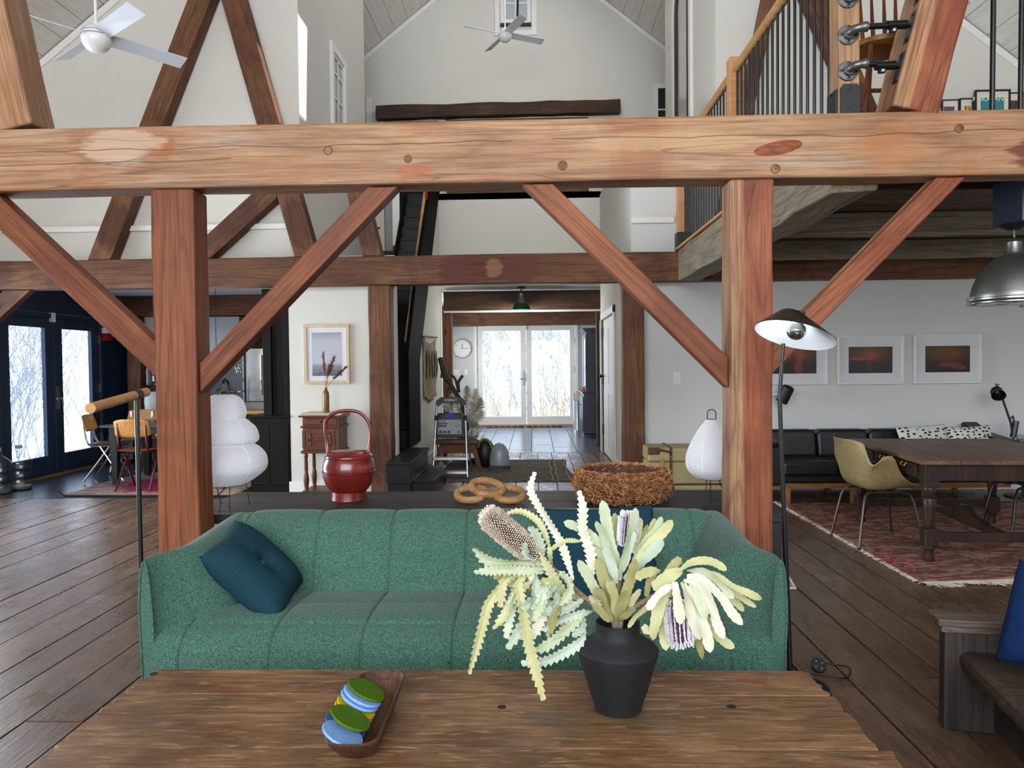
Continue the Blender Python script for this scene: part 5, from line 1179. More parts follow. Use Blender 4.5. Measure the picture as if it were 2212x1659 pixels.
# ================================================================== floor lamp beside the sofa
FY_ = 3.2
bcn = fl(1722, 1492, 0)
lamp = thing('floor_lamp', 'black floor lamp with a wide tilted cone shade beside the sofa', 'lamp', (bcn.x, bcn.y, 0))
obj('base', MB().lathe([(0, 0), (.13, 0), (.134, .008), (.13, .018), (.03, .024), (0, .026)], bcn, 36), BLACKS, lamp, world=True, smooth=True)
p0, p1, p2 = at(1708, 1470, FY_), at(1684, 862, FY_), at(1692, 742, FY_); p0.z = .015
obj('pole', MB().tube([p0, p0.lerp(p1, .55)], .0115, 12).tube([p0.lerp(p1, .55), p1], .0095, 12).tube(spline([p1, p1.lerp(p2, .15)+Vector((-.001, 0, 0)), p2], 4), .0085, 10), BLACKM, lamp, world=True, smooth=True)
# oblique cone: rim ellipse centre at (1717,724), its apex set off to the left
c = at(1717, 725, FY_); V_ = (c-CAMO).normalized(); R_ = V_.cross(Vector((0, 0, 1))).normalized(); U_ = R_.cross(V_)
nrm = (.945*(.235*R_+.972*U_)+.32*V_).normalized(); R = .167; Hc = .105; ua_ = (R_-nrm*R_.dot(nrm)).normalized(); va_ = nrm.cross(ua_)
def cone(prof):
    m = MB(); n = 48
    for r_, h in prof:
        for k in range(n): a = 2*pi*k/n; m.v.append(c+nrm*h-ua_*(h*.36)+(ua_*cos(a)+va_*sin(a))*max(r_, 1e-5))
    for i in range(len(prof)-1):
        for k in range(n): m.f.append([i*n+k, i*n+(k+1) % n, (i+1)*n+(k+1) % n, (i+1)*n+k])
    return m
obj('shade', cone([(R, 0), (R*.995, .003), (R*.62, Hc*.50), (R*.32, Hc*.88), (R*.22, Hc*.97), (R*.12, Hc*1.0), (0, Hc*1.01)]), flat('dark_bronze_shade', '#1a1614', .38, .2), lamp, world=True, smooth=True, sharp=60)
obj('shade_lining', cone([(R*.995, -.0005), (R*.6, Hc*.47), (R*.30, Hc*.84), (R*.15, Hc*.92), (0, Hc*.93)]), flat('white_lining', '#e3eaee', .5, var=.01), lamp, world=True, smooth=True, sharp=60)
bc_ = c+nrm*.012-V_*.005
obj('bulb', MB().lathe([(.012, .06), (.02, .045)]+[(.041*cos(a), .012-.041*sin(a)) for a in [-.5+k*(pi/2+.5)/14 for k in range(15)]], bc_, 24, nrm), flat('mirror_bulb', '#dfe3e6', .05, 1.0, var=.01), lamp, world=True, smooth=True)
ll = bpy.data.lights.new('floor_lamp_light', 'POINT'); ll.energy = 2.2; ll.color = (.93, .97, 1); ll.shadow_soft_size = .02; lo = bpy.data.objects.new('floor_lamp_light', ll); COL.objects.link(lo); lo.location = c+nrm*.062-ua_*.025-va_*.0
obj('socket', MB().lathe([(.02, 0), (.02, .05), (.0, .05)], bc_+nrm*.045, 16, nrm), BLACKS, lamp, world=True, smooth=True)
# round foot switch with its looped cord
sc_ = fl(1768, 1452, .012)
sw = thing('foot_switch', 'round black lamp switch with silver studs lying on the floorboards', 'switch', (sc_.x, sc_.y, 0))
t_ = Vector((0, -.72, .69)).normalized(); scn = sc_+Vector((0, 0, .03))
obj('body', MB().lathe([(0, -.008), (.030, -.008), (.034, -.004), (.034, .004), (.031, .009), (0, .009)], scn, 30, t_), BLACKS, sw, world=True, smooth=True)
u = Vector((1, 0, 0)); v = t_.cross(u)
for k in range(4):
    a = .5+k*pi/2; obj('stud', MB().lathe([(.0032, .009), (.0032, .011), (0, .0115)], scn+u*.018*cos(a)+v*.018*sin(a), 8, t_), CHROME, sw, world=True, smooth=True)
obj('cord', MB().tube(spline([scn+Vector((.03, 0, .01)), fl(1800, 1436, .02), fl(1830, 1440, .01), fl(1838, 1452, .006), fl(1825, 1465, .006), fl(1790, 1462, .01), fl(1762, 1458, .01), fl(1742, 1455, .01), fl(1728, 1450, .008)], 6), .0035, 6), BLACKM, sw, world=True, smooth=True)
cd = MB().tube(spline([(bcn.x+.1, bcn.y+.06, .008), (bcn.x+.02, bcn.y+.25, .006), (bcn.x-.07, bcn.y+.45, .006), (bcn.x-.02, bcn.y+.62, .006), (bcn.x-.14, bcn.y+.7, .006)], 8), .0035, 6)
cd.tube(spline([(bcn.x+.11, bcn.y-.05, .008), fl(1800, 1510, .006), fl(1850, 1572, .006), fl(1905, 1645, .006), fl(1960, 1720, .006)], 8), .006, 6)
tag(obj('lamp_cord', cd, BLACKM, smooth=True), 'black cord trailing over the floorboards along the right edge of the coffee table', 'cord')
# ================================================================== pew and blue cushion at the lower right
W_PEW = wood('grey_black_pew', '#17130f', '#2f2a26', '#4a433d', axis='Z', rough=.6, knots=False, cracks=.4, stain='#3a2418', stain_amt=.5)
W_PEWX = wood('dark_pew_seat', '#1f1813', '#3a3027', '#544739', rough=.5, knots=False, cracks=.2)
e0 = fl(2040, 1578, 0); 
pz = 0.0; EY = e0.y
zt_ = at(2040, 1340, EY).z; ew = .46
ex0 = at(2040, 1450, EY).x
pew = thing('pew', 'dark old church pew with a panelled end at the lower right', 'bench', (ex0, EY, 0))
# the end board faces the camera, the seat runs away to the right and forward
EX = Vector((.985, -.17, 0)); EYV = Vector((.17, .985, 0))
def PW(a, b, z): q = Vector((ex0, EY, 0))+EX*a+EYV*b; return (q.x, q.y, z)
def pbox(m, a0, b0, z0, a1, b1, z1): 
    return m.add([PW(a0, b0, z0), PW(a1, b0, z0), PW(a1, b1, z0), PW(a0, b1, z0), PW(a0, b0, z1), PW(a1, b0, z1), PW(a1, b1, z1), PW(a0, b1, z1)], [(0, 3, 2, 1), (4, 5, 6, 7), (0, 1, 5, 4), (1, 2, 6, 5), (2, 3, 7, 6), (3, 0, 4, 7)])
eo = obj('end_board', pbox(MB(), 0, 0, 0, ew, .06, zt_-.04), W_PEW, pew, world=True, bevel=.006)
obj('cap_rail', pbox(pbox(MB(), -.03, -.03, zt_-.015, ew+.03, .09, zt_+.012), -.015, -.015, zt_-.042, ew+.015, .075, zt_-.015), wood('worn_cap', '#2a231d', '#5d5147', '#8d7967', rough=.5, knots=False), pew, world=True, bevel=.006)
zs = at(2090, 1430, EY-.05).z
st = MB(); sec = [(.07, zs-.05), (.055, zs-.035), (.05, zs-.01), (.055, zs+.012), (.075, zs+.028), (.42, zs+.018), (.42, zs-.05)]
st.prism(sec, lambda a, z: PW(a, -.001, z), lambda a, z: PW(a, -1.9, z)); obj('seat', st, W_PEWX, pew, world=True, bevel=.006)
obj('seat_front', pbox(MB(), .17, -1.9, .02, .20, -.0, zs-.05), W_PEW, pew, world=True)
obj('backrest', pbox(MB(), .41, -1.9, zs, .45, -.0, zt_-.05), W_PEW, pew, world=True)
obj('foot', pbox(MB(), ew-.08, -.03, 0, ew+.02, .09, .05), W_PEW, pew, world=True, bevel=.004)
BLUE = wool('blue_wool', '#13284d')
pillow('cushion', 'royal blue wool cushion on the dark pew seat', (at(2212, 1232, EY-.12), at(2300, 1205, EY-.22), at(2330, 1500, EY-.42), at(2140, 1402, EY-.22)), .15, BLUE, seed=9)
# ================================================================== stairs
st = thing('staircase', 'steep black-painted staircase with a solid black guard', 'stairs', (-1.75, 8.4, 0))
m = MB().box(-1.53, 7.65, .17, -1.27, 8.95, .205); obj('tread', m, BLACKP, st, world=True, bevel=.006)
obj('riser', MB().box(-1.53, 7.69, 0, -1.29, 8.95, .17), BLACKP, st, world=True)
for o in (st.children): pass
sA = MB().box(-1.53, 8.22, .365, -1.27, 8.96, .40); 
# lower step (wider) and second step
obj('tread', MB().box(-1.53, 7.72, .168, -1.045, 8.88, .20), BLACKP, st, world=True, bevel=.006)
obj('riser', MB().box(-1.53, 7.75, 0, -1.06, 8.88, .168), BLACKP, st, world=True)
obj('tread', MB().box(-1.53, 7.60, .372, -1.27, 8.96, .405), BLACKP, st, world=True, bevel=.006)
obj('riser', MB().box(-1.53, 7.63, .2, -1.29, 8.96, .372), BLACKP, st, world=True)
for k in range(19):
    y, z = 8.96+.178*k, .606+.207*k
    if z > 4.15: break
    w0 = -2.01 if k != 12 else -2.30
    obj('tread', MB().box(w0, y, z-.032, -1.53, y+.21, z), BLACKP, st, world=True, bevel=.004)
    obj('riser', MB().box(w0, y+.02, z-.207, -1.53, y+.04, z-.032), BLACKP, st, world=True)
gpoly = [(8.87, .405), (9.74, .405), (9.74, 1.45), (11.9, 4.03), (11.95, 5.0), (10.85, 3.84), (9.49, 2.40), (8.87, 1.55)]
obj('guard', MB().prism(gpoly, lambda a, b: (-1.49, a, b), lambda a, b: (-1.535, a, b)), GUARD, st, world=True)
ply = [(8.9, .6), (11.9, 4.05), (11.9, 3.7), (8.95, .25)]
obj('skirting', MB().prism([(y, z+.18) for y, z in ply], lambda a, b: (-2.02, a, b), lambda a, b: (-2.005, a, b)), BLACKP, st, world=True)
BAMB = wood('bamboo_rail', '#8a5f30', '#b5854a', '#c79a60', knots=False, cracks=0, line=.2, rough=.4)
p, q = ax(877, 738, -1.56), ax(918, 415, -1.56)
hr = obj('handrail', MB().tube([p, q, q+(q-p)*.25], .024, 12), BAMB, st, world=True, smooth=True)
rc = MB(); a_, b_ = ax(921, 420, -1.53), ax(920, 478, -1.54)
rc.grid(lambda u, v: (-1.53+.014*sin(v*14+u*3), a_.y+(b_.y-a_.y)*u+.10*(v-.5)*(1-.6*u), a_.z+.25+(b_.z-a_.z-.25)*u), 12, 10)
o = obj('red_scarf', rc, flat('red_cloth', '#8e1612', .8)); so = o.modifiers.new('s', 'SOLIDIFY'); so.thickness = .006; tag(o, 'red scarf hanging on the stair handrail', 'scarf')
# door by the upper landing
x0, x1 = at(796, 480, 11.62).x, at(831, 480, 11.62).x
dl_ = thing('open_door', 'cream door standing open beside the upper stairs', 'door', (x0, 11.62, 2.62))
obj('leaf', MB().box(x0, 11.60, 2.62, x1, 11.64, 4.6), CREAM, dl_, world=True)
lz = at(812, 493, 11.6).z; lx_ = at(812, 493, 11.6).x
obj('latch', MB().tube([(lx_-.04, 11.58, lz), (lx_+.07, 11.57, lz)], .012, 8).box(lx_-.06, 11.58, lz-.03, lx_-.03, 11.6, lz+.06), BLACKM, dl_, world=True)
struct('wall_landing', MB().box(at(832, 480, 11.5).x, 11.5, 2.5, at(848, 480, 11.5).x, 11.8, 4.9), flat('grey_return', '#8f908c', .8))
struct('trim_7', MB().box(at(848, 480, 11.45).x, 11.45, at(855, 530, 11.45).z, at(863, 480, 11.45).x, 11.5, 4.9), WHITE2)
obj('hook', MB().tube([ax(836, 450, -2.24), ax(836, 455, -2.22)], .015, 6), STEEL).parent = dl_
# ================================================================== picture wall
fx0, fx1 = at(658, 760, YW).x, at(756, 760, YW).x; fz0, fz1 = at(707, 829, YW).z, at(707, 701, YW).z
W_PALE = wood('pale_frame', '#b39b7c', '#c9b294', '#d6c2a6', axis='Z', knots=False, cracks=0, line=.15, bump=.08)
def sea():
    t = NT('misty_print'); tc = t.n('TexCoord'); s = t.n('SeparateXYZ'); t.l(tc.outputs['Generated'], s.inputs[0]); v = t.coords((14, 1, 30), 'Generated', rnd=False)
    h = s.outputs['Z']; c = t.ramp(h, [(0, lin('#5f636a')), (.22, lin('#8b8f98')), (.3, lin('#b9bcc6')), (.8, lin('#b4b6bf')), (.97, lin('#9a9da5'))])
    n = t.noise(v, 1.3, 6, .7, 1.5); dk = t.math('MULTIPLY', t.ramp(n, [(.5, 0), (.62, 1)]), t.ramp(h, [(.02, 1), (.3, 0)]))
    w = t.math('MULTIPLY', t.ramp(t.noise(t.coords((3, 1, 40), 'Generated', rnd=False), 1.2, 4), [(.55, 0), (.7, .5)]), t.ramp(h, [(.75, 0), (.85, 1)]))
    return t.set(color=t.mix(w, t.mix(dk, c, lin('#26282c')), lin('#6f727a')), rough=.5)
framed('framed_picture', 'pale wood framed misty grey picture above the nightstand', fx0, fx1, fz1, fz0, YW-.003, .033, W_PALE, .055, sea(), matc=flat('mat_white', '#dcdce0', .8, var=.01))
# nightstand
W_NS = wood('walnut_cabinet', '#32170a', '#5c2f18', '#74401f', axis='X', knots=False, cracks=0, rough=.4, line=.3, bump=.15, gs=2)
nY = 7.78; nx0, nx1 = at(651, 950, nY).x, at(734, 950, nY).x; ns_t = at(700, 895, nY).z; nw = nx1-nx0
ns = thing('nightstand', 'carved brown wooden nightstand on turned legs under the picture', 'cabinet', ((nx0+nx1)/2, nY+.18, 0)); D_ = .36
zt_ = ns_t; zb_ = at(700, 978, nY).z; zd = at(700, 922, nY).z
N = lambda m, *a: m.box(*a)
bd = MB().box(nx0+.012, nY+.012, zb_, nx1-.012, nY+D_, zt_-.03); obj('body', bd, W_NS, ns, world=True)
tp = MB().box(nx0-.025, nY-.025, zt_-.03, nx1+.025, nY+D_+.005, zt_-.012); obj('top', tp, W_NS, ns, world=True, bevel=.006)
obj('marble_slab', MB().box(nx0-.0, nY-.01, zt_-.012, nx1+.02, nY+D_, zt_+.012), flat('cream_marble', '#b3a98c', .35), ns, world=True, bevel=.003)
m = MB().box(nx0-.008, nY-.008, zd-.012, nx1+.008, nY+D_, zd+.008).box(nx0-.008, nY-.008, zb_-.008, nx1+.008, nY+D_, zb_+.02); obj('moulding', m, W_NS, ns, world=True, bevel=.004)
dw = obj('drawer', MB().box(nx0+.03, nY+.0, zd+.02, nx1-.03, nY+.02, zt_-.045), W_NS, ns, world=True, bevel=.004)
kb = lambda x, z, r=.014: MB().lathe([(.005, 0), (.006, .012), (r, .02), (r*.9, .03), (0, .034)], (x, nY, z), 14, (0, -1, 0))
obj('knob', kb((nx0+nx1)/2, (zd+zt_)/2-.01), W_NS, dw, world=True, smooth=True)
dr_ = obj('door', MB().box(nx0+.05, nY-.002, zb_+.03, nx1-.05, nY+.02, zd-.02), W_NS, ns, world=True, bevel=.003)
m = MB(); a0, a1, c0, c1 = nx0+.09, nx1-.09, zb_+.07, zd-.06
for q in ((a0, c0, a1, c0+.018), (a0, c1-.018, a1, c1), (a0, c0, a0+.018, c1), (a1-.018, c0, a1, c1)): m.box(q[0], nY-.014, q[1], q[2], nY-.002, q[3])
obj('panel_moulding', m, W_NS, dr_, world=True, bevel=.004)
obj('raised_panel', MB().box(a0+.05, nY-.010, c0+.05, a1-.05, nY-.002, c1-.05), W_NS, dr_, world=True, bevel=.005)
obj('knob', kb(nx0+.075, (zb_+zd)/2), W_NS, dr_, world=True, smooth=True)
for sx in (nx0+.025, nx1-.025):
    m = MB()
    for k in range(3): m.tube([(sx-.012+.012*k, nY-.002, zb_+.05), (sx-.012+.012*k, nY-.002, zd-.04)], .004, 6)
    obj('fluted_pilaster', m, W_NS, ns, world=True)
lp_ = [(.028, 0), (.03, .03), (.022, .06), (.028, .075), (.018, .10), (.024, .14), (.03, .2), (.022, .27), (.016, .29), (.02, .31), (.017, .44), (.024, .46), (.018, .48), (.02, .5)]
zk = zb_/.5
for sx in (nx0+.035, nx1-.035):
    for sy in (nY+.035, nY+D_-.04):
        obj('leg', MB().lathe([(r_, z*zk) for r_, z in lp_], (sx, sy, 0), 14), W_NS, ns, world=True, smooth=True)
obj('shelf', MB().box(nx0+.0, nY+.0, .06, nx1, nY+D_, .085), W_NS, ns, world=True, bevel=.004)
# bottle vase with dried grass
bvY = nY+.12; bvx = at(704, 860, bvY).x; z0 = zt_+.012; zt2 = at(704, 838, bvY).z
bv = thing('bottle_vase', 'tall ochre bottle vase with dried grass plumes on the nightstand', 'vase', (bvx, bvY, z0)); h_ = zt2-z0
obj('body', MB().lathe([(0, 0), (.033, 0), (.035, .01), (.035, h_*.72), (.033, h_*.8), (.02, h_*.9), (.014, h_*.94), (.018, h_*.97), (.018, h_), (.012, h_)], n=20), flat('ochre_glaze', '#7a5a22', .3, var=.25, scale=12), bv, smooth=True)
PL = flat('dry_plume', '#7a4a35', .9, var=.3, scale=20)
for tipx, tipy, wv in ((698, 764, 9), (722, 771, 16), (748, 794, 15), (712, 790, 8)):
    tip = at(tipx, tipy, bvY); base = Vector((bvx, bvY, zt2-.02)); mid = (tip+base)/2+Vector(((tip.x-base.x)*-.12, 0, .02)); c = bez([base, mid, tip], 12)
    m = MB().tube(c, .0022, 5); r = random.Random(tipx); d = (tip-base).normalized()
    for i in range(150):
        t_ = r.uniform(.45, 1); p_ = c[int(t_*12)]; L_ = .045*(1.15-t_)*2
        e = p_+Vector((r.gauss(0, wv*.0011), r.gauss(0, .012), 0))+d*r.uniform(.01, .06); m.tube([p_, p_.lerp(e, .6)+Vector((0, 0, .004)), e], [.0018, .0022, .0006], 3)
    obj('plume', m, PL, bv, world=True)
def plate(name, label, cat, px, py, Y, w, h, mat, kind='switch', X=None):
    c = at(px, py, Y)
    t = thing(name, label, cat, (c.x, Y, c.z))
    obj('plate', MB().box(-w/2, -.007, -h/2, w/2, 0, h/2), mat, t, bevel=.002)
    m = MB()
    if kind == 'switch': m.box(-.012, -.013, -.03, .012, -.006, .03)
    elif kind == 'double': m.box(-.035, -.013, -.03, -.01, -.006, .03).box(.01, -.013, -.03, .035, -.006, .03)
    else: m.box(-.015, -.009, .008, .015, -.006, .034).box(-.015, -.009, -.034, .015, -.006, -.008)
    obj('rocker' if kind != 'outlet' else 'socket', m, WHITE2, t, bevel=.002); return t
plate('wall_outlet', 'white wall outlet low behind the nightstand', 'outlet', 723, 990, YW, .075, .12, WHITE2, 'outlet')
plate('light_switch', 'single white light switch on the right-hand wall beside the hall post', 'switch', 1462, 817, YW, .085, .13, WHITE2)
plate('light_switch', 'double light switch below the wall clock', 'switch', 987, 804, YE, .115, .12, WHITE2, 'double')
plate('light_switch', 'single light switch between the double switch and the white entry doors', 'switch', 1007, 804, YE, .075, .12, WHITE2)
# dark cupboard beside the picture wall
cb = thing('dark_cupboard', 'tall near-black wooden cupboard between the kitchen and the picture wall', 'cabinet', (-2.88, 8.4, 0))
X0, X1 = at(541, 1000, 8.2).x, -2.705; xs = at(568, 800, 8.2).x; zc = at(580, 903, 8.2).z
low = obj('body', MB().box(X0, 8.2, 0, X1, 8.62, zc), W_ESP, cb, world=True, bevel=.004)
obj('worktop', MB().box(X0-.015, 8.18, zc, X1, 8.64, zc+.03), W_ESP, cb, world=True, bevel=.004)
obj('door', MB().box(X0+.02, 8.19, .08, (X0+X1)/2-.004, 8.2, zc-.06), W_ESP, cb, world=True, bevel=.003)
obj('door', MB().box((X0+X1)/2+.004, 8.19, .08, X1-.02, 8.2, zc-.06), W_ESP, cb, world=True, bevel=.003)
obj('upper_panel', MB().box(xs, 8.24, zc+.03, X1, 8.6, 2.25), W_ESP, cb, world=True)
x2 = at(586, 800, 8.2).x
obj('stile', MB().box(xs, 8.2, zc+.03, x2, 8.24, 2.25).box(X1-.05, 8.2, zc+.03, X1, 8.24, 2.25), W_ESP, cb, world=True, bevel=.003)
# ================================================================== dining corner on the left
def rugmat(name, cols, sc=3.0, st=(1, 1, 1)):
    t = NT(name); v = t.coords(st, rnd=False); a = t.noise(v, sc, 5, .65, .8); f = t.noise(t.coords((60, 160, 10), rnd=False), 1.0, 3, .6)
    n = len(cols); c = t.ramp(a, [(.3+.4*i/(n-1), lin(q)) for i, q in enumerate(cols)])
    c = t.mix(t.ramp(f, [(.4, .28), (.6, 0)]), c, lin('#3a2c28')); t.bump(f, .5, .004); return t.set(color=c, rough=1, spec=.05)
rx0, rx1, ry0, ry1 = -5.2, -3.28, 7.98, 9.72
RUGP = rugmat('pink_kilim', ['#7d7064', '#a3937f', '#b5a591', '#8d5a58', '#a08d7c', '#6f4a4c'], 2.6, (1.2, 2.8, 1))
tk = RUGP.node_tree; nt_ = NT.__new__(NT); nt_.m, nt_.t, nt_.b = RUGP, tk, tk.nodes['Principled BSDF']
tc_ = nt_.n('TexCoord'); sp_x = nt_.n('SeparateXYZ'); tk.links.new(tc_.outputs['Object'], sp_x.inputs[0]); pk = nt_.noise(nt_.coords((1.5, 5, 1), rnd=False), 3, 5, .7, 1)
dx_ = nt_.math('DIVIDE', nt_.math('ADD', sp_x.outputs['X'], 4.35), .62); dy_ = nt_.math('DIVIDE', nt_.math('SUBTRACT', sp_x.outputs['Y'], 8.75), .6)
dd_ = nt_.math('ADD', nt_.math('ADD', nt_.math('MULTIPLY', dx_, dx_), nt_.math('MULTIPLY', dy_, dy_)), nt_.math('MULTIPLY', nt_.math('SUBTRACT', pk, .5), 3.0))
old = nt_.b.inputs['Base Color'].links[0].from_socket; nt_.set(color=nt_.mix(nt_.ramp(dd_, [(.7, .9), (.95, 0)]), old, lin('#8f1f4c')))
m = MB().grid(lambda u, v: (rx0+(rx1-rx0)*u+.02*sin(v*9), ry0+(ry1-ry0)*v-.06*(1-v)*(u-.2)*1.0-.12*(1-u)*(1-v)**2*.0, .012+.05*max(0, 1-u/.035)*max(0, 1-v/.08)), 60, 40)
rg = obj('kilim_rug', m, RUGP, smooth=True); so = rg.modifiers.new('s', 'SOLIDIFY'); so.thickness = .012; tag(rg, 'pink and beige kilim rug under the dining chairs', 'rug')
m = MB()
bpts = [(rx0+(rx1-rx0)*u+.0, ry0-.06*(u-.2), .012+.05*max(0, 1-u/.035)) for u in [k/30 for k in range(31)]]; m.tube([(x, y-.006, z) for x, y, z in bpts], .011, 6)
obj('binding', m, flat('dark_binding', '#1d1216', .9), rg)
# dining table
tz = .75; ta, tb = at(214, 918, 8.55), None
DTX0, DTX1, DTY0, DTY1 = at(214, 920, 8.62).x, -3.5, 8.62, 9.55
tz = at(235, 919, 8.62).z
tbm = flat('dark_grey_tabletop', '#3a3936', .4, var=.2)
dt = thing('dining_table', 'dark grey-topped dining table with black legs by the navy wall', 'table', ((DTX0+DTX1)/2, (DTY0+DTY1)/2, 0))
obj('tabletop', MB().box(DTX0, DTY0, tz-.03, DTX1, DTY1, tz), tbm, dt, world=True, bevel=.004)
for xx in (DTX0+.13, DTX1-.13):
    for yy in (DTY0+.1, DTY1-.1): obj('leg', MB().bar((xx, yy, tz-.03), (xx, yy, .02), .1, .1, w1=.06, h1=.06, up=(0, 1, 0)), BLACKS, dt, world=True, bevel=.004)
obj('apron', MB().box(DTX0+.1, DTY0+.08, tz-.11, DTX1-.1, DTY1-.08, tz-.03), BLACKS, dt, world=True)
# school chairs
PLY = wood('honey_plywood', '#8f5a24', '#bd8440', '#cf9a58', axis='Z', knots=False, cracks=0, line=.3, rough=.4, bump=.06)
PLYS = wood('dark_plywood_seat', '#4a2711', '#6e3d1c', '#83502a', knots=False, cracks=0, rough=.4, bump=.06)
REDT = flat('dark_red_tube', '#5a1015', .35, .3)
def school_chair(label, loc, rz, tube):
    t = thing('school_chair', label, 'chair', loc, rz, 'plywood chairs round the dining table')
    # local: the sitter faces +y; the backrest stands at y = -.2
    def seatfn(u, v): x = -.19+.38*u; y = -.19+.39*v; return (x*(1-.06*(1-v)), y, .45+.012*(2*u-1)**2-.02*max(0, v-.8)*5*(v-.8)-.008*v)
    s = obj('seat', MB().grid(seatfn, 10, 10), PLYS, t, smooth=True); q = s.modifiers.new('s', 'SOLIDIFY'); q.thickness = .011
    def backfn(u, v):
        x = -.2+.40*u; e = abs(2*u-1); return (x*(1-.04*v), -.215-.05*v-.03*(1-e*e)+.02, .60+.205*v-(.025*e**4 if v > .5 else -.025*e**4)*(2*abs(v-.5)))
    b = obj('backrest', MB().grid(backfn, 14, 8), PLY, t, smooth=True); q = b.modifiers.new('s', 'SOLIDIFY'); q.thickness = .011
    for sx in (-1, 1):
        obj('frame_tube', MB().tube(spline([(sx*.155, -.235, .78), (sx*.155, -.222, .6), (sx*.16, -.19, .47), (sx*.165, -.12, .43), (sx*.165, .12, .43)], 5), .0115, 8), tube, t, smooth=True)
        obj('leg', MB().tube([(sx*.165, .06, .43), (sx*.19, -.24, .005)], .0115, 8), tube, t, smooth=True)
        obj('leg', MB().tube([(sx*.165, -.06, .43), (sx*.185, .20, .005)], .0115, 8), tube, t, smooth=True)
    obj('crossbar', MB().tube([(-.165, .1, .428), (.165, .1, .428)], .01, 8).tube([(-.165, -.1, .428), (.165, -.1, .428)], .01, 8), tube, t, smooth=True)
    for sx in (-1, 1): obj('rivet', MB().lathe([(.008, 0), (.006, .004), (0, .005)], (sx*.155, -.246, .75), 8, (0, -1, 0)), STEEL, t)
    return t
c1 = fl(290, 1058); ch1 = (at(298, 1000, 8.33).x, 8.42, .02)
school_chair('red-framed plywood chair with its back to the room at the dining table', ch1, 0.05, REDT)
school_chair('plywood chair on bright steel legs at the near left corner of the dining table', (at(238, 1000, 8.9).x-.12, 9.1, .02), -1.35, CHROME)
school_chair('plywood chair at the far side of the dining table, its top edge showing', (at(283, 900, 9.85).x, 9.85, .02), pi-.1, CHROME)
school_chair('plywood chair at the far side of the table beside the red-brown post', (at(352, 900, 9.85).x, 9.85, .02), pi+.1, CHROME)
# heater
hc = fl(238, 1013); hx_ = at(216, 990, 11.0).x
ht = thing('space_heater', 'small grey box heater on the floor below the navy wall', 'heater', (hx_+.33, 10.95, 0))
HG = flat('grey_heater', '#4b4f52', .5)
obj('body', MB().box(-.2, -.1, .04, .25, .12, .4), HG, ht, bevel=.012)
m = MB()
for k in range(7): obj('slat', MB().box(-.17, -.112, .09+.04*k, .22, -.098, .105+.04*k), flat('dark_slat', '#24272a', .5) if k == 0 else bpy.data.materials['dark_slat'], ht)
for sx in (-.15, .2): obj('foot', MB().box(sx-.02, -.1, 0, sx+.02, .12, .04), BLACKS, ht)
# carboys
def bottle_glass():
    return glass_mat('carboy_glass', (.86, .91, .93, 1), .05)
CGL = bottle_glass()
def carboy(label, px, py, s=1.0):
    p_ = fl(px, py); t = thing('water_jug', label, 'jug', (p_.x, p_.y, 0), 0, 'glass water jugs by the French doors')
    R = .132*s; pr_ = [(0, .004), (R*.9, .004), (R, .03), (R, .11), (R*.965, .12), (R*.965, .13), (R, .14), (R, .21), (R*.965, .22), (R*.965, .23), (R, .24), (R, .31), (R*.93, .35), (R*.6, .395), (R*.3, .425), (.034, .44), (.03, .49), (.033, .495)]
    obj('body', MB().lathe([(r_, z*s) for r_, z in pr_], n=28), CGL, t, smooth=True)
    obj('cap', MB().lathe([(.033, .475), (.036, .48), (.036, .515), (0, .52)], n=16), flat('jug_cap_' + str(px), '#8d949a', .4), t, smooth=True)
    obj('water', MB().lathe([(0, .012), (R*.88, .012), (R*.93, .03), (R*.93, .045), (0, .045)], n=24), flat('jug_sediment_' + str(px), '#6d675b', .3), t, smooth=True)
carboy('clear glass water jug standing nearest the French doors', 43, 1057)
carboy('dark glass water jug cut off by the left edge of the photo', -2, 1066)
# red lamp on the navy wall
p_ = ax(228, 722, XL+.05)
t = thing('wall_sign', 'small red wedge-shaped box under a white cap on the navy wall', 'box', p_)
obj('box', MB().prism([(-.05, 0), (.05, 0), (.03, -.1), (-.07, -.1)], lambda a, b: (.0, a*1.6, b), lambda a, b: (.08, a*1.6, b)), flat('sign_red', '#8b0f14', .5), t)
obj('cap', MB().box(0, -.09, .01, .07, .0, .09), WHITE2, t)
# kitchen seen past the post
W_KIT = wood('dark_kitchen_wood', '#1c0f08', '#3a2011', '#4c2c19', axis='Z', rough=.6, knots=False)
kc = thing('kitchen_cupboard', 'dark brown tall kitchen cupboard in the far left corner', 'cabinet', (at(310, 800, 11.4).x, 11.5, 0))
a_, b_ = at(302, 800, 11.3).x, at(348, 800, 11.3).x
obj('body', MB().box(a_, 11.3, 0, b_+.25, 11.78, 1.95), W_KIT, kc, world=True, bevel=.005)
obj('door', MB().box(a_+.03, 11.28, .1, a_+.3, 11.3, 1.2), W_KIT, kc, world=True, bevel=.004)
obj('light_board', MB().box(at(298, 800, 11.25).x, 11.26, at(305, 880, 11.25).z, at(308, 800, 11.25).x, 11.28, at(305, 806, 11.25).z), W_BACK, kc, world=True)
pw = thing('white_board', 'white beadboard panel leaning at the top of the dark kitchen cupboard', 'panel', (b_, 11.25, 1.5))
m = MB(); xa, xb_, za, zb_ = at(304, 700, 11.2).x, at(352, 700, 11.2).x, at(310, 720, 11.2).z, at(310, 683, 11.2).z
for k in range(8): obj('slat', MB().box(xa+(xb_-xa)*k/8+.003, 11.25, za, xa+(xb_-xa)*(k+1)/8-.003, 11.27, zb_), WHITE2, pw, world=True)
wcx = at(334, 850, 10.6).x
wd = thing('water_dispenser', 'white stoneware water dispenser under an upturned glass jug beside the post', 'dispenser', (wcx, 10.6, .75)); 
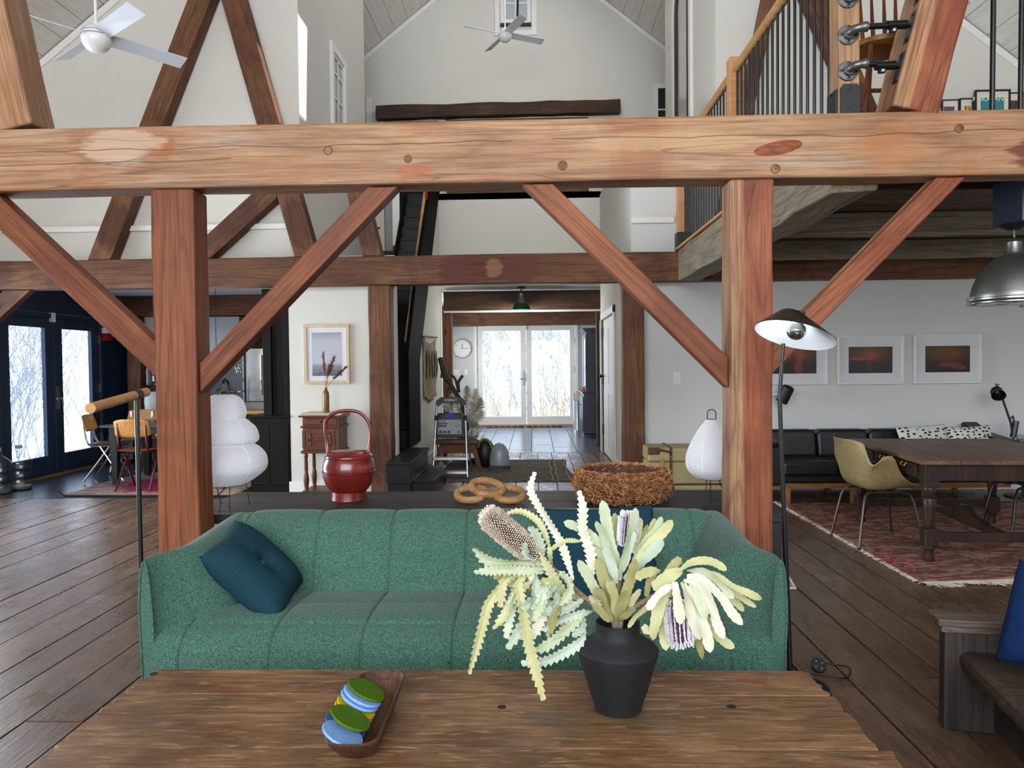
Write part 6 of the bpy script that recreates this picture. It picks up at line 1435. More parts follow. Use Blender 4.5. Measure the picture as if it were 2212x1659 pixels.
obj('crock', MB().lathe([(0, 0), (.12, 0), (.13, .02), (.14, .16), (.13, .26), (.11, .3), (0, .3)], n=24), flat('stoneware', '#b8b6ae', .35), wd, smooth=True)
obj('jug', MB().lathe([(.04, .3), (.05, .34), (.12, .4), (.125, .6), (.11, .65), (0, .66)], n=24), CGL, wd, smooth=True)
obj('stand', MB().box(-.2, -.2, -.75, .2, .2, 0), W_KIT, wd, bevel=.004)
# refrigerator
ry = 10.2; a_, b_ = at(528, 800, ry).x, at(572, 800, ry).x; zt_ = at(550, 752, ry).z
rf = thing('refrigerator', 'stainless steel refrigerator seen between the timber brace and the dark cupboard', 'refrigerator', ((a_+b_)/2, ry+.35, 0))
obj('body', MB().box(a_-.32, ry+.02, .02, b_+.2, ry+.7, zt_), flat('grey_fridge_side', '#4d5358', .4, .3), rf, world=True, bevel=.008)
zm = at(550, 868, ry).z
obj('door', MB().grid(lambda u, v: (a_+.01+(b_+.2-a_-.01)*u, ry-.03-.02*sin(pi*u), zm+.012+(zt_-.01-zm-.012)*v), 12, 2).box(a_+.01, ry-.03, zm+.012, b_+.2, ry+.02, zt_-.01), STEEL, rf, world=True, smooth=True)
obj('drawer', MB().box(a_+.01, ry-.035, .1, b_+.2, ry+.02, zm), STEEL, rf, world=True, bevel=.006)
obj('handle', MB().tube([(b_-.02, ry-.08, zm+.1), (b_-.02, ry-.08, zt_-.1)], .012, 8), CHROME, rf, world=True)
obj('trim_strip', MB().box(a_-.012, ry-.04, .1, a_+.008, ry+.02, zt_+.02), CHROME, rf, world=True)
mg = MB(); r = random.Random(8)
for k in range(26):
    p_ = at(r.uniform(505, 524), r.uniform(775, 805), ry-.02); obj('magnet', MB().lathe([(.008, 0), (.008, .006), (0, .007)], (p_.x, ry+.018, p_.z), 8, (0, -1, 0)), CHROME, rf, world=True)
hd = thing('range_hood', 'pale stainless range hood above the kitchen counter', 'hood', (at(480, 720, 11.3).x, 11.5, 1.5))
a_, b_ = at(452, 720, 11.3).x, at(517, 720, 11.3).x; z0, z1 = at(480, 790, 11.3).z, 2.16
obj('chimney', MB().box(a_, 11.3, z0, b_, 11.78, z1), flat('hood_steel', '#b9bab8', .45, .5), hd, world=True, bevel=.004)
obj('canopy', MB().prism([(a_-.15, z0-.14), (b_+.15, z0-.14), (b_+.15, z0-.1), (b_, z0), (a_, z0), (a_-.15, z0-.1)], lambda a, b: (a, 11.1, b), lambda a, b: (a, 11.78, b)), flat('hood_steel2', '#8b8d8e', .4, .6), hd, world=True)
ks = thing('kitchen_counter', 'dark kitchen counter with a pale wood board behind the paper lantern', 'counter', (at(520, 900, 9.9).x, 9.95, 0))
a_, b_ = at(452, 900, 9.76).x, at(612, 900, 9.76).x; zc2 = at(550, 888, 9.76).z
obj('body', MB().box(a_, 9.76, 0, b_+.05, 10.1, zc2-.04), W_ESP, ks, world=True)
obj('worktop', MB().box(a_-.02, 9.74, zc2-.04, b_+.08, 10.12, zc2), wood('counter_top', '#7a5530', '#a77c4c', '#b98f5e', knots=False, cracks=0), ks, world=True, bevel=.003)
bs = at(505, 770, 10.9)
bk_ = thing('grey_backsplash', 'slate grey panel behind the kitchen sink', 'panel', (bs.x, 11.2, 1.1)); 
obj('sheet', MB().box(at(452, 800, 11.2).x, 11.2, .8, at(534, 800, 11.2).x, 11.25, at(500, 776, 11.2).z), flat('slate_panel', '#4f565c', .4, .2), bk_, world=True)
obj('rim', MB().box(at(452, 800, 11.18).x, 11.18, .78, at(534, 800, 11.18).x, 11.26, .82), STEEL, bk_, world=True)
fz = zc2; fx = at(490, 830, 9.9).x
fc = thing('kitchen_tap', 'black and chrome tap at the kitchen counter', 'tap', (fx, 9.95, fz))
obj('column', MB().tube(spline([(0, 0, 0), (0, 0, .3), (0, -.02, .38), (0, -.1, .42), (0, -.16, .38)], 5), .018, 10), BLACKM, fc, smooth=True)
obj('lever', MB().tube([(-.09, 0, .24), (.14, -.01, .25)], .014, 8).ball((.15, -.01, .25), .022), CHROME, fc, smooth=True)
pn = thing('potted_plant', 'small green plant sprig in a glass on the kitchen counter', 'plant', (at(470, 850, 9.85).x, 9.85, fz))
obj('glass', MB().lathe([(.03, 0), (.04, .12), (.038, .12), (.028, .01)], n=16), CGL, pn, smooth=True)
GL = flat('plant_green', '#3c5a36', .5)
for k, (dx, dz) in enumerate(((.02, .22), (.12, .17), (-.09, .18), (.17, .10), (.05, .28))):
    m = MB(); e = Vector((dx, -.02*k, dz)); m.tube([(0, 0, .05), e*.7+Vector((0, 0, .03)), e], .003, 4); i0 = len(m.v)
    m.grid(lambda u, v: (.045*(2*u-1), .035*sin(pi*u)*(2*v-1), .012*sin(pi*u)), 7, 4); m.xf(Matrix.Translation(e) @ Matrix.Rotation(.5+k, 4, 'Z') @ Matrix.Rotation(.9, 4, 'X'), i0)
    obj('leaf', m, GL, pn)
# pendant wire; its hidden bulb and light are added to brighten the kitchen
p_ = at(466, 700, 9.0); zl_ = at(466, 768, 9.0).z
kl = thing('pendant_lamp', 'thin black wire over the kitchen with an added bulb hidden behind the timber brace', 'lamp', (p_.x, 9.0, zl_))
obj('wire', MB().tube([(0, 0, .06), (0, 0, 2.45-zl_)], .004, 6), BLACKM, kl); obj('socket', MB().lathe([(.016, 0), (.02, .01), (.02, .06), (0, .065)], n=14), BLACKM, kl)
obj('bulb', MB().ball((0, 0, -.03), .035), flat('added_kitchen_bulb', '#f0ead8', .2), kl, smooth=True)
kp = bpy.data.lights.new('kitchen_fill_light', 'POINT'); kp.energy = 24; kp.color = (1, .94, .86); kp.shadow_soft_size = .05; ko = bpy.data.objects.new('kitchen_fill_light', kp); COL.objects.link(ko); ko.location = (p_.x, 9.0, zl_-.09)
# ================================================================== ballet barre
bY0, bY1 = 2.9, 3.35
e0, e1 = at(195, 882, 2.62), at(316, 847, 3.12); pj = at(298, 860, 3.05)
fp = at(299, 1215, 3.05)
pb = Vector((pj.x, pj.y, 0))
ba = thing('ballet_barre', 'freestanding oak barre on a slim steel pole beside the left sofa arm', 'rail', pb)
bar_ = obj('barre', MB().tube([e0, e1], .0185, 20), W_RAIL, ba, world=True, smooth=True, sharp=50)
d_ = (e1-e0).normalized(); t0 = e0+d_*((e1-e0).length*.80)
obj('collar', MB().tube([t0-d_*.025, t0+d_*.03], .0195, 20), BLACKS, ba, world=True, smooth=True)
obj('pole', MB().tube([(t0.x, t0.y, t0.z-.015), (t0.x+.004, t0.y, .02)], .0095, 14), flat('dark_steel', '#4c4f52', .25, 1.0, var=.03), ba, world=True, smooth=True)
obj('base', MB().lathe([(0, 0), (.11, 0), (.11, .012), (.02, .02), (0, .02)], (t0.x, t0.y, 0), 28), BLACKS, ba, world=True, smooth=True)
ba.location = (t0.x, t0.y, 0)
for c in ba.children:
    for v_ in c.data.vertices: v_.co += Vector((pb.x-t0.x, pb.y-t0.y, 0))
# ================================================================== entrance hall
# wall clock
cc = at(998, 753, YE); R = 20.5*YE/FPX
ck = thing('wall_clock', 'round white wall clock with a thin wooden rim beside the entry doors', 'clock', (cc.x, YE, cc.z))
obj('rim', MB().lathe([(R, 0), (R, .05), (R-.012, .05), (R-.012, .03), (R-.02, .03), (R-.02, 0)], (0, 0, 0), 40, (0, -1, 0)), wood('clock_rim', '#a57f55', '#c49b6c', '#d2ae80', knots=False, cracks=0), ck, smooth=True)
obj('face', MB().lathe([(0, .02), (R-.01, .02), (R-.01, .0), (0, 0)], (0, 0, 0), 40, (0, -1, 0)), flat('clock_face', '#e6e6e3', .5, var=.01), ck)
for k in range(12):
    a = k*pi/6; text_part('numeral', str(12 if k == 0 else k), BLACKS, ck, (R*.74*sin(a), -.0215, R*.74*cos(a)), .042)
obj('hour_hand', MB().bar((0, -.026, -.01), (.012, -.026, .1), .012, .003), BLACKM, ck); obj('minute_hand', MB().bar((-.02, -.029, 0), (R*.78, -.029, .003), .008, .003), BLACKM, ck)
# pendant lamp
py = 12.35; pc = at(1126, 660, py); zr = at(1126, 670, py).z
pd = thing('pendant_lamp', 'green enamel and steel pendant lamp hanging in the entrance hall', 'lamp', (pc.x, py, zr))
zt_ = 2.66-zr; h_ = zt_
obj('shade', MB().lathe([(.155, 0), (.16, .008), (.12, .08), (.09, .12), (.085, .13)], n=32, caps=(False, True)), flat('green_enamel', '#16402c', .25), pd, smooth=True)
obj('reflector_cap', MB().lathe([(.10, .105), (.075, .16), (.055, .2), (.05, .27), (.03, .29), (.02, .33)], n=28), STEEL, pd, smooth=True)
obj('rod', MB().tube([(0, 0, .32), (0, 0, zt_-.02)], .012, 8), STEEL, pd); obj('canopy', MB().lathe([(.07, zt_-.025), (.075, zt_-.004), (0, zt_-.001)], n=20), BLACKS, pd)
obj('bulb', MB().ball((0, 0, .06), .045), flat('frosted_bulb', '#e8e6e0', .3), pd, smooth=True)
hp_ = bpy.data.lights.new('hall_pendant_light', 'POINT'); hp_.energy = 45; hp_.color = (1, .97, .92); hp_.shadow_soft_size = .06; ho_ = bpy.data.objects.new('hall_pendant_light', hp_); COL.objects.link(ho_); ho_.location = (pc.x, py, zr-.04)
area('entry_fill_light', (-2.1, 14.6, 1.5), (0, -HALF, 0), 1.3, 2.4, 70, (.88, .94, 1)); struct('window_9', MB().rim(13.3, .8, 15.9, 2.2, .07, lambda a, b, d: (d, a, b), -2.16, -2.12), WHITE2)  # unseen light and window frame added to brighten the entrance hall
# blue hutch
hY0 = 14.0; hx0 = at(1262, 945, hY0).x; hx1 = 1.5
hu = thing('hutch', 'tall navy blue hutch standing sideways by the white entry doors', 'cabinet', (1.2, 14.5, 0))
zc_ = at(1262, 851, hY0).z; zt_ = at(1262, 712, hY0).z; xu = at(1268, 800, hY0).x
obj('lower_case', MB().box(hx0, hY0, .06, hx1, hY0+1.1, zc_), NAVYD, hu, world=True, bevel=.004)
sk = MB().prism([(hx0, 0), (hx0+.1, 0), (hx0+.16, .05), (hx0+.3, .05), (hx1, .05), (hx1, .08), (hx0, .08)], lambda a, b: (a, hY0+.0, b), lambda a, b: (a, hY0+1.1, b)); obj('skirt', sk, NAVYD, hu, world=True)
obj('counter', MB().box(hx0-.03, hY0-.02, zc_, hx1, hY0+1.12, zc_+.03), NAVYD, hu, world=True, bevel=.004)
obj('upper_case', MB().box(xu, hY0+.02, zc_+.03, hx1, hY0+1.08, zt_-.06), NAVYD, hu, world=True)
for k in range(3): obj('cornice', MB().box(xu-.02-.03*k, hY0-.0-.02*k, zt_-.06+.03*k, hx1, hY0+1.1, zt_-.03+.03*k), NAVYD if k < 2 else NAVYD, hu, world=True, bevel=.003)
for k in range(2):
    d_ = obj('door', MB().box(xu-.02, hY0+.05+.52*k, zc_+.06, xu, hY0+.53+.52*k, zt_-.08), NAVYD, hu, world=True, bevel=.003)
    obj('pane', MB().box(xu-.024, hY0+.12+.52*k, zc_+.14, xu-.02, hY0+.46+.52*k, zt_-.16), flat('hutch_pane%d' % k, '#9fb0bd', .06, .4), d_, world=True)
    d_ = obj('door', MB().box(hx0-.02, hY0+.05+.52*k, .12, hx0, hY0+.53+.52*k, zc_-.06), NAVYD, hu, world=True, bevel=.003)
    obj('knob', MB().ball((hx0-.035, hY0+.5+.06*k, .6), .016), BRASS, d_, world=True, smooth=True)
bx_ = at(1253, 842, hY0+.5); o = obj('wooden_bowl', MB().lathe([(0, 0), (.05, 0), (.09, .05), (.1, .09), (.092, .09), (.05, .02), (0, .015)], n=24), wood('orange_bowl', '#8e4a1c', '#b5652c', '#c97d43', knots=False), smooth=True)
o.location = (hx0+.07, hY0+.35, zc_+.03); tag(o, 'small orange-brown bowl on the navy hutch counter', 'bowl')
# vacuum / tall thing next to the hutch
tb = thing('umbrella_stand', 'tall narrow steel bin with sticks between the entry doors and the hutch', 'stand', (at(1247, 920, 15.6).x, 15.6, 0))
obj('bin', MB().lathe([(0, 0), (.09, 0), (.085, .02), (.08, .62), (.075, .62), (.08, .03), (0, .03)], n=20), flat('pale_steel', '#b8c0c8', .25, .6), tb, smooth=True)
for k in range(3): obj('stick', MB().tube([(.02*k-.02, 0, .05), (.05*k-.05, .02, .78+.04*k)], .012, 6), W_RAIL, tb)
# grille mats by the doors
for k, (a_, b_) in enumerate(((1052, 1132), (1138, 1216))):
    xa, xb_ = at(a_, 926, 16.45).x, at(b_, 926, 16.45).x
    t = thing('floor_grille', 'brown pierced floor grille below the %s entry door leaf' % ('left-hand', 'right-hand')[k], 'grille', ((xa+xb_)/2, 16.5, 0), 0, 'floor grilles at the entry doors')
    w_ = xb_-xa
    obj('frame', MB().box(-w_/2, -.1, 0, w_/2, -.07, .02).box(-w_/2, .07, 0, w_/2, .1, .02).box(-w_/2, -.07, 0, -w_/2+.03, .07, .02).box(w_/2-.03, -.07, 0, w_/2, .07, .02), W_BACK, t)
    n_ = 6
    for j in range(1, n_): obj('bar', MB().box(-w_/2+w_*j/n_-.02, -.07, 0, -w_/2+w_*j/n_+.02, .07, .019), W_RAIL, t)
# hall side door (right)
dr = struct('door_5', MB().box(1.08, 9.97, 2.041, 1.11, 11.73, 2.055), WHITE2)
obj('leaf', MB().box(1.075, 10.0, .02, 1.115, 11.7, 2.04), WHITE2, dr, world=True)
m = MB()
for (a_, b_, z0, z1) in ((10.15, 10.8, .15, .95), (10.9, 11.55, .15, .95), (10.15, 10.8, 1.1, 1.9), (10.9, 11.55, 1.1, 1.9)): obj('panel', MB().box(1.068, a_, z0, 1.075, b_, z1), WHITE2, dr, world=True, bevel=.004)
for z in (.3, 1.05, 1.8): obj('hinge', MB().box(1.05, 11.66, z, 1.075, 11.76, z+.14), BLACKM, dr, world=True)
obj('gap', MB().box(1.06, 11.70, .02, 1.072, 11.75, 2.05), BLACKS, dr, world=True)
kz = ax(1304, 803, 1.04); obj('knob', MB().tube([(1.075, 11.45, 1.2), (1.02, 11.45, 1.2)], .009, 8).ball((1.01, 11.45, 1.2), .028, nu=12, nv=8), BLACKM, dr, world=True, smooth=True)
struct('trim_8', MB().box(1.035, 9.83, 0, 1.06, 9.95, 2.16).box(1.035, 11.76, 0, 1.06, 11.88, 2.16).box(1.035, 9.83, 2.06, 1.06, 11.88, 2.16), WHITE2, bevel=.004)
# hall rug
HX0, HX1 = -1.5, .42; a_, b_ = fl(1225, 1040).y, fl(1200, 994).y
HR = rugmat('grey_striped_rug', ['#1d1b1a', '#4a4540', '#857b70', '#2a2624', '#9c9186', '#332f2c'], 6.5, (.6, 7, 1))
o = obj('hall_rug', MB().grid(lambda u, v: (HX0+.3+(HX1-HX0-.3)*u+.015*sin(v*8)+(.04*(1-v) if u > .95 else 0), a_-.02+(b_-a_+.02)*v, .012+.004*sin(u*20)*sin(v*9)), 40, 30), HR, smooth=True); q = o.modifiers.new('s', 'SOLIDIFY'); q.thickness = .01
tag(o, 'grey and black striped woven rug on the hall floor', 'rug')
m = MB()
for xx in (HX1-.22, HX1-.15, HX1-.02): m.tube([(xx+.012*sin(k*1.3), a_+(b_-a_)*k/12, .02) for k in range(13)], .008, 5)
obj('stripe', m, flat('pale_stripe', '#8d8478', .9), o)['kind'] = 'stuff'
# step ladder
LYf = fl(830 if False else 1010, 1036).y
lf, rf_ = fl(935, 1032), fl(1010, 1036)
LY0 = 9.06
def L3(px, py, Y): return at(px, py, Y)
ld = thing('step_ladder', 'aluminium step ladder with a black top standing before the bench in the hall', 'ladder', (at(975, 1030, LY0).x, LY0, 0))
zt_ = at(972, 870, LY0).z
tl_, tr_ = at(944, 868, LY0+.22), at(1004, 868, LY0+.22); bl_, br_ = at(934, 1030, LY0), at(1010, 1034, LY0); bl_.z = br_.z = .0; bl_.y = br_.y = LY0
for a1, b1, px in ((tl_, bl_, 0), (tr_, br_, 1)):
    obj('rail', MB().tube([a1, b1], .013, 10), ALU, ld, world=True, smooth=True)
    q = a1.lerp(b1, .22); obj('joint', MB().tube([a1.lerp(b1, .18), a1.lerp(b1, .245)], .02, 10), BLACKS, ld, world=True, smooth=True)
    bb = Vector((b1.x, b1.y+.62, 0)); obj('rear_leg', MB().tube([a1.lerp(b1, .2), bb], .011, 8), ALU, ld, world=True, smooth=True)
    obj('foot', MB().tube([b1+Vector((0, 0, .0)), b1+Vector((0, 0, .03))], .017, 8), flat('blue_foot%d' % px, '#1b3a7a', .6), ld, world=True)
hd_ = MB(); W2 = (tr_.x-tl_.x)/2; cx_ = (tr_.x+tl_.x)/2; yy = LY0+.22
pl_ = [(-W2-.012, -.06), (-W2-.012, .01), (-W2*.72, .055), (W2*.72, .055), (W2+.012, .01), (W2+.012, -.06), (W2-.02, -.06), (W2*.62, -.012), (-W2*.62, -.012), (-W2+.02, -.06)]
zz = tl_.z
hd_.prism(pl_, lambda a, b: (cx_+a, yy-.022, zz+b), lambda a, b: (cx_+a, yy+.022, zz+b)); to = obj('top_handle', hd_, BLACKS, ld, world=True, bevel=.004)
text_part('lettering', 'KOBALT', flat('ladder_lettering', '#d8d9da', .6), ld, (cx_-ld.location.x, yy-.023-ld.location.y, zz+.02), .042)
for zf in (988, 1017):
    f = (zf-868)/(1032-868); a1, b1 = tl_.lerp(bl_, f), tr_.lerp(br_, f)
    obj('step', MB().box(a1.x, a1.y-.03, a1.z-.02, b1.x, a1.y+.09, a1.z+.012), ALU, ld, world=True, bevel=.003)
f = .76; a1, b1 = tl_.lerp(bl_, f), tr_.lerp(br_, f); obj('brace', MB().tube([a1, (a1.x+.05, a1.y+.2, a1.z-.1)], .005, 6).tube([b1, (b1.x-.05, b1.y+.2, b1.z-.1)], .005, 6), ALU, ld, world=True)
# tool tray / case hanging behind the ladder (with label and blue tape)
cy = LY0+.30; x0, x1 = at(941, 930, cy).x, at(1003, 930, cy).x; z0, z1 = at(972, 945, cy).z, at(972, 893, cy).z
case = thing('tool_case', 'black plastic case with a grey printed label and blue tape behind the ladder', 'case', ((x0+x1)/2, cy, z0))
w_, h_ = x1-x0, z1-z0
obj('shell', MB().prism([(-w_/2-.03, 0), (w_/2+.01, 0), (w_/2-.01, h_*.9), (w_*.4, h_), (-w_*.42, h_), (-w_/2+.01, h_*.9)], lambda a, b: (a, 0, b), lambda a, b: (a, .1, b)), BLACKS, case, bevel=.008)
lb = obj('label', MB().box(-w_*.42, -.003, h_*.14, w_*.4, 0, h_*.74), flat('label_grey', '#9a9ba3', .5), case)
obj('brand_block', MB().box(-w_*.40, -.005, h_*.62, -w_*.14, -.003, h_*.71), flat('label_blue', '#1f3f86', .5), lb)
text_part('lettering', 'KOBALT', LET, case, (-w_*.27, -.006, h_*.662), .026)
obj('yellow_block', MB().box(-w_*.14, -.005, h_*.62, -w_*.03, -.003, h_*.71), flat('label_yellow', '#c5b42a', .5), lb)
obj('black_block', MB().box(-w_*.40, -.005, h_*.44, -w_*.12, -.003, h_*.52).box(-w_*.40, -.005, h_*.55, -w_*.06, -.003, h_*.6), BLACKM, lb)
for k, s_ in enumerate((-.33, -.2, -.05)): obj('pictogram', MB().prism([(-.02, -.02), (.022, -.02), (.022, .006), (.008, .02), (-.012, .012)], lambda a, b: (w_*s_+a, -.005, h_*.24+b), lambda a, b: (w_*s_+a, -.003, h_*.24+b)), BLACKM, lb)
obj('text_lines', MB().box(w_*.2, -.005, h_*.5, w_*.36, -.003, h_*.515).box(w_*.2, -.005, h_*.45, w_*.36, -.003, h_*.46).box(w_*.2, -.005, h_*.4, w_*.34, -.003, h_*.41).box(w_*.26, -.005, h_*.18, w_*.34, -.003, h_*.28), flat('label_dark', '#4b4d55', .5), lb)['kind'] = 'stuff'
obj('blue_tape', MB().box(-w_*.13, -.006, h_*.80, w_*.14, -.002, h_*1.01), flat('painters_tape', '#0f3fae', .6), case)
# bench behind
bY0, bY1 = 9.95, 11.0; bz = at(1000, 948, bY0).z; bx0, bx1 = at(938, 950, bY0).x, at(1036, 950, bY0).x
bn = thing('wooden_bench', 'long wooden bench with a rounded dark leather top and splayed legs in the hall', 'bench', ((bx0+bx1)/2, (bY0+bY1)/2, 0))
W_BN = wood('bench_wood', '#3c2212', '#6c4025', '#85532f', axis='Z', knots=False, cracks=.2)
m = MB(); sec = [(bx0+.02, bz-.075), (bx0, bz-.05), (bx0+.005, bz-.02), (bx0+.05, bz), (bx1-.05, bz), (bx1-.005, bz-.02), (bx1, bz-.05), (bx1-.02, bz-.075)]
m.prism(sec, lambda a, b: (a, bY0, b), lambda a, b: (a, bY1, b)); obj('seat', m, flat('bench_leather', '#4a3527', .3, var=.2), bn, world=True, bevel=.02)
obj('apron', MB().box(bx0+.08, bY0+.06, bz-.2, bx1-.08, bY0+.09, bz-.075).box(bx0+.08, bY0+.09, bz-.18, bx0+.1, bY1-.06, bz-.075).box(bx1-.1, bY0+.09, bz-.18, bx1-.08, bY1-.06, bz-.075), W_BN, bn, world=True)
for sx, X in ((-1, bx0+.1), (1, bx1-.1)):
    for Yl, sy in ((bY0+.1, -1), (bY1-.1, 1)): obj('leg', MB().bar((X, Yl, bz-.075), (X+sx*.10, Yl+sy*.06, 0), .075, .06, up=(0, 1, 0), w1=.055, h1=.05), W_BN, bn, world=True, bevel=.004)
# white cloth / bag and items on the bench
o = obj('paper_bag', MB().grid(lambda u, v: (bx1-.1+.06*cos(2*pi*u)*(1-.2*v)+.01*sin(7*u+5*v), bY0+.35+.09*sin(2*pi*u)*(1-.3*v), bz+.11*v+.006*sin(9*u)), 18, 8, cu=True), flat('pale_bag', '#b9b4ab', .6), smooth=True); tag(o, 'crumpled pale paper bag on the bench end', 'bag')
q = o.modifiers.new('s', 'SOLIDIFY'); q.thickness = .003
# driftwood sculpture, pampas
dw = thing('driftwood', 'twisted dark driftwood branch standing behind the ladder', 'branch', (at(995, 900, 10.45).x, 10.45, bz))
DW = wood('dark_driftwood', '#17120e', '#352a21', '#4a3c30', axis='Z', knots=False, cracks=.4)
Yd = 10.45
def dpts(l): return [at(a, b, Yd) for a, b in l]
obj('trunk', MB().tube(spline(dpts([(1003, 952), (1000, 880), (985, 850), (972, 828), (962, 812), (956, 790), (950, 772)]), 5), [.03]*16+[.045]*9+[.04]*5+[.02], 9), DW, dw, world=True, smooth=True)
obj('fork', MB().tube(spline(dpts([(990, 846), (986, 828), (983, 818), (975, 810)]), 5), .017, 7).tube(spline(dpts([(992, 848), (990, 830), (992, 822), (1000, 811)]), 5), .02, 7), DW, dw, world=True, smooth=True)
obj('twig', MB().tube(spline(dpts([(975, 835), (966, 845), (966, 860), (966, 868)]), 5), .012, 6).tube(spline(dpts([(962, 812), (953, 815), (955, 806), (962, 808)]), 5), .012, 6).tube(spline(dpts([(965, 820), (985, 845), (992, 855)]), 4), .013, 6), DW, dw, world=True, smooth=True)
PAMP = flat('pampas_plume', '#c0b4a6', 1.0, var=.2, scale=20); PAMPW = flat('pampas_tip', '#dcd6cd', 1.0, var=.1)
pp_ = thing('pampas_grass', 'large feathery cream pampas plumes in a dark pot behind the ladder', 'dried flowers', (at(1000, 940, 10.6).x, 10.6, bz))
obj('pot', MB().lathe([(0, 0), (.07, 0), (.1, .1), (.09, .2), (.06, .24), (.05, .24)], n=20), BLACKS, pp_, smooth=True)
for k, (a0, a1, a2, wv) in enumerate((((1000, 905), (1012, 850), (1008, 832), 1.0), ((1005, 910), (1030, 860), (1028, 838), 1.1), ((1008, 915), (1038, 880), (1038, 858), 1.1), ((1006, 918), (1040, 900), (1042, 886), .9), ((1008, 920), (1028, 915), (1030, 922), .7), ((995, 910), (965, 875), (950, 858), .9), ((1000, 905), (985, 860), (975, 850), .9), ((1002, 912), (1020, 890), (1025, 905), 1.0))):
    c = bez([at(*a0, 10.58), at(*a1, 10.58-.02*k), at(*a2, 10.55)], 14); m = MB().tube([(pp_.location.x, 10.6, bz+.15)]+c, .004, 4); r = random.Random(k)
    for i in range(520):
        t_ = r.random(); j = int(t_*14); p_ = c[j]; d = (c[min(j+1, 14)]-c[max(j-1, 0)]).normalized()
        o_ = Vector((r.gauss(0, 1), r.gauss(0, 1), r.gauss(0, 1))); o_ = (o_-d*o_.dot(d)).normalized(); ln = .11*wv*sin(pi*min(1, .15+t_*.8))*r.uniform(.6, 1.1)
        e = p_+o_*ln*.75+d*ln*.8+Vector((0, 0, -.02)); m.tube([p_, p_.lerp(e, .55)+Vector((0, 0, .012)), e], [.003, .0032, .0008], 3)
    obj('plume', m, (PAMP, PAMPW)[k % 2], pp_, world=True)
# woven wall hanging on the stair wall
MAC = wood('macrame', '#7a6a55', '#a39379', '#b7a88f', axis='Z', knots=False, cracks=0, rough=1, gs=2.5, bump=.6)
y0, y1 = ax(916, 790, -1.48).y, ax(941, 790, -1.48).y; zt_ = ax(928, 730, -1.48).z
def mac(u, v):
    y = y0+(y1-y0)*u; top = zt_-.09*(1-(2*u-1)**2)*(1 if v > .99 else v); bot = .96-.12*u*0+.0-.10*(1-abs(2*u-1))
    z = bot+(top-bot)*v; return (-1.475+.012*sin(u*22)+.006*sin(v*17+u*9), y, z)
wh = thing('wall_hanging', 'beige woven wall hanging on the white stair wall', 'wall hanging', (-1.48, (y0+y1)/2, .95))
o = obj('cloth', MB().grid(mac, 24, 30), MAC, wh, world=True, smooth=True); q = o.modifiers.new('s', 'SOLIDIFY'); q.thickness = .015
obj('rod', MB().tube([(-1.47, y0-.05, zt_), (-1.47, y1+.12, zt_+.03)], .012, 6), DW, wh, world=True)
r = random.Random(2)
for k in range(9):
    yk = y0+(y1-y0)*(k+.5)/9; obj('tassel', MB().tube([(-1.455, yk+.03*sin(j*1.7+k), 1.0+.1*j) for j in range(2, 7)], [.004, .012, .014, .01, .003], 5), (W_DARK, MAC)[k % 2], wh, world=True)
# boot dryer and bag on the rug
bd_ = fl(1079, 1014)
bt = thing('tool_bag', 'rounded pale grey carrier with a black base on the hall rug', 'carrier', (bd_.x, bd_.y, 0))
obj('shell', MB().grid(lambda u, v: (.135*cos(2*pi*u)*sqrt(max(0, 1-v**2.6)), .1*sin(2*pi*u)*sqrt(max(0, 1-v**2.6)), .05+.31*v), 24, 14, cu=True), flat('pale_plastic', '#868b90', .3), bt, smooth=True)
obj('base', MB().box(-.14, -.11, 0, .14, .11, .06), BLACKS, bt, bevel=.01)
o = thing('green_strap_bag', 'dark rounded bag with a lime green strap beside the pale carrier', 'bag', (bd_.x-.2, bd_.y+.18, 0))
obj('body', MB().ball((0, 0, .2), .13, .12, .2), BLACKS, o, smooth=True)
obj('strap', MB().tube([(.10*cos(a)-.0, -.08, .2+.2*sin(a)) for a in [.2+k*.25 for k in range(11)]], .012, 6), flat('lime_strap', '#7d8f2a', .6), o, smooth=True)
for k, (px, py) in enumerate(((1045, 1010), (1057, 1013), (1030, 1008))):
    p_ = fl(px, py); o = obj('shoe', MB().grid(lambda u, v: (.045*sin(pi*min(1, v*.9+.08))*cos(pi*u), -.13+.26*v, .02+.07*sin(pi*u)*(1-.5*v)), 12, 10).box(-.04, -.12, 0, .04, .12, .02), BLACKS, smooth=True)
    o.location = p_+Vector((-.1+.02*k, .3, .012)); o.rotation_euler = (0, 0, .3*k); tag(o, ('black shoe under the hall bench nearest the carrier', 'black shoe in the middle under the hall bench', 'black shoe under the hall bench furthest from the carrier')[k], 'shoe', 'shoes under the bench')
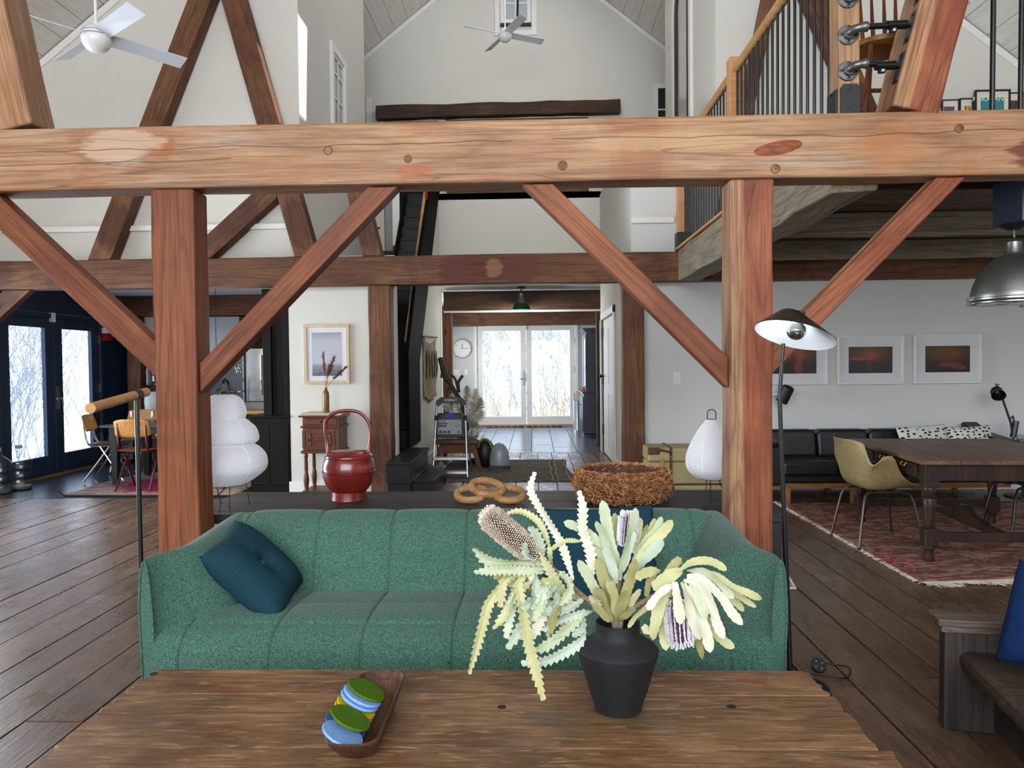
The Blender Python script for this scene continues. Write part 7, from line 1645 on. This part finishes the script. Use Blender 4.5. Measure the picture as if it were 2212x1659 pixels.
# ================================================================== study corner on the right
# framed photographs
WFR = flat('white_frame', '#dcdcda', .4, var=.01); MATW = flat('photo_mat', '#d9dadc', .8, var=.01)
def photo(name, seed, blobs):
    t = NT(name); tc = t.n('TexCoord'); s = t.n('SeparateXYZ'); t.l(tc.outputs['Generated'], s.inputs[0])
    g = t.ramp(s.outputs['Z'], [(0, lin('#150703')), (.35, lin('#2c1406')), (.7, lin('#6b4408')), (1, lin('#573406'))])
    vx = t.math('ABSOLUTE', t.math('SUBTRACT', s.outputs['X'], .5)); g = t.mix(t.ramp(vx, [(.15, 0), (.5, .7)]), g, lin('#120703'))
    nz = t.noise(t.coords((3, 3, 3), 'Generated', rnd=False), 2.2, 3, .5)
    for (bx, bz, rx, rz, c) in blobs:
        dx = t.math('DIVIDE', t.math('SUBTRACT', s.outputs['X'], bx), rx); dz = t.math('DIVIDE', t.math('SUBTRACT', s.outputs['Z'], bz), rz)
        d = t.math('ADD', t.math('MULTIPLY', dx, dx), t.math('MULTIPLY', dz, dz)); d = t.math('ADD', d, t.math('MULTIPLY', t.math('SUBTRACT', nz, .5), 1.6))
        g = t.mix(t.ramp(d, [(.3, .6), (1.0, 0)]), g, lin(c))
    return t.set(color=g, rough=.4)
arts = [photo('photo_a', 1, [(.62, .75, .14, .3, '#a8493f'), (.6, .3, .12, .45, '#8f3b3a'), (.5, .55, .1, .2, '#4a1010')]), photo('photo_b', 2, [(.5, .66, .13, .22, '#a33b42'), (.22, .55, .28, .08, '#9a4a3a'), (.47, .25, .09, .3, '#5a1d1d')]), photo('photo_c', 3, [(.55, .3, .3, .12, '#8d3540'), (.47, .55, .07, .22, '#6d2a32'), (.75, .2, .22, .12, '#7a2d35')])]
labs = ['white-framed dark photograph behind the streaked post and floor lamp', 'white-framed dark photograph with a red shape in the middle of the right wall', 'white-framed dark photograph nearest the anglepoise lamp']
for k, (a_, b_, yt, ybm) in enumerate(((1640, 1786, 728, 831), (1807, 1950, 725, 830), (1972, 2117, 723, 828))):
    Yp = YW-.003; x0, x1 = at(a_, 780, Yp).x, at(b_, 780, Yp).x; zt_, zb_ = at((a_+b_)/2, yt, Yp).z, at((a_+b_)/2, ybm, Yp).z
    framed('framed_photograph', labs[k], x0, x1, zt_, zb_, Yp, .02, WFR, .1, arts[k], matc=MATW, group='photographs above the black sofa', d=.04, artmargin=(.10, .10, .10, .10))
# black leather sofa
LEA = flat('black_leather', '#101113', .42, var=.2, scale=6, bump=.05); OAKL = wood('oak_sofa_leg', '#6d4420', '#94643a', '#a87648', knots=False, cracks=0, rough=.5)
sx0, sx1 = at(1676, 1000, 7.3).x-.12, at(2140, 960, 7.6).x+.12
bs_ = thing('leather_sofa', 'long black leather sofa with oak legs below the framed photographs', 'sofa', ((sx0+sx1)/2, 7.7, 0))
zb_ = at(1850, 924, 8.0).z; zseat = .43; zl = .16
obj('frame', MB().box(sx0+.05, 7.32, zl+.05, sx1-.05, 8.05, .3), LEA, bs_, world=True, bevel=.02)
def softbox(m, x0, y0, z0, x1, y1, z1, r=.03, lean=0):
    return m.prism([(x0, z0), (x1, z0), (x1, z1-r), (x1-r*.3, z1-r*.3), (x1-r, z1), (x0+r, z1), (x0+r*.3, z1-r*.3), (x0, z1-r)], lambda a, b: (a, y0+(b-z0)*lean, b), lambda a, b: (a, y1+(b-z0)*lean, b))
n_ = 4; w_ = (sx1-sx0-.34)/n_
for k in range(n_):
    a_ = sx0+.17+w_*k
    obj('back_cushion', softbox(MB(), a_+.006, 7.78, zseat-.02, a_+w_-.006, 7.93, zb_, .05, .15), LEA, bs_, world=True, bevel=.03, seg=3)
    obj('seat_cushion', softbox(MB(), a_+.004, 7.24, .3, a_+w_-.004, 7.82, zseat, .03), LEA, bs_, world=True, bevel=.025, seg=3)
for k, xx in enumerate((sx0, sx1-.17)):
    ar = MB().prism([(7.26, .2), (7.26, .56), (7.30, .61), (7.5, .63), (7.8, .66), (8.02, .74), (8.05, .74), (8.05, .2)], lambda a, b: (xx, a, b), lambda a, b: (xx+.17, a, b)); obj('armrest', ar, LEA, bs_, world=True, bevel=.03, seg=3)
obj('back_panel', MB().box(sx0+.1, 8.03, .25, sx1-.1, 8.1, zb_-.02), LEA, bs_, world=True, bevel=.02)
for xx in (sx0+.25, sx0+(sx1-sx0)*.36, sx0+(sx1-sx0)*.64, sx1-.25):
    for yy in (7.36, 8.0): obj('leg', MB().bar((xx, yy, zl+.08), (xx, yy, .0), .055, .05, up=(0, 1, 0), w1=.045, h1=.045), OAKL, bs_, world=True, bevel=.003)
obj('rail', MB().box(sx0+.08, 7.34, zl, sx1-.08, 7.37, zl+.05).box(sx0+.08, 7.99, zl, sx1-.08, 8.02, zl+.05).box(sx0+.22, 7.36, zl, sx0+.25, 8.0, zl+.05), OAKL, bs_, world=True)
def spotted():
    t = NT('spotted_linen'); vo = t.n('TexVoronoi', i_Vector=t.coords((19, 30, 1)), i_Scale=1.0); vo.inputs['Randomness'].default_value = .55
    return t.set(color=t.ramp(vo.outputs['Distance'], [(.29, lin('#121214')), (.33, lin('#d3cfc6'))]), rough=.9)
SPOT = spotted()
pillow('cushion', 'white cushion with black dots on the leather sofa, the left-hand of two', (at(1945, 926, 7.62), at(2053, 914, 7.70), at(2050, 1000, 7.5), at(1946, 1002, 7.5)), .13, SPOT, group='dotted cushions on the leather sofa', seed=2)
pillow('cushion', 'white cushion with black dots on the leather sofa beside the anglepoise lamp', (at(2052, 925, 7.64), at(2150, 918, 7.68), at(2150, 1000, 7.5), at(2048, 1002, 7.5)), .13, SPOT, group='dotted cushions on the leather sofa', seed=5)
# red rug
RUGR = rugmat('red_kilim', ['#6e4a3c', '#94735f', '#a98d79', '#7d4440', '#7b5a4a', '#ad937f', '#8a5248'], 3.4, (1, 2.6, 1))
k0, k1, k2, k3 = fl(1676, 1086), fl(1990, 1262), fl(2420, 1248), fl(2260, 1086)
m = MB().grid(lambda u, v: (k0.lerp(k3, u)).lerp(k1.lerp(k2, u), v)+Vector((.015*sin(v*13), .02*sin(u*15), .012)), 40, 40)
rr = obj('kilim_rug', m, RUGR, smooth=True); q = rr.modifiers.new('s', 'SOLIDIFY'); q.thickness = .01; tag(rr, 'large worn red kilim rug under the big writing table', 'rug')
r = random.Random(6); m = MB()
for i in range(420):
    u = r.random(); p_ = k1.lerp(k2, u)+Vector((0, 0, .012)); cl = .5+.5*sin(u*23); L_ = r.uniform(.02, .05)+.07*cl*r.random()
    m.tube([p_, p_+Vector((r.gauss(.01, .02), -L_*.5, 0)), p_+Vector((r.gauss(.02, .035), -L_, -.008))], [.004, .004, .0015], 3)
for i in range(330):
    v = r.random(); p_ = k0.lerp(k1, v)+Vector((0, 0, .012)); m.tube([p_, p_+Vector((-r.uniform(.02, .035), r.gauss(0, .01), -.006))], [.005, .002], 3)
tag(obj('fringe', m, flat('cream_fringe', '#c2b6a4', .95, var=.15), rr), kind='stuff')
PINK = flat('pink_tuft', '#a83a62', .95); r = random.Random(16); m = MB()
for i in range(45):
    u_, v_ = r.betavariate(1.5, 4)*.22+.01, r.uniform(.72, .97); p_ = k0.lerp(k3, u_).lerp(k1.lerp(k2, u_), v_)+Vector((0, 0, .016)); m.tube([p_, p_+Vector((r.gauss(0, .02), r.gauss(0, .012), .003))], .0035, 4)
tag(obj('pink_tufts', m, PINK, rr), kind='stuff')
# small rug corner seen beside the sofa
a_, b_ = fl(1640, 1215), fl(1718, 1275)
RUGS = rugmat('pale_red_rug', ['#7d5a52', '#a08a80', '#b5a8a0', '#7a3c3a'], 9)
q0, q1, q2, q3 = fl(1560, 1200), fl(1692, 1228), fl(1718, 1274), fl(1560, 1279)
o = obj('small_rug', MB().add([q+Vector((0, 0, z)) for z in (.002, .012) for q in (q0, q1, q2, q3)], [(0, 3, 2, 1), (4, 5, 6, 7), (0, 1, 5, 4), (1, 2, 6, 5), (2, 3, 7, 6), (3, 0, 4, 7)]), RUGS); tag(o, 'corner of a small faded rug behind the right arm of the green sofa', 'rug')
obj('border', MB().tube([q1+Vector((0, 0, .01)), q2+Vector((0, 0, .01)), q3+Vector((0, 0, .01))], .009, 5), flat('rug_border', '#c9c1b6', .9), o)
# writing table
W_TAB = wood('dark_table_leg', '#160c09', '#2c1a14', '#3d271d', axis='Z', rough=.45, knots=False, cracks=0, bump=.15)
W_TT = wood('table_board', '#3a2416', '#644630', '#836449', axis='Y', rough=.4, knots=False, cracks=.4, gs=1.2)
pl0 = fl(2000, 1213); tzt = at(2000, 990, pl0.y).z
# corner points of the top
A = Vector((at(1990, 993, pl0.y-.05).x, pl0.y-.05, tzt)); B = at(1830, 948, 6.75); B.z = tzt
B = fl(1830, 948, tzt); A = fl(1987, 994, tzt)
ey = (B-A).normalized(); Lt = (B-A).length; ex = Vector((ey.y, -ey.x, 0)); Wt = 1.25
wt = thing('writing_table', 'large old writing table with turned legs on the red rug', 'table', A)
def TW(a, b, z): q = A+ex*a+ey*b; return (q.x, q.y, z)
def tbox(a0, b0, z0, a1, b1, z1, m=None):
    m = m or MB(); return m.add([TW(a0, b0, z0), TW(a1, b0, z0), TW(a1, b1, z0), TW(a0, b1, z0), TW(a0, b0, z1), TW(a1, b0, z1), TW(a1, b1, z1), TW(a0, b1, z1)], [(0, 3, 2, 1), (4, 5, 6, 7), (0, 1, 5, 4), (1, 2, 6, 5), (2, 3, 7, 6), (3, 0, 4, 7)])
wt.location = (A.x, A.y, 0)
for k in range(5): obj('plank', tbox(Wt*k/5+.0012, -.03, tzt-.028, Wt*(k+1)/5-.0012, Lt+.03, tzt), W_TT, wt, world=True, bevel=.003)
za = tzt-.028; zf = za-.115
obj('apron', tbox(.05, .02, zf, Wt-.05, .05, za), W_TAB, wt, world=True); obj('apron', tbox(.05, Lt-.05, zf, Wt-.05, Lt-.02, za), W_TAB, wt, world=True)
obj('apron', tbox(.045, .05, zf, .07, Lt-.05, za), W_TAB, wt, world=True); obj('apron', tbox(Wt-.07, .05, zf, Wt-.045, Lt-.05, za), W_TAB, wt, world=True)
nd = 3; dl_ = (Lt-.24)/nd
for k in range(nd):
    b0 = .12+dl_*k; d_ = obj('drawer', tbox(.028, b0+.02, zf+.025, .046, b0+dl_-.02, za-.02), W_TAB, wt, world=True, bevel=.004)
    pb_ = Vector(TW(.026, b0+dl_*.5, (zf+za)/2+.01)); m = MB().tube([pb_-ey*.035+Vector((0, 0, .02)), pb_-ey*.035-ex*.014, pb_+ey*.035-ex*.014, pb_+ey*.035+Vector((0, 0, .02))], .0035, 6); obj('pull', m, BRASS, d_, world=True)
prof_ = [(.036, 0), (.042, .02), (.030, .07), (.034, .085)]
bulb = [(.03, .30), (.036, .32), (.04, .33), (.03, .345), (.034, .38), (.042, .5), (.046, .56), (.04, .58), (.047, .6), (.036, .615), (.04, .63), (.048, .65), (.044, .68)]
sc_ = zf/.70
for a0, b0 in ((.095, .075), (Wt-.095, .075), (.095, Lt-.075), (Wt-.095, Lt-.075)):
    c = Vector(TW(a0, b0, 0)); m = MB().lathe([(.028, .012), (.034, .03), (.024, .06), (.036, .10), (.04, .115), (.038, .12)], c, 18)
    z1_ = .12; m.lathe([(r_, z1_+.11+(zf-.05-z1_-.11)*(z-.30)/.38) for r_, z in bulb], c, 18)
    lg = obj('leg', m, W_TAB, wt, world=True, smooth=True)
    obj('block', tbox(a0-.045, b0-.045, .12, a0+.045, b0+.045, .24).__class__ and tbox(a0-.045, b0-.045, .12, a0+.045, b0+.045, .24), W_TAB, lg, world=True, bevel=.006)
    obj('block', tbox(a0-.048, b0-.048, zf-.05, a0+.048, b0+.048, za), W_TAB, lg, world=True, bevel=.004)
obj('stretcher', tbox(.1, .055, .15, Wt-.1, .095, .215), W_TAB, wt, world=True, bevel=.004); obj('stretcher', tbox(.1, Lt-.095, .15, Wt-.1, Lt-.055, .215), W_TAB, wt, world=True, bevel=.004)
mid = Wt*.5; pts = [(.08, .15), (.08, .19), (Lt*.25, .2), (Lt*.40, .235), (Lt*.44, .275), (Lt*.48, .285), (Lt*.52, .285), (Lt*.56, .275), (Lt*.6, .235), (Lt*.75, .2), (Lt-.08, .19), (Lt-.08, .15)]
obj('stretcher', MB().prism(pts, lambda a, b: TW(mid-.03, a, b), lambda a, b: TW(mid+.03, a, b)), W_TAB, wt, world=True, bevel=.004)
# shell armchair
def shellmat(name, c):
    t = NT(name); v = t.coords((1, 1, 1)); f = t.noise(v, 45, 4, .7, 2.5); g = t.noise(v, 6, 3); cc = lin(c)
    col = t.ramp(f, [(.35, tuple(x*.7 for x in cc[:3])+(1,)), (.6, tuple(min(1, x*1.25) for x in cc[:3])+(1,))]); col = t.mix(t.ramp(g, [(.45, 0), (.75, .4)]), col, tuple(x*.6 for x in cc[:3])+(1,))
    return t.set(color=col, rough=.38)
SHELL = shellmat('ochre_fibreglass', '#8d7c55'); SHELLG = shellmat('olive_fibreglass', '#5d5844')
def shell(m):
    # local: the sitter faces +x; profile runs from the front lip over the seat up the back, with side arms
    prof_ = spline([(.235, .415), (.22, .435), (.1, .425), (-.05, .415), (-.15, .43), (-.205, .49), (-.235, .6), (-.27, .74), (-.30, .805)] and [(.235, .415, 0), (.22, .436, 0), (.1, .428, 0), (-.05, .418, 0), (-.15, .432, 0), (-.205, .49, 0), (-.235, .6, 0), (-.275, .74, 0), (-.305, .80, 0)], 5)
    n = len(prof_)
    def f(u, v):
        k = u*(n-1); j = min(int(k), n-2); g = k-j; p = prof_[j].lerp(prof_[j+1], g); s = 2*v-1; a = abs(s)
        t_ = u
        hw = .24+.075*exp(-((t_-.52)/.22)**2)-.03*max(0, t_-.75)*4-.02*max(0, .15-t_)*5
        arm = exp(-((t_-.50)/.19)**2); lift = .245*arm*max(0, (a-.45)/.55)**1.5+.02*a*a; fwd = .0
        bk = max(0, (t_-.6)/.4); cup = .09*bk*(a**2)
        flare = .03*arm*max(0, (a-.85)/.15)
        return (p.x+cup+.07*arm*max(0, (a-.4)/.6), s*hw+(flare if s > 0 else -flare), p.y+lift*(1-.6*bk)-.03*bk*a**4)
    return m.grid(f, 44, 31)
c_ = (fl(1822, 1162)+fl(1980, 1185)+fl(1855, 1185)+fl(1940, 1163))/4
ac = thing('shell_armchair', 'ochre fibreglass shell armchair on bronze tube legs at the writing table', 'chair', (c_.x-.02, c_.y, .012), radians(5))
o = obj('shell', shell(MB()), SHELL, ac, smooth=True, sharp=180); q = o.modifiers.new('s', 'SOLIDIFY'); q.thickness = .008; q.offset = 0
def chair_legs(t, tube, sp=.215, ht=.405):
    for s in (-1, 1):
        # an inverted U on each side of the seat
        pts = [(s*-.0-.24, s*.22, .0), (-.19, s*.17, ht-.07), (-.165, s*.155, ht-.015), (-.12, s*.145, ht), (.12, s*.145, ht), (.165, s*.155, ht-.015), (.19, s*.17, ht-.07), (.25, s*.22, 0)]
        pts = [(-.25, s*.215, 0)]+pts[1:]
        obj('leg', MB().tube([pts[0]]+spline(pts[1:4], 5)+[(0, s*.145, ht)], .0095, 10), tube, t, smooth=True)
        obj('leg', MB().tube([pts[7]]+spline(pts[6:3:-1], 5)+[(0, s*.145, ht)], .0095, 10), tube, t, smooth=True)
    obj('mount', MB().tube([(-.06, -.145, ht), (-.06, .145, ht)], .008, 8).tube([(.06, -.145, ht), (.06, .145, ht)], .008, 8), BLACKM, t, smooth=True)
    for sx in (-1, 1):
        for sy in (-1, 1): obj('glide', MB().lathe([(.012, 0), (.014, .01), (.01, .02)], (sx*.25, sy*.215, -.004), 10), BLACKM, t, smooth=True)
BRONZE = flat('bronze_tube', '#5a4a40', .35, .85, var=.2)
chair_legs(ac, BRONZE)
# second shell chair: seat edge seen past the table
p_ = (fl(2135, 1160)+fl(2195, 1180))/2
c2 = thing('shell_chair', 'olive fibreglass shell chair on black legs at the right edge', 'chair', (p_.x+.28, p_.y+.12, .012), radians(176))
def side(m):
    prof_ = spline([(.235, .435, 0), (.22, .452, 0), (.1, .438, 0), (-.06, .425, 0), (-.16, .44, 0), (-.21, .5, 0), (-.24, .62, 0), (-.27, .76, 0)], 5); n = len(prof_)
    def f(u, v):
        k = u*(n-1); j = min(int(k), n-2); p = prof_[j].lerp(prof_[j+1], k-j); s = 2*v-1
        hw = .235-.05*max(0, .2-u)*3-.04*max(0, u-.7)*3-.03*exp(-((u-.55)/.08)**2); return (p.x+.05*s*s*(u > .6), s*hw, p.y+.03*s*s)
    return m.grid(f, 36, 21)
o = obj('shell', side(MB()), SHELLG, c2, smooth=True, sharp=180); q = o.modifiers.new('s', 'SOLIDIFY'); q.thickness = .009
chair_legs(c2, BLACKM)
# industrial pendant at the right edge
pY = 4.25; pc = at(2190, 600, pY); zr = at(2150, 645, pY).z; R = 80*pY/FPX; zn = at(2190, 565, pY).z-zr
GUN = flat('gunmetal', '#74746f', .38, .85, var=.12, scale=3)
pd = thing('pendant_lamp', 'big gunmetal dome pendant lamp hanging under the loft at the right edge', 'lamp', (pc.x, pY, zr))
zt_ = at(2190, 513, pY).z-zr
capsD = (False, True); prof_ = [(R, 0), (R*1.01, .012), (R*.99, .03), (R*.95, .07), (R*.84, .13), (R*.66, .185), (R*.45, .222), (R*.22, .243), (R*.19, .255), (R*.19, .31), (R*.16, .315), (R*.16, zt_-.03), (R*.08, zt_-.01), (.0, zt_)]
obj('dome', MB().lathe(prof_, n=48, caps=capsD), GUN, pd, smooth=True, sharp=35)
obj('rim_ring', MB().lathe([(R*1.0, -.012), (R*1.03, -.008), (R*1.03, .0), (R*1.0, .004)], n=48, closed=True).lathe([(R*.98, -.03), (R*1.0, -.026), (R*1.0, -.02), (R*.98, -.016)], n=48, closed=True), STEEL, pd, smooth=True)
obj('lens', MB().lathe([(R*.97, -.012), (R*.9, -.028), (R*.5, -.036), (0, -.038)], n=36), glass_mat('lens_glass', (.8, .82, .8, 1), .1), pd, smooth=True)
for k in range(3):
    a = 2.9+k*2*pi/3; obj('clip', MB().box(-.012, -.012, -.04, .012, .012, .012).xf(Matrix.Translation((R*1.03*cos(a), R*1.03*sin(a), 0))), STEEL, pd)
z1_ = at(2195, 497, pY).z; z2_ = at(2195, 405, pY).z; obj('chain', MB().tube([(0, 0, zt_), (0, 0, z1_-zr+.01)], .006, 6), BLACKM, pd)
bx_ = thing('junction_box', 'black box fixed under the loft above the dome pendant', 'box', (pc.x+.1, pY, z1_))
obj('case', MB().box(at(2179, 450, pY).x-bx_.location.x, -.12, .03, .25, .15, 2.40-z1_), NAVYD, bx_, bevel=.006)
obj('cone', MB().lathe([(.03, 0), (.09, .03)], (-.1, 0, 0), 20), BLACKS, bx_)
# anglepoise lamp and side table
sY = 7.72; sp_ = at(2190, 958, sY)
sd = thing('side_table', 'small dark side table at the end of the leather sofa', 'table', (sp_.x+.1, sY, 0)); zt_ = sp_.z
obj('top', MB().lathe([(0, zt_-.02), (.24, zt_-.02), (.24, zt_), (0, zt_)], n=32), BLACKS, sd); obj('stem', MB().tube([(0, 0, .02), (0, 0, zt_-.02)], .018, 10), BLACKS, sd); obj('base', MB().lathe([(0, 0), (.17, 0), (.17, .015), (.02, .025)], n=28), BLACKS, sd)
an = thing('desk_lamp', 'black anglepoise lamp leaning from the side table', 'lamp', (sp_.x, sY, zt_))
A_ = [at(2188, 945, sY), at(2183, 912, sY), at(2164, 857, sY), at(2153, 847, sY)]
obj('base', MB().lathe([(0, 0), (.07, 0), (.075, .015), (.03, .03), (0, .03)], n=24), BLACKM, an, smooth=True)
obj('arm', MB().tube([(sp_.x, sY, zt_+.02), A_[1], A_[2]], .011, 8), BLACKM, an, world=True, smooth=True)
obj('spring', MB().tube(spline([A_[1]+Vector((.02, 0, -.1)), A_[1]+Vector((.03, 0, .02)), A_[1]+Vector((.02, 0, .06)), A_[1]+Vector((0, 0, .03))], 5), .008, 6).tube([A_[0], A_[0]+Vector((.03, 0, .17))], .03, 8), BLACKM, an, world=True, smooth=True)
obj('head', MB().ball(A_[3], .058, .055, .06).tube([A_[3]+Vector((0, 0, .05)), A_[3]+Vector((.006, 0, .085))], .016, 8).lathe([(.05, 0), (.065, .06), (.063, .06), (.048, 0)], A_[3]+Vector((0, -.02, 0)), 20, (-.3, -.7, -.5)), BLACKM, an, world=True, smooth=True)
gl = thing('drinking_glass', 'clear glass on the side table beside the desk lamp', 'glass', (at(2206, 955, sY-.1).x, sY-.08, zt_)); obj('body', MB().lathe([(0, .004), (.034, .004), (.038, .1), (.035, .1), (.031, .012), (0, .012)], n=20), CGL, gl, smooth=True)
obj('water', MB().lathe([(0, .012), (.0305, .012), (.033, .06), (0, .06)], n=18), flat('water_fill', '#7d8a8a', .05), gl)
# wall lamp behind the post
wY = YW; c = at(1697, 850, 7.95); wl = thing('wall_lamp', 'black cylinder wall lamp beside the streaked post', 'lamp', (c.x-.06, YW, c.z))
u = Vector((.35, -.25, .9)).normalized(); m = MB().lathe([(.062, -.1), (.062, .07), (.045, .085), (0, .088)], c, 24, u); obj('shade', m, BLACKS, wl, world=True, smooth=True)
obj('bracket', MB().tube([c, (c.x-.06, YW-.02, c.z-.02)], .01, 8).lathe([(.045, 0), (.045, .02), (0, .02)], (c.x-.06, YW, c.z-.02), 20, (0, -1, 0)), flat('lamp_bracket', '#c8c8c6', .4), wl, world=True, smooth=True)
# trunks
CRM = flat('cream_trunk', '#a8966a', .6, var=.14, scale=4); LTH = flat('trunk_leather', '#54301c', .5, var=.2)
def trunk(label, x0, x1, y0, z0, z1, lid, d):
    t = thing('travel_trunk', label, 'trunk', ((x0+x1)/2, y0+d/2, z0), 0, 'stacked vintage trunks')
    w = x1-x0; h = z1-z0
    obj('body', MB().box(-w/2, -d/2, 0, w/2, d/2, h*(1-lid)-.003), CRM, t, bevel=.015); obj('lid', MB().box(-w/2-.004, -d/2-.004, h*(1-lid), w/2+.004, d/2+.004, h), CRM, t, bevel=.022, seg=3)
    for s in (-1, 1):
        for z, hh in ((h-.07, .075), (-.002, .06)): obj('corner', MB().box(s*w/2-.06, -d/2-.009, z, s*w/2+.06, -d/2+.03, z+hh).xf(Matrix.Translation((-s*.055, 0, 0))), LTH, t, bevel=.012)
    for xx in (-w*.27, w*.27):
        obj('strap', MB().box(xx-.014, -d/2-.008, 0, xx+.014, -d/2+.0, h+.003).box(xx-.014, -d/2-.008, h, xx+.014, d/2, h+.006), LTH, t)
    for xx in (-w*.36, w*.36): obj('latch', MB().box(xx-.02, -d/2-.014, h*(1-lid)-.07, xx+.02, -d/2, h*(1-lid)+.03), BRASS, t, bevel=.003)
    for k in range(7): obj('rivet', MB().lathe([(.006, 0), (.005, .004), (0, .005)], (-w/2+.1+k*(w-.2)/6, -d/2-.004, h-.09), 8, (0, -1, 0)), BRASS, t)
    obj('handle', MB().tube([(-w/2+.09, -d/2-.01, h-.03), (-w/2+.11, -d/2-.05, h-.01), (-w/2+.2, -d/2-.05, h-.03), (-w/2+.22, -d/2-.01, h-.06)], .011, 8), LTH, t, smooth=True)
    return t
tY = 7.62; x0 = at(1401, 1000, tY).x; z1_ = at(1440, 968, tY).z; z0_ = at(1440, 1046, tY).z
trunk('cream vintage trunk with brown leather corners on top of another trunk', x0, x0+.98, tY, z0_, z1_, .38, .45)
trunk('lower cream trunk under the leather-cornered one', x0+.02, x0+.99, tY-.01, 0.0, z0_-.012, .4, .46)
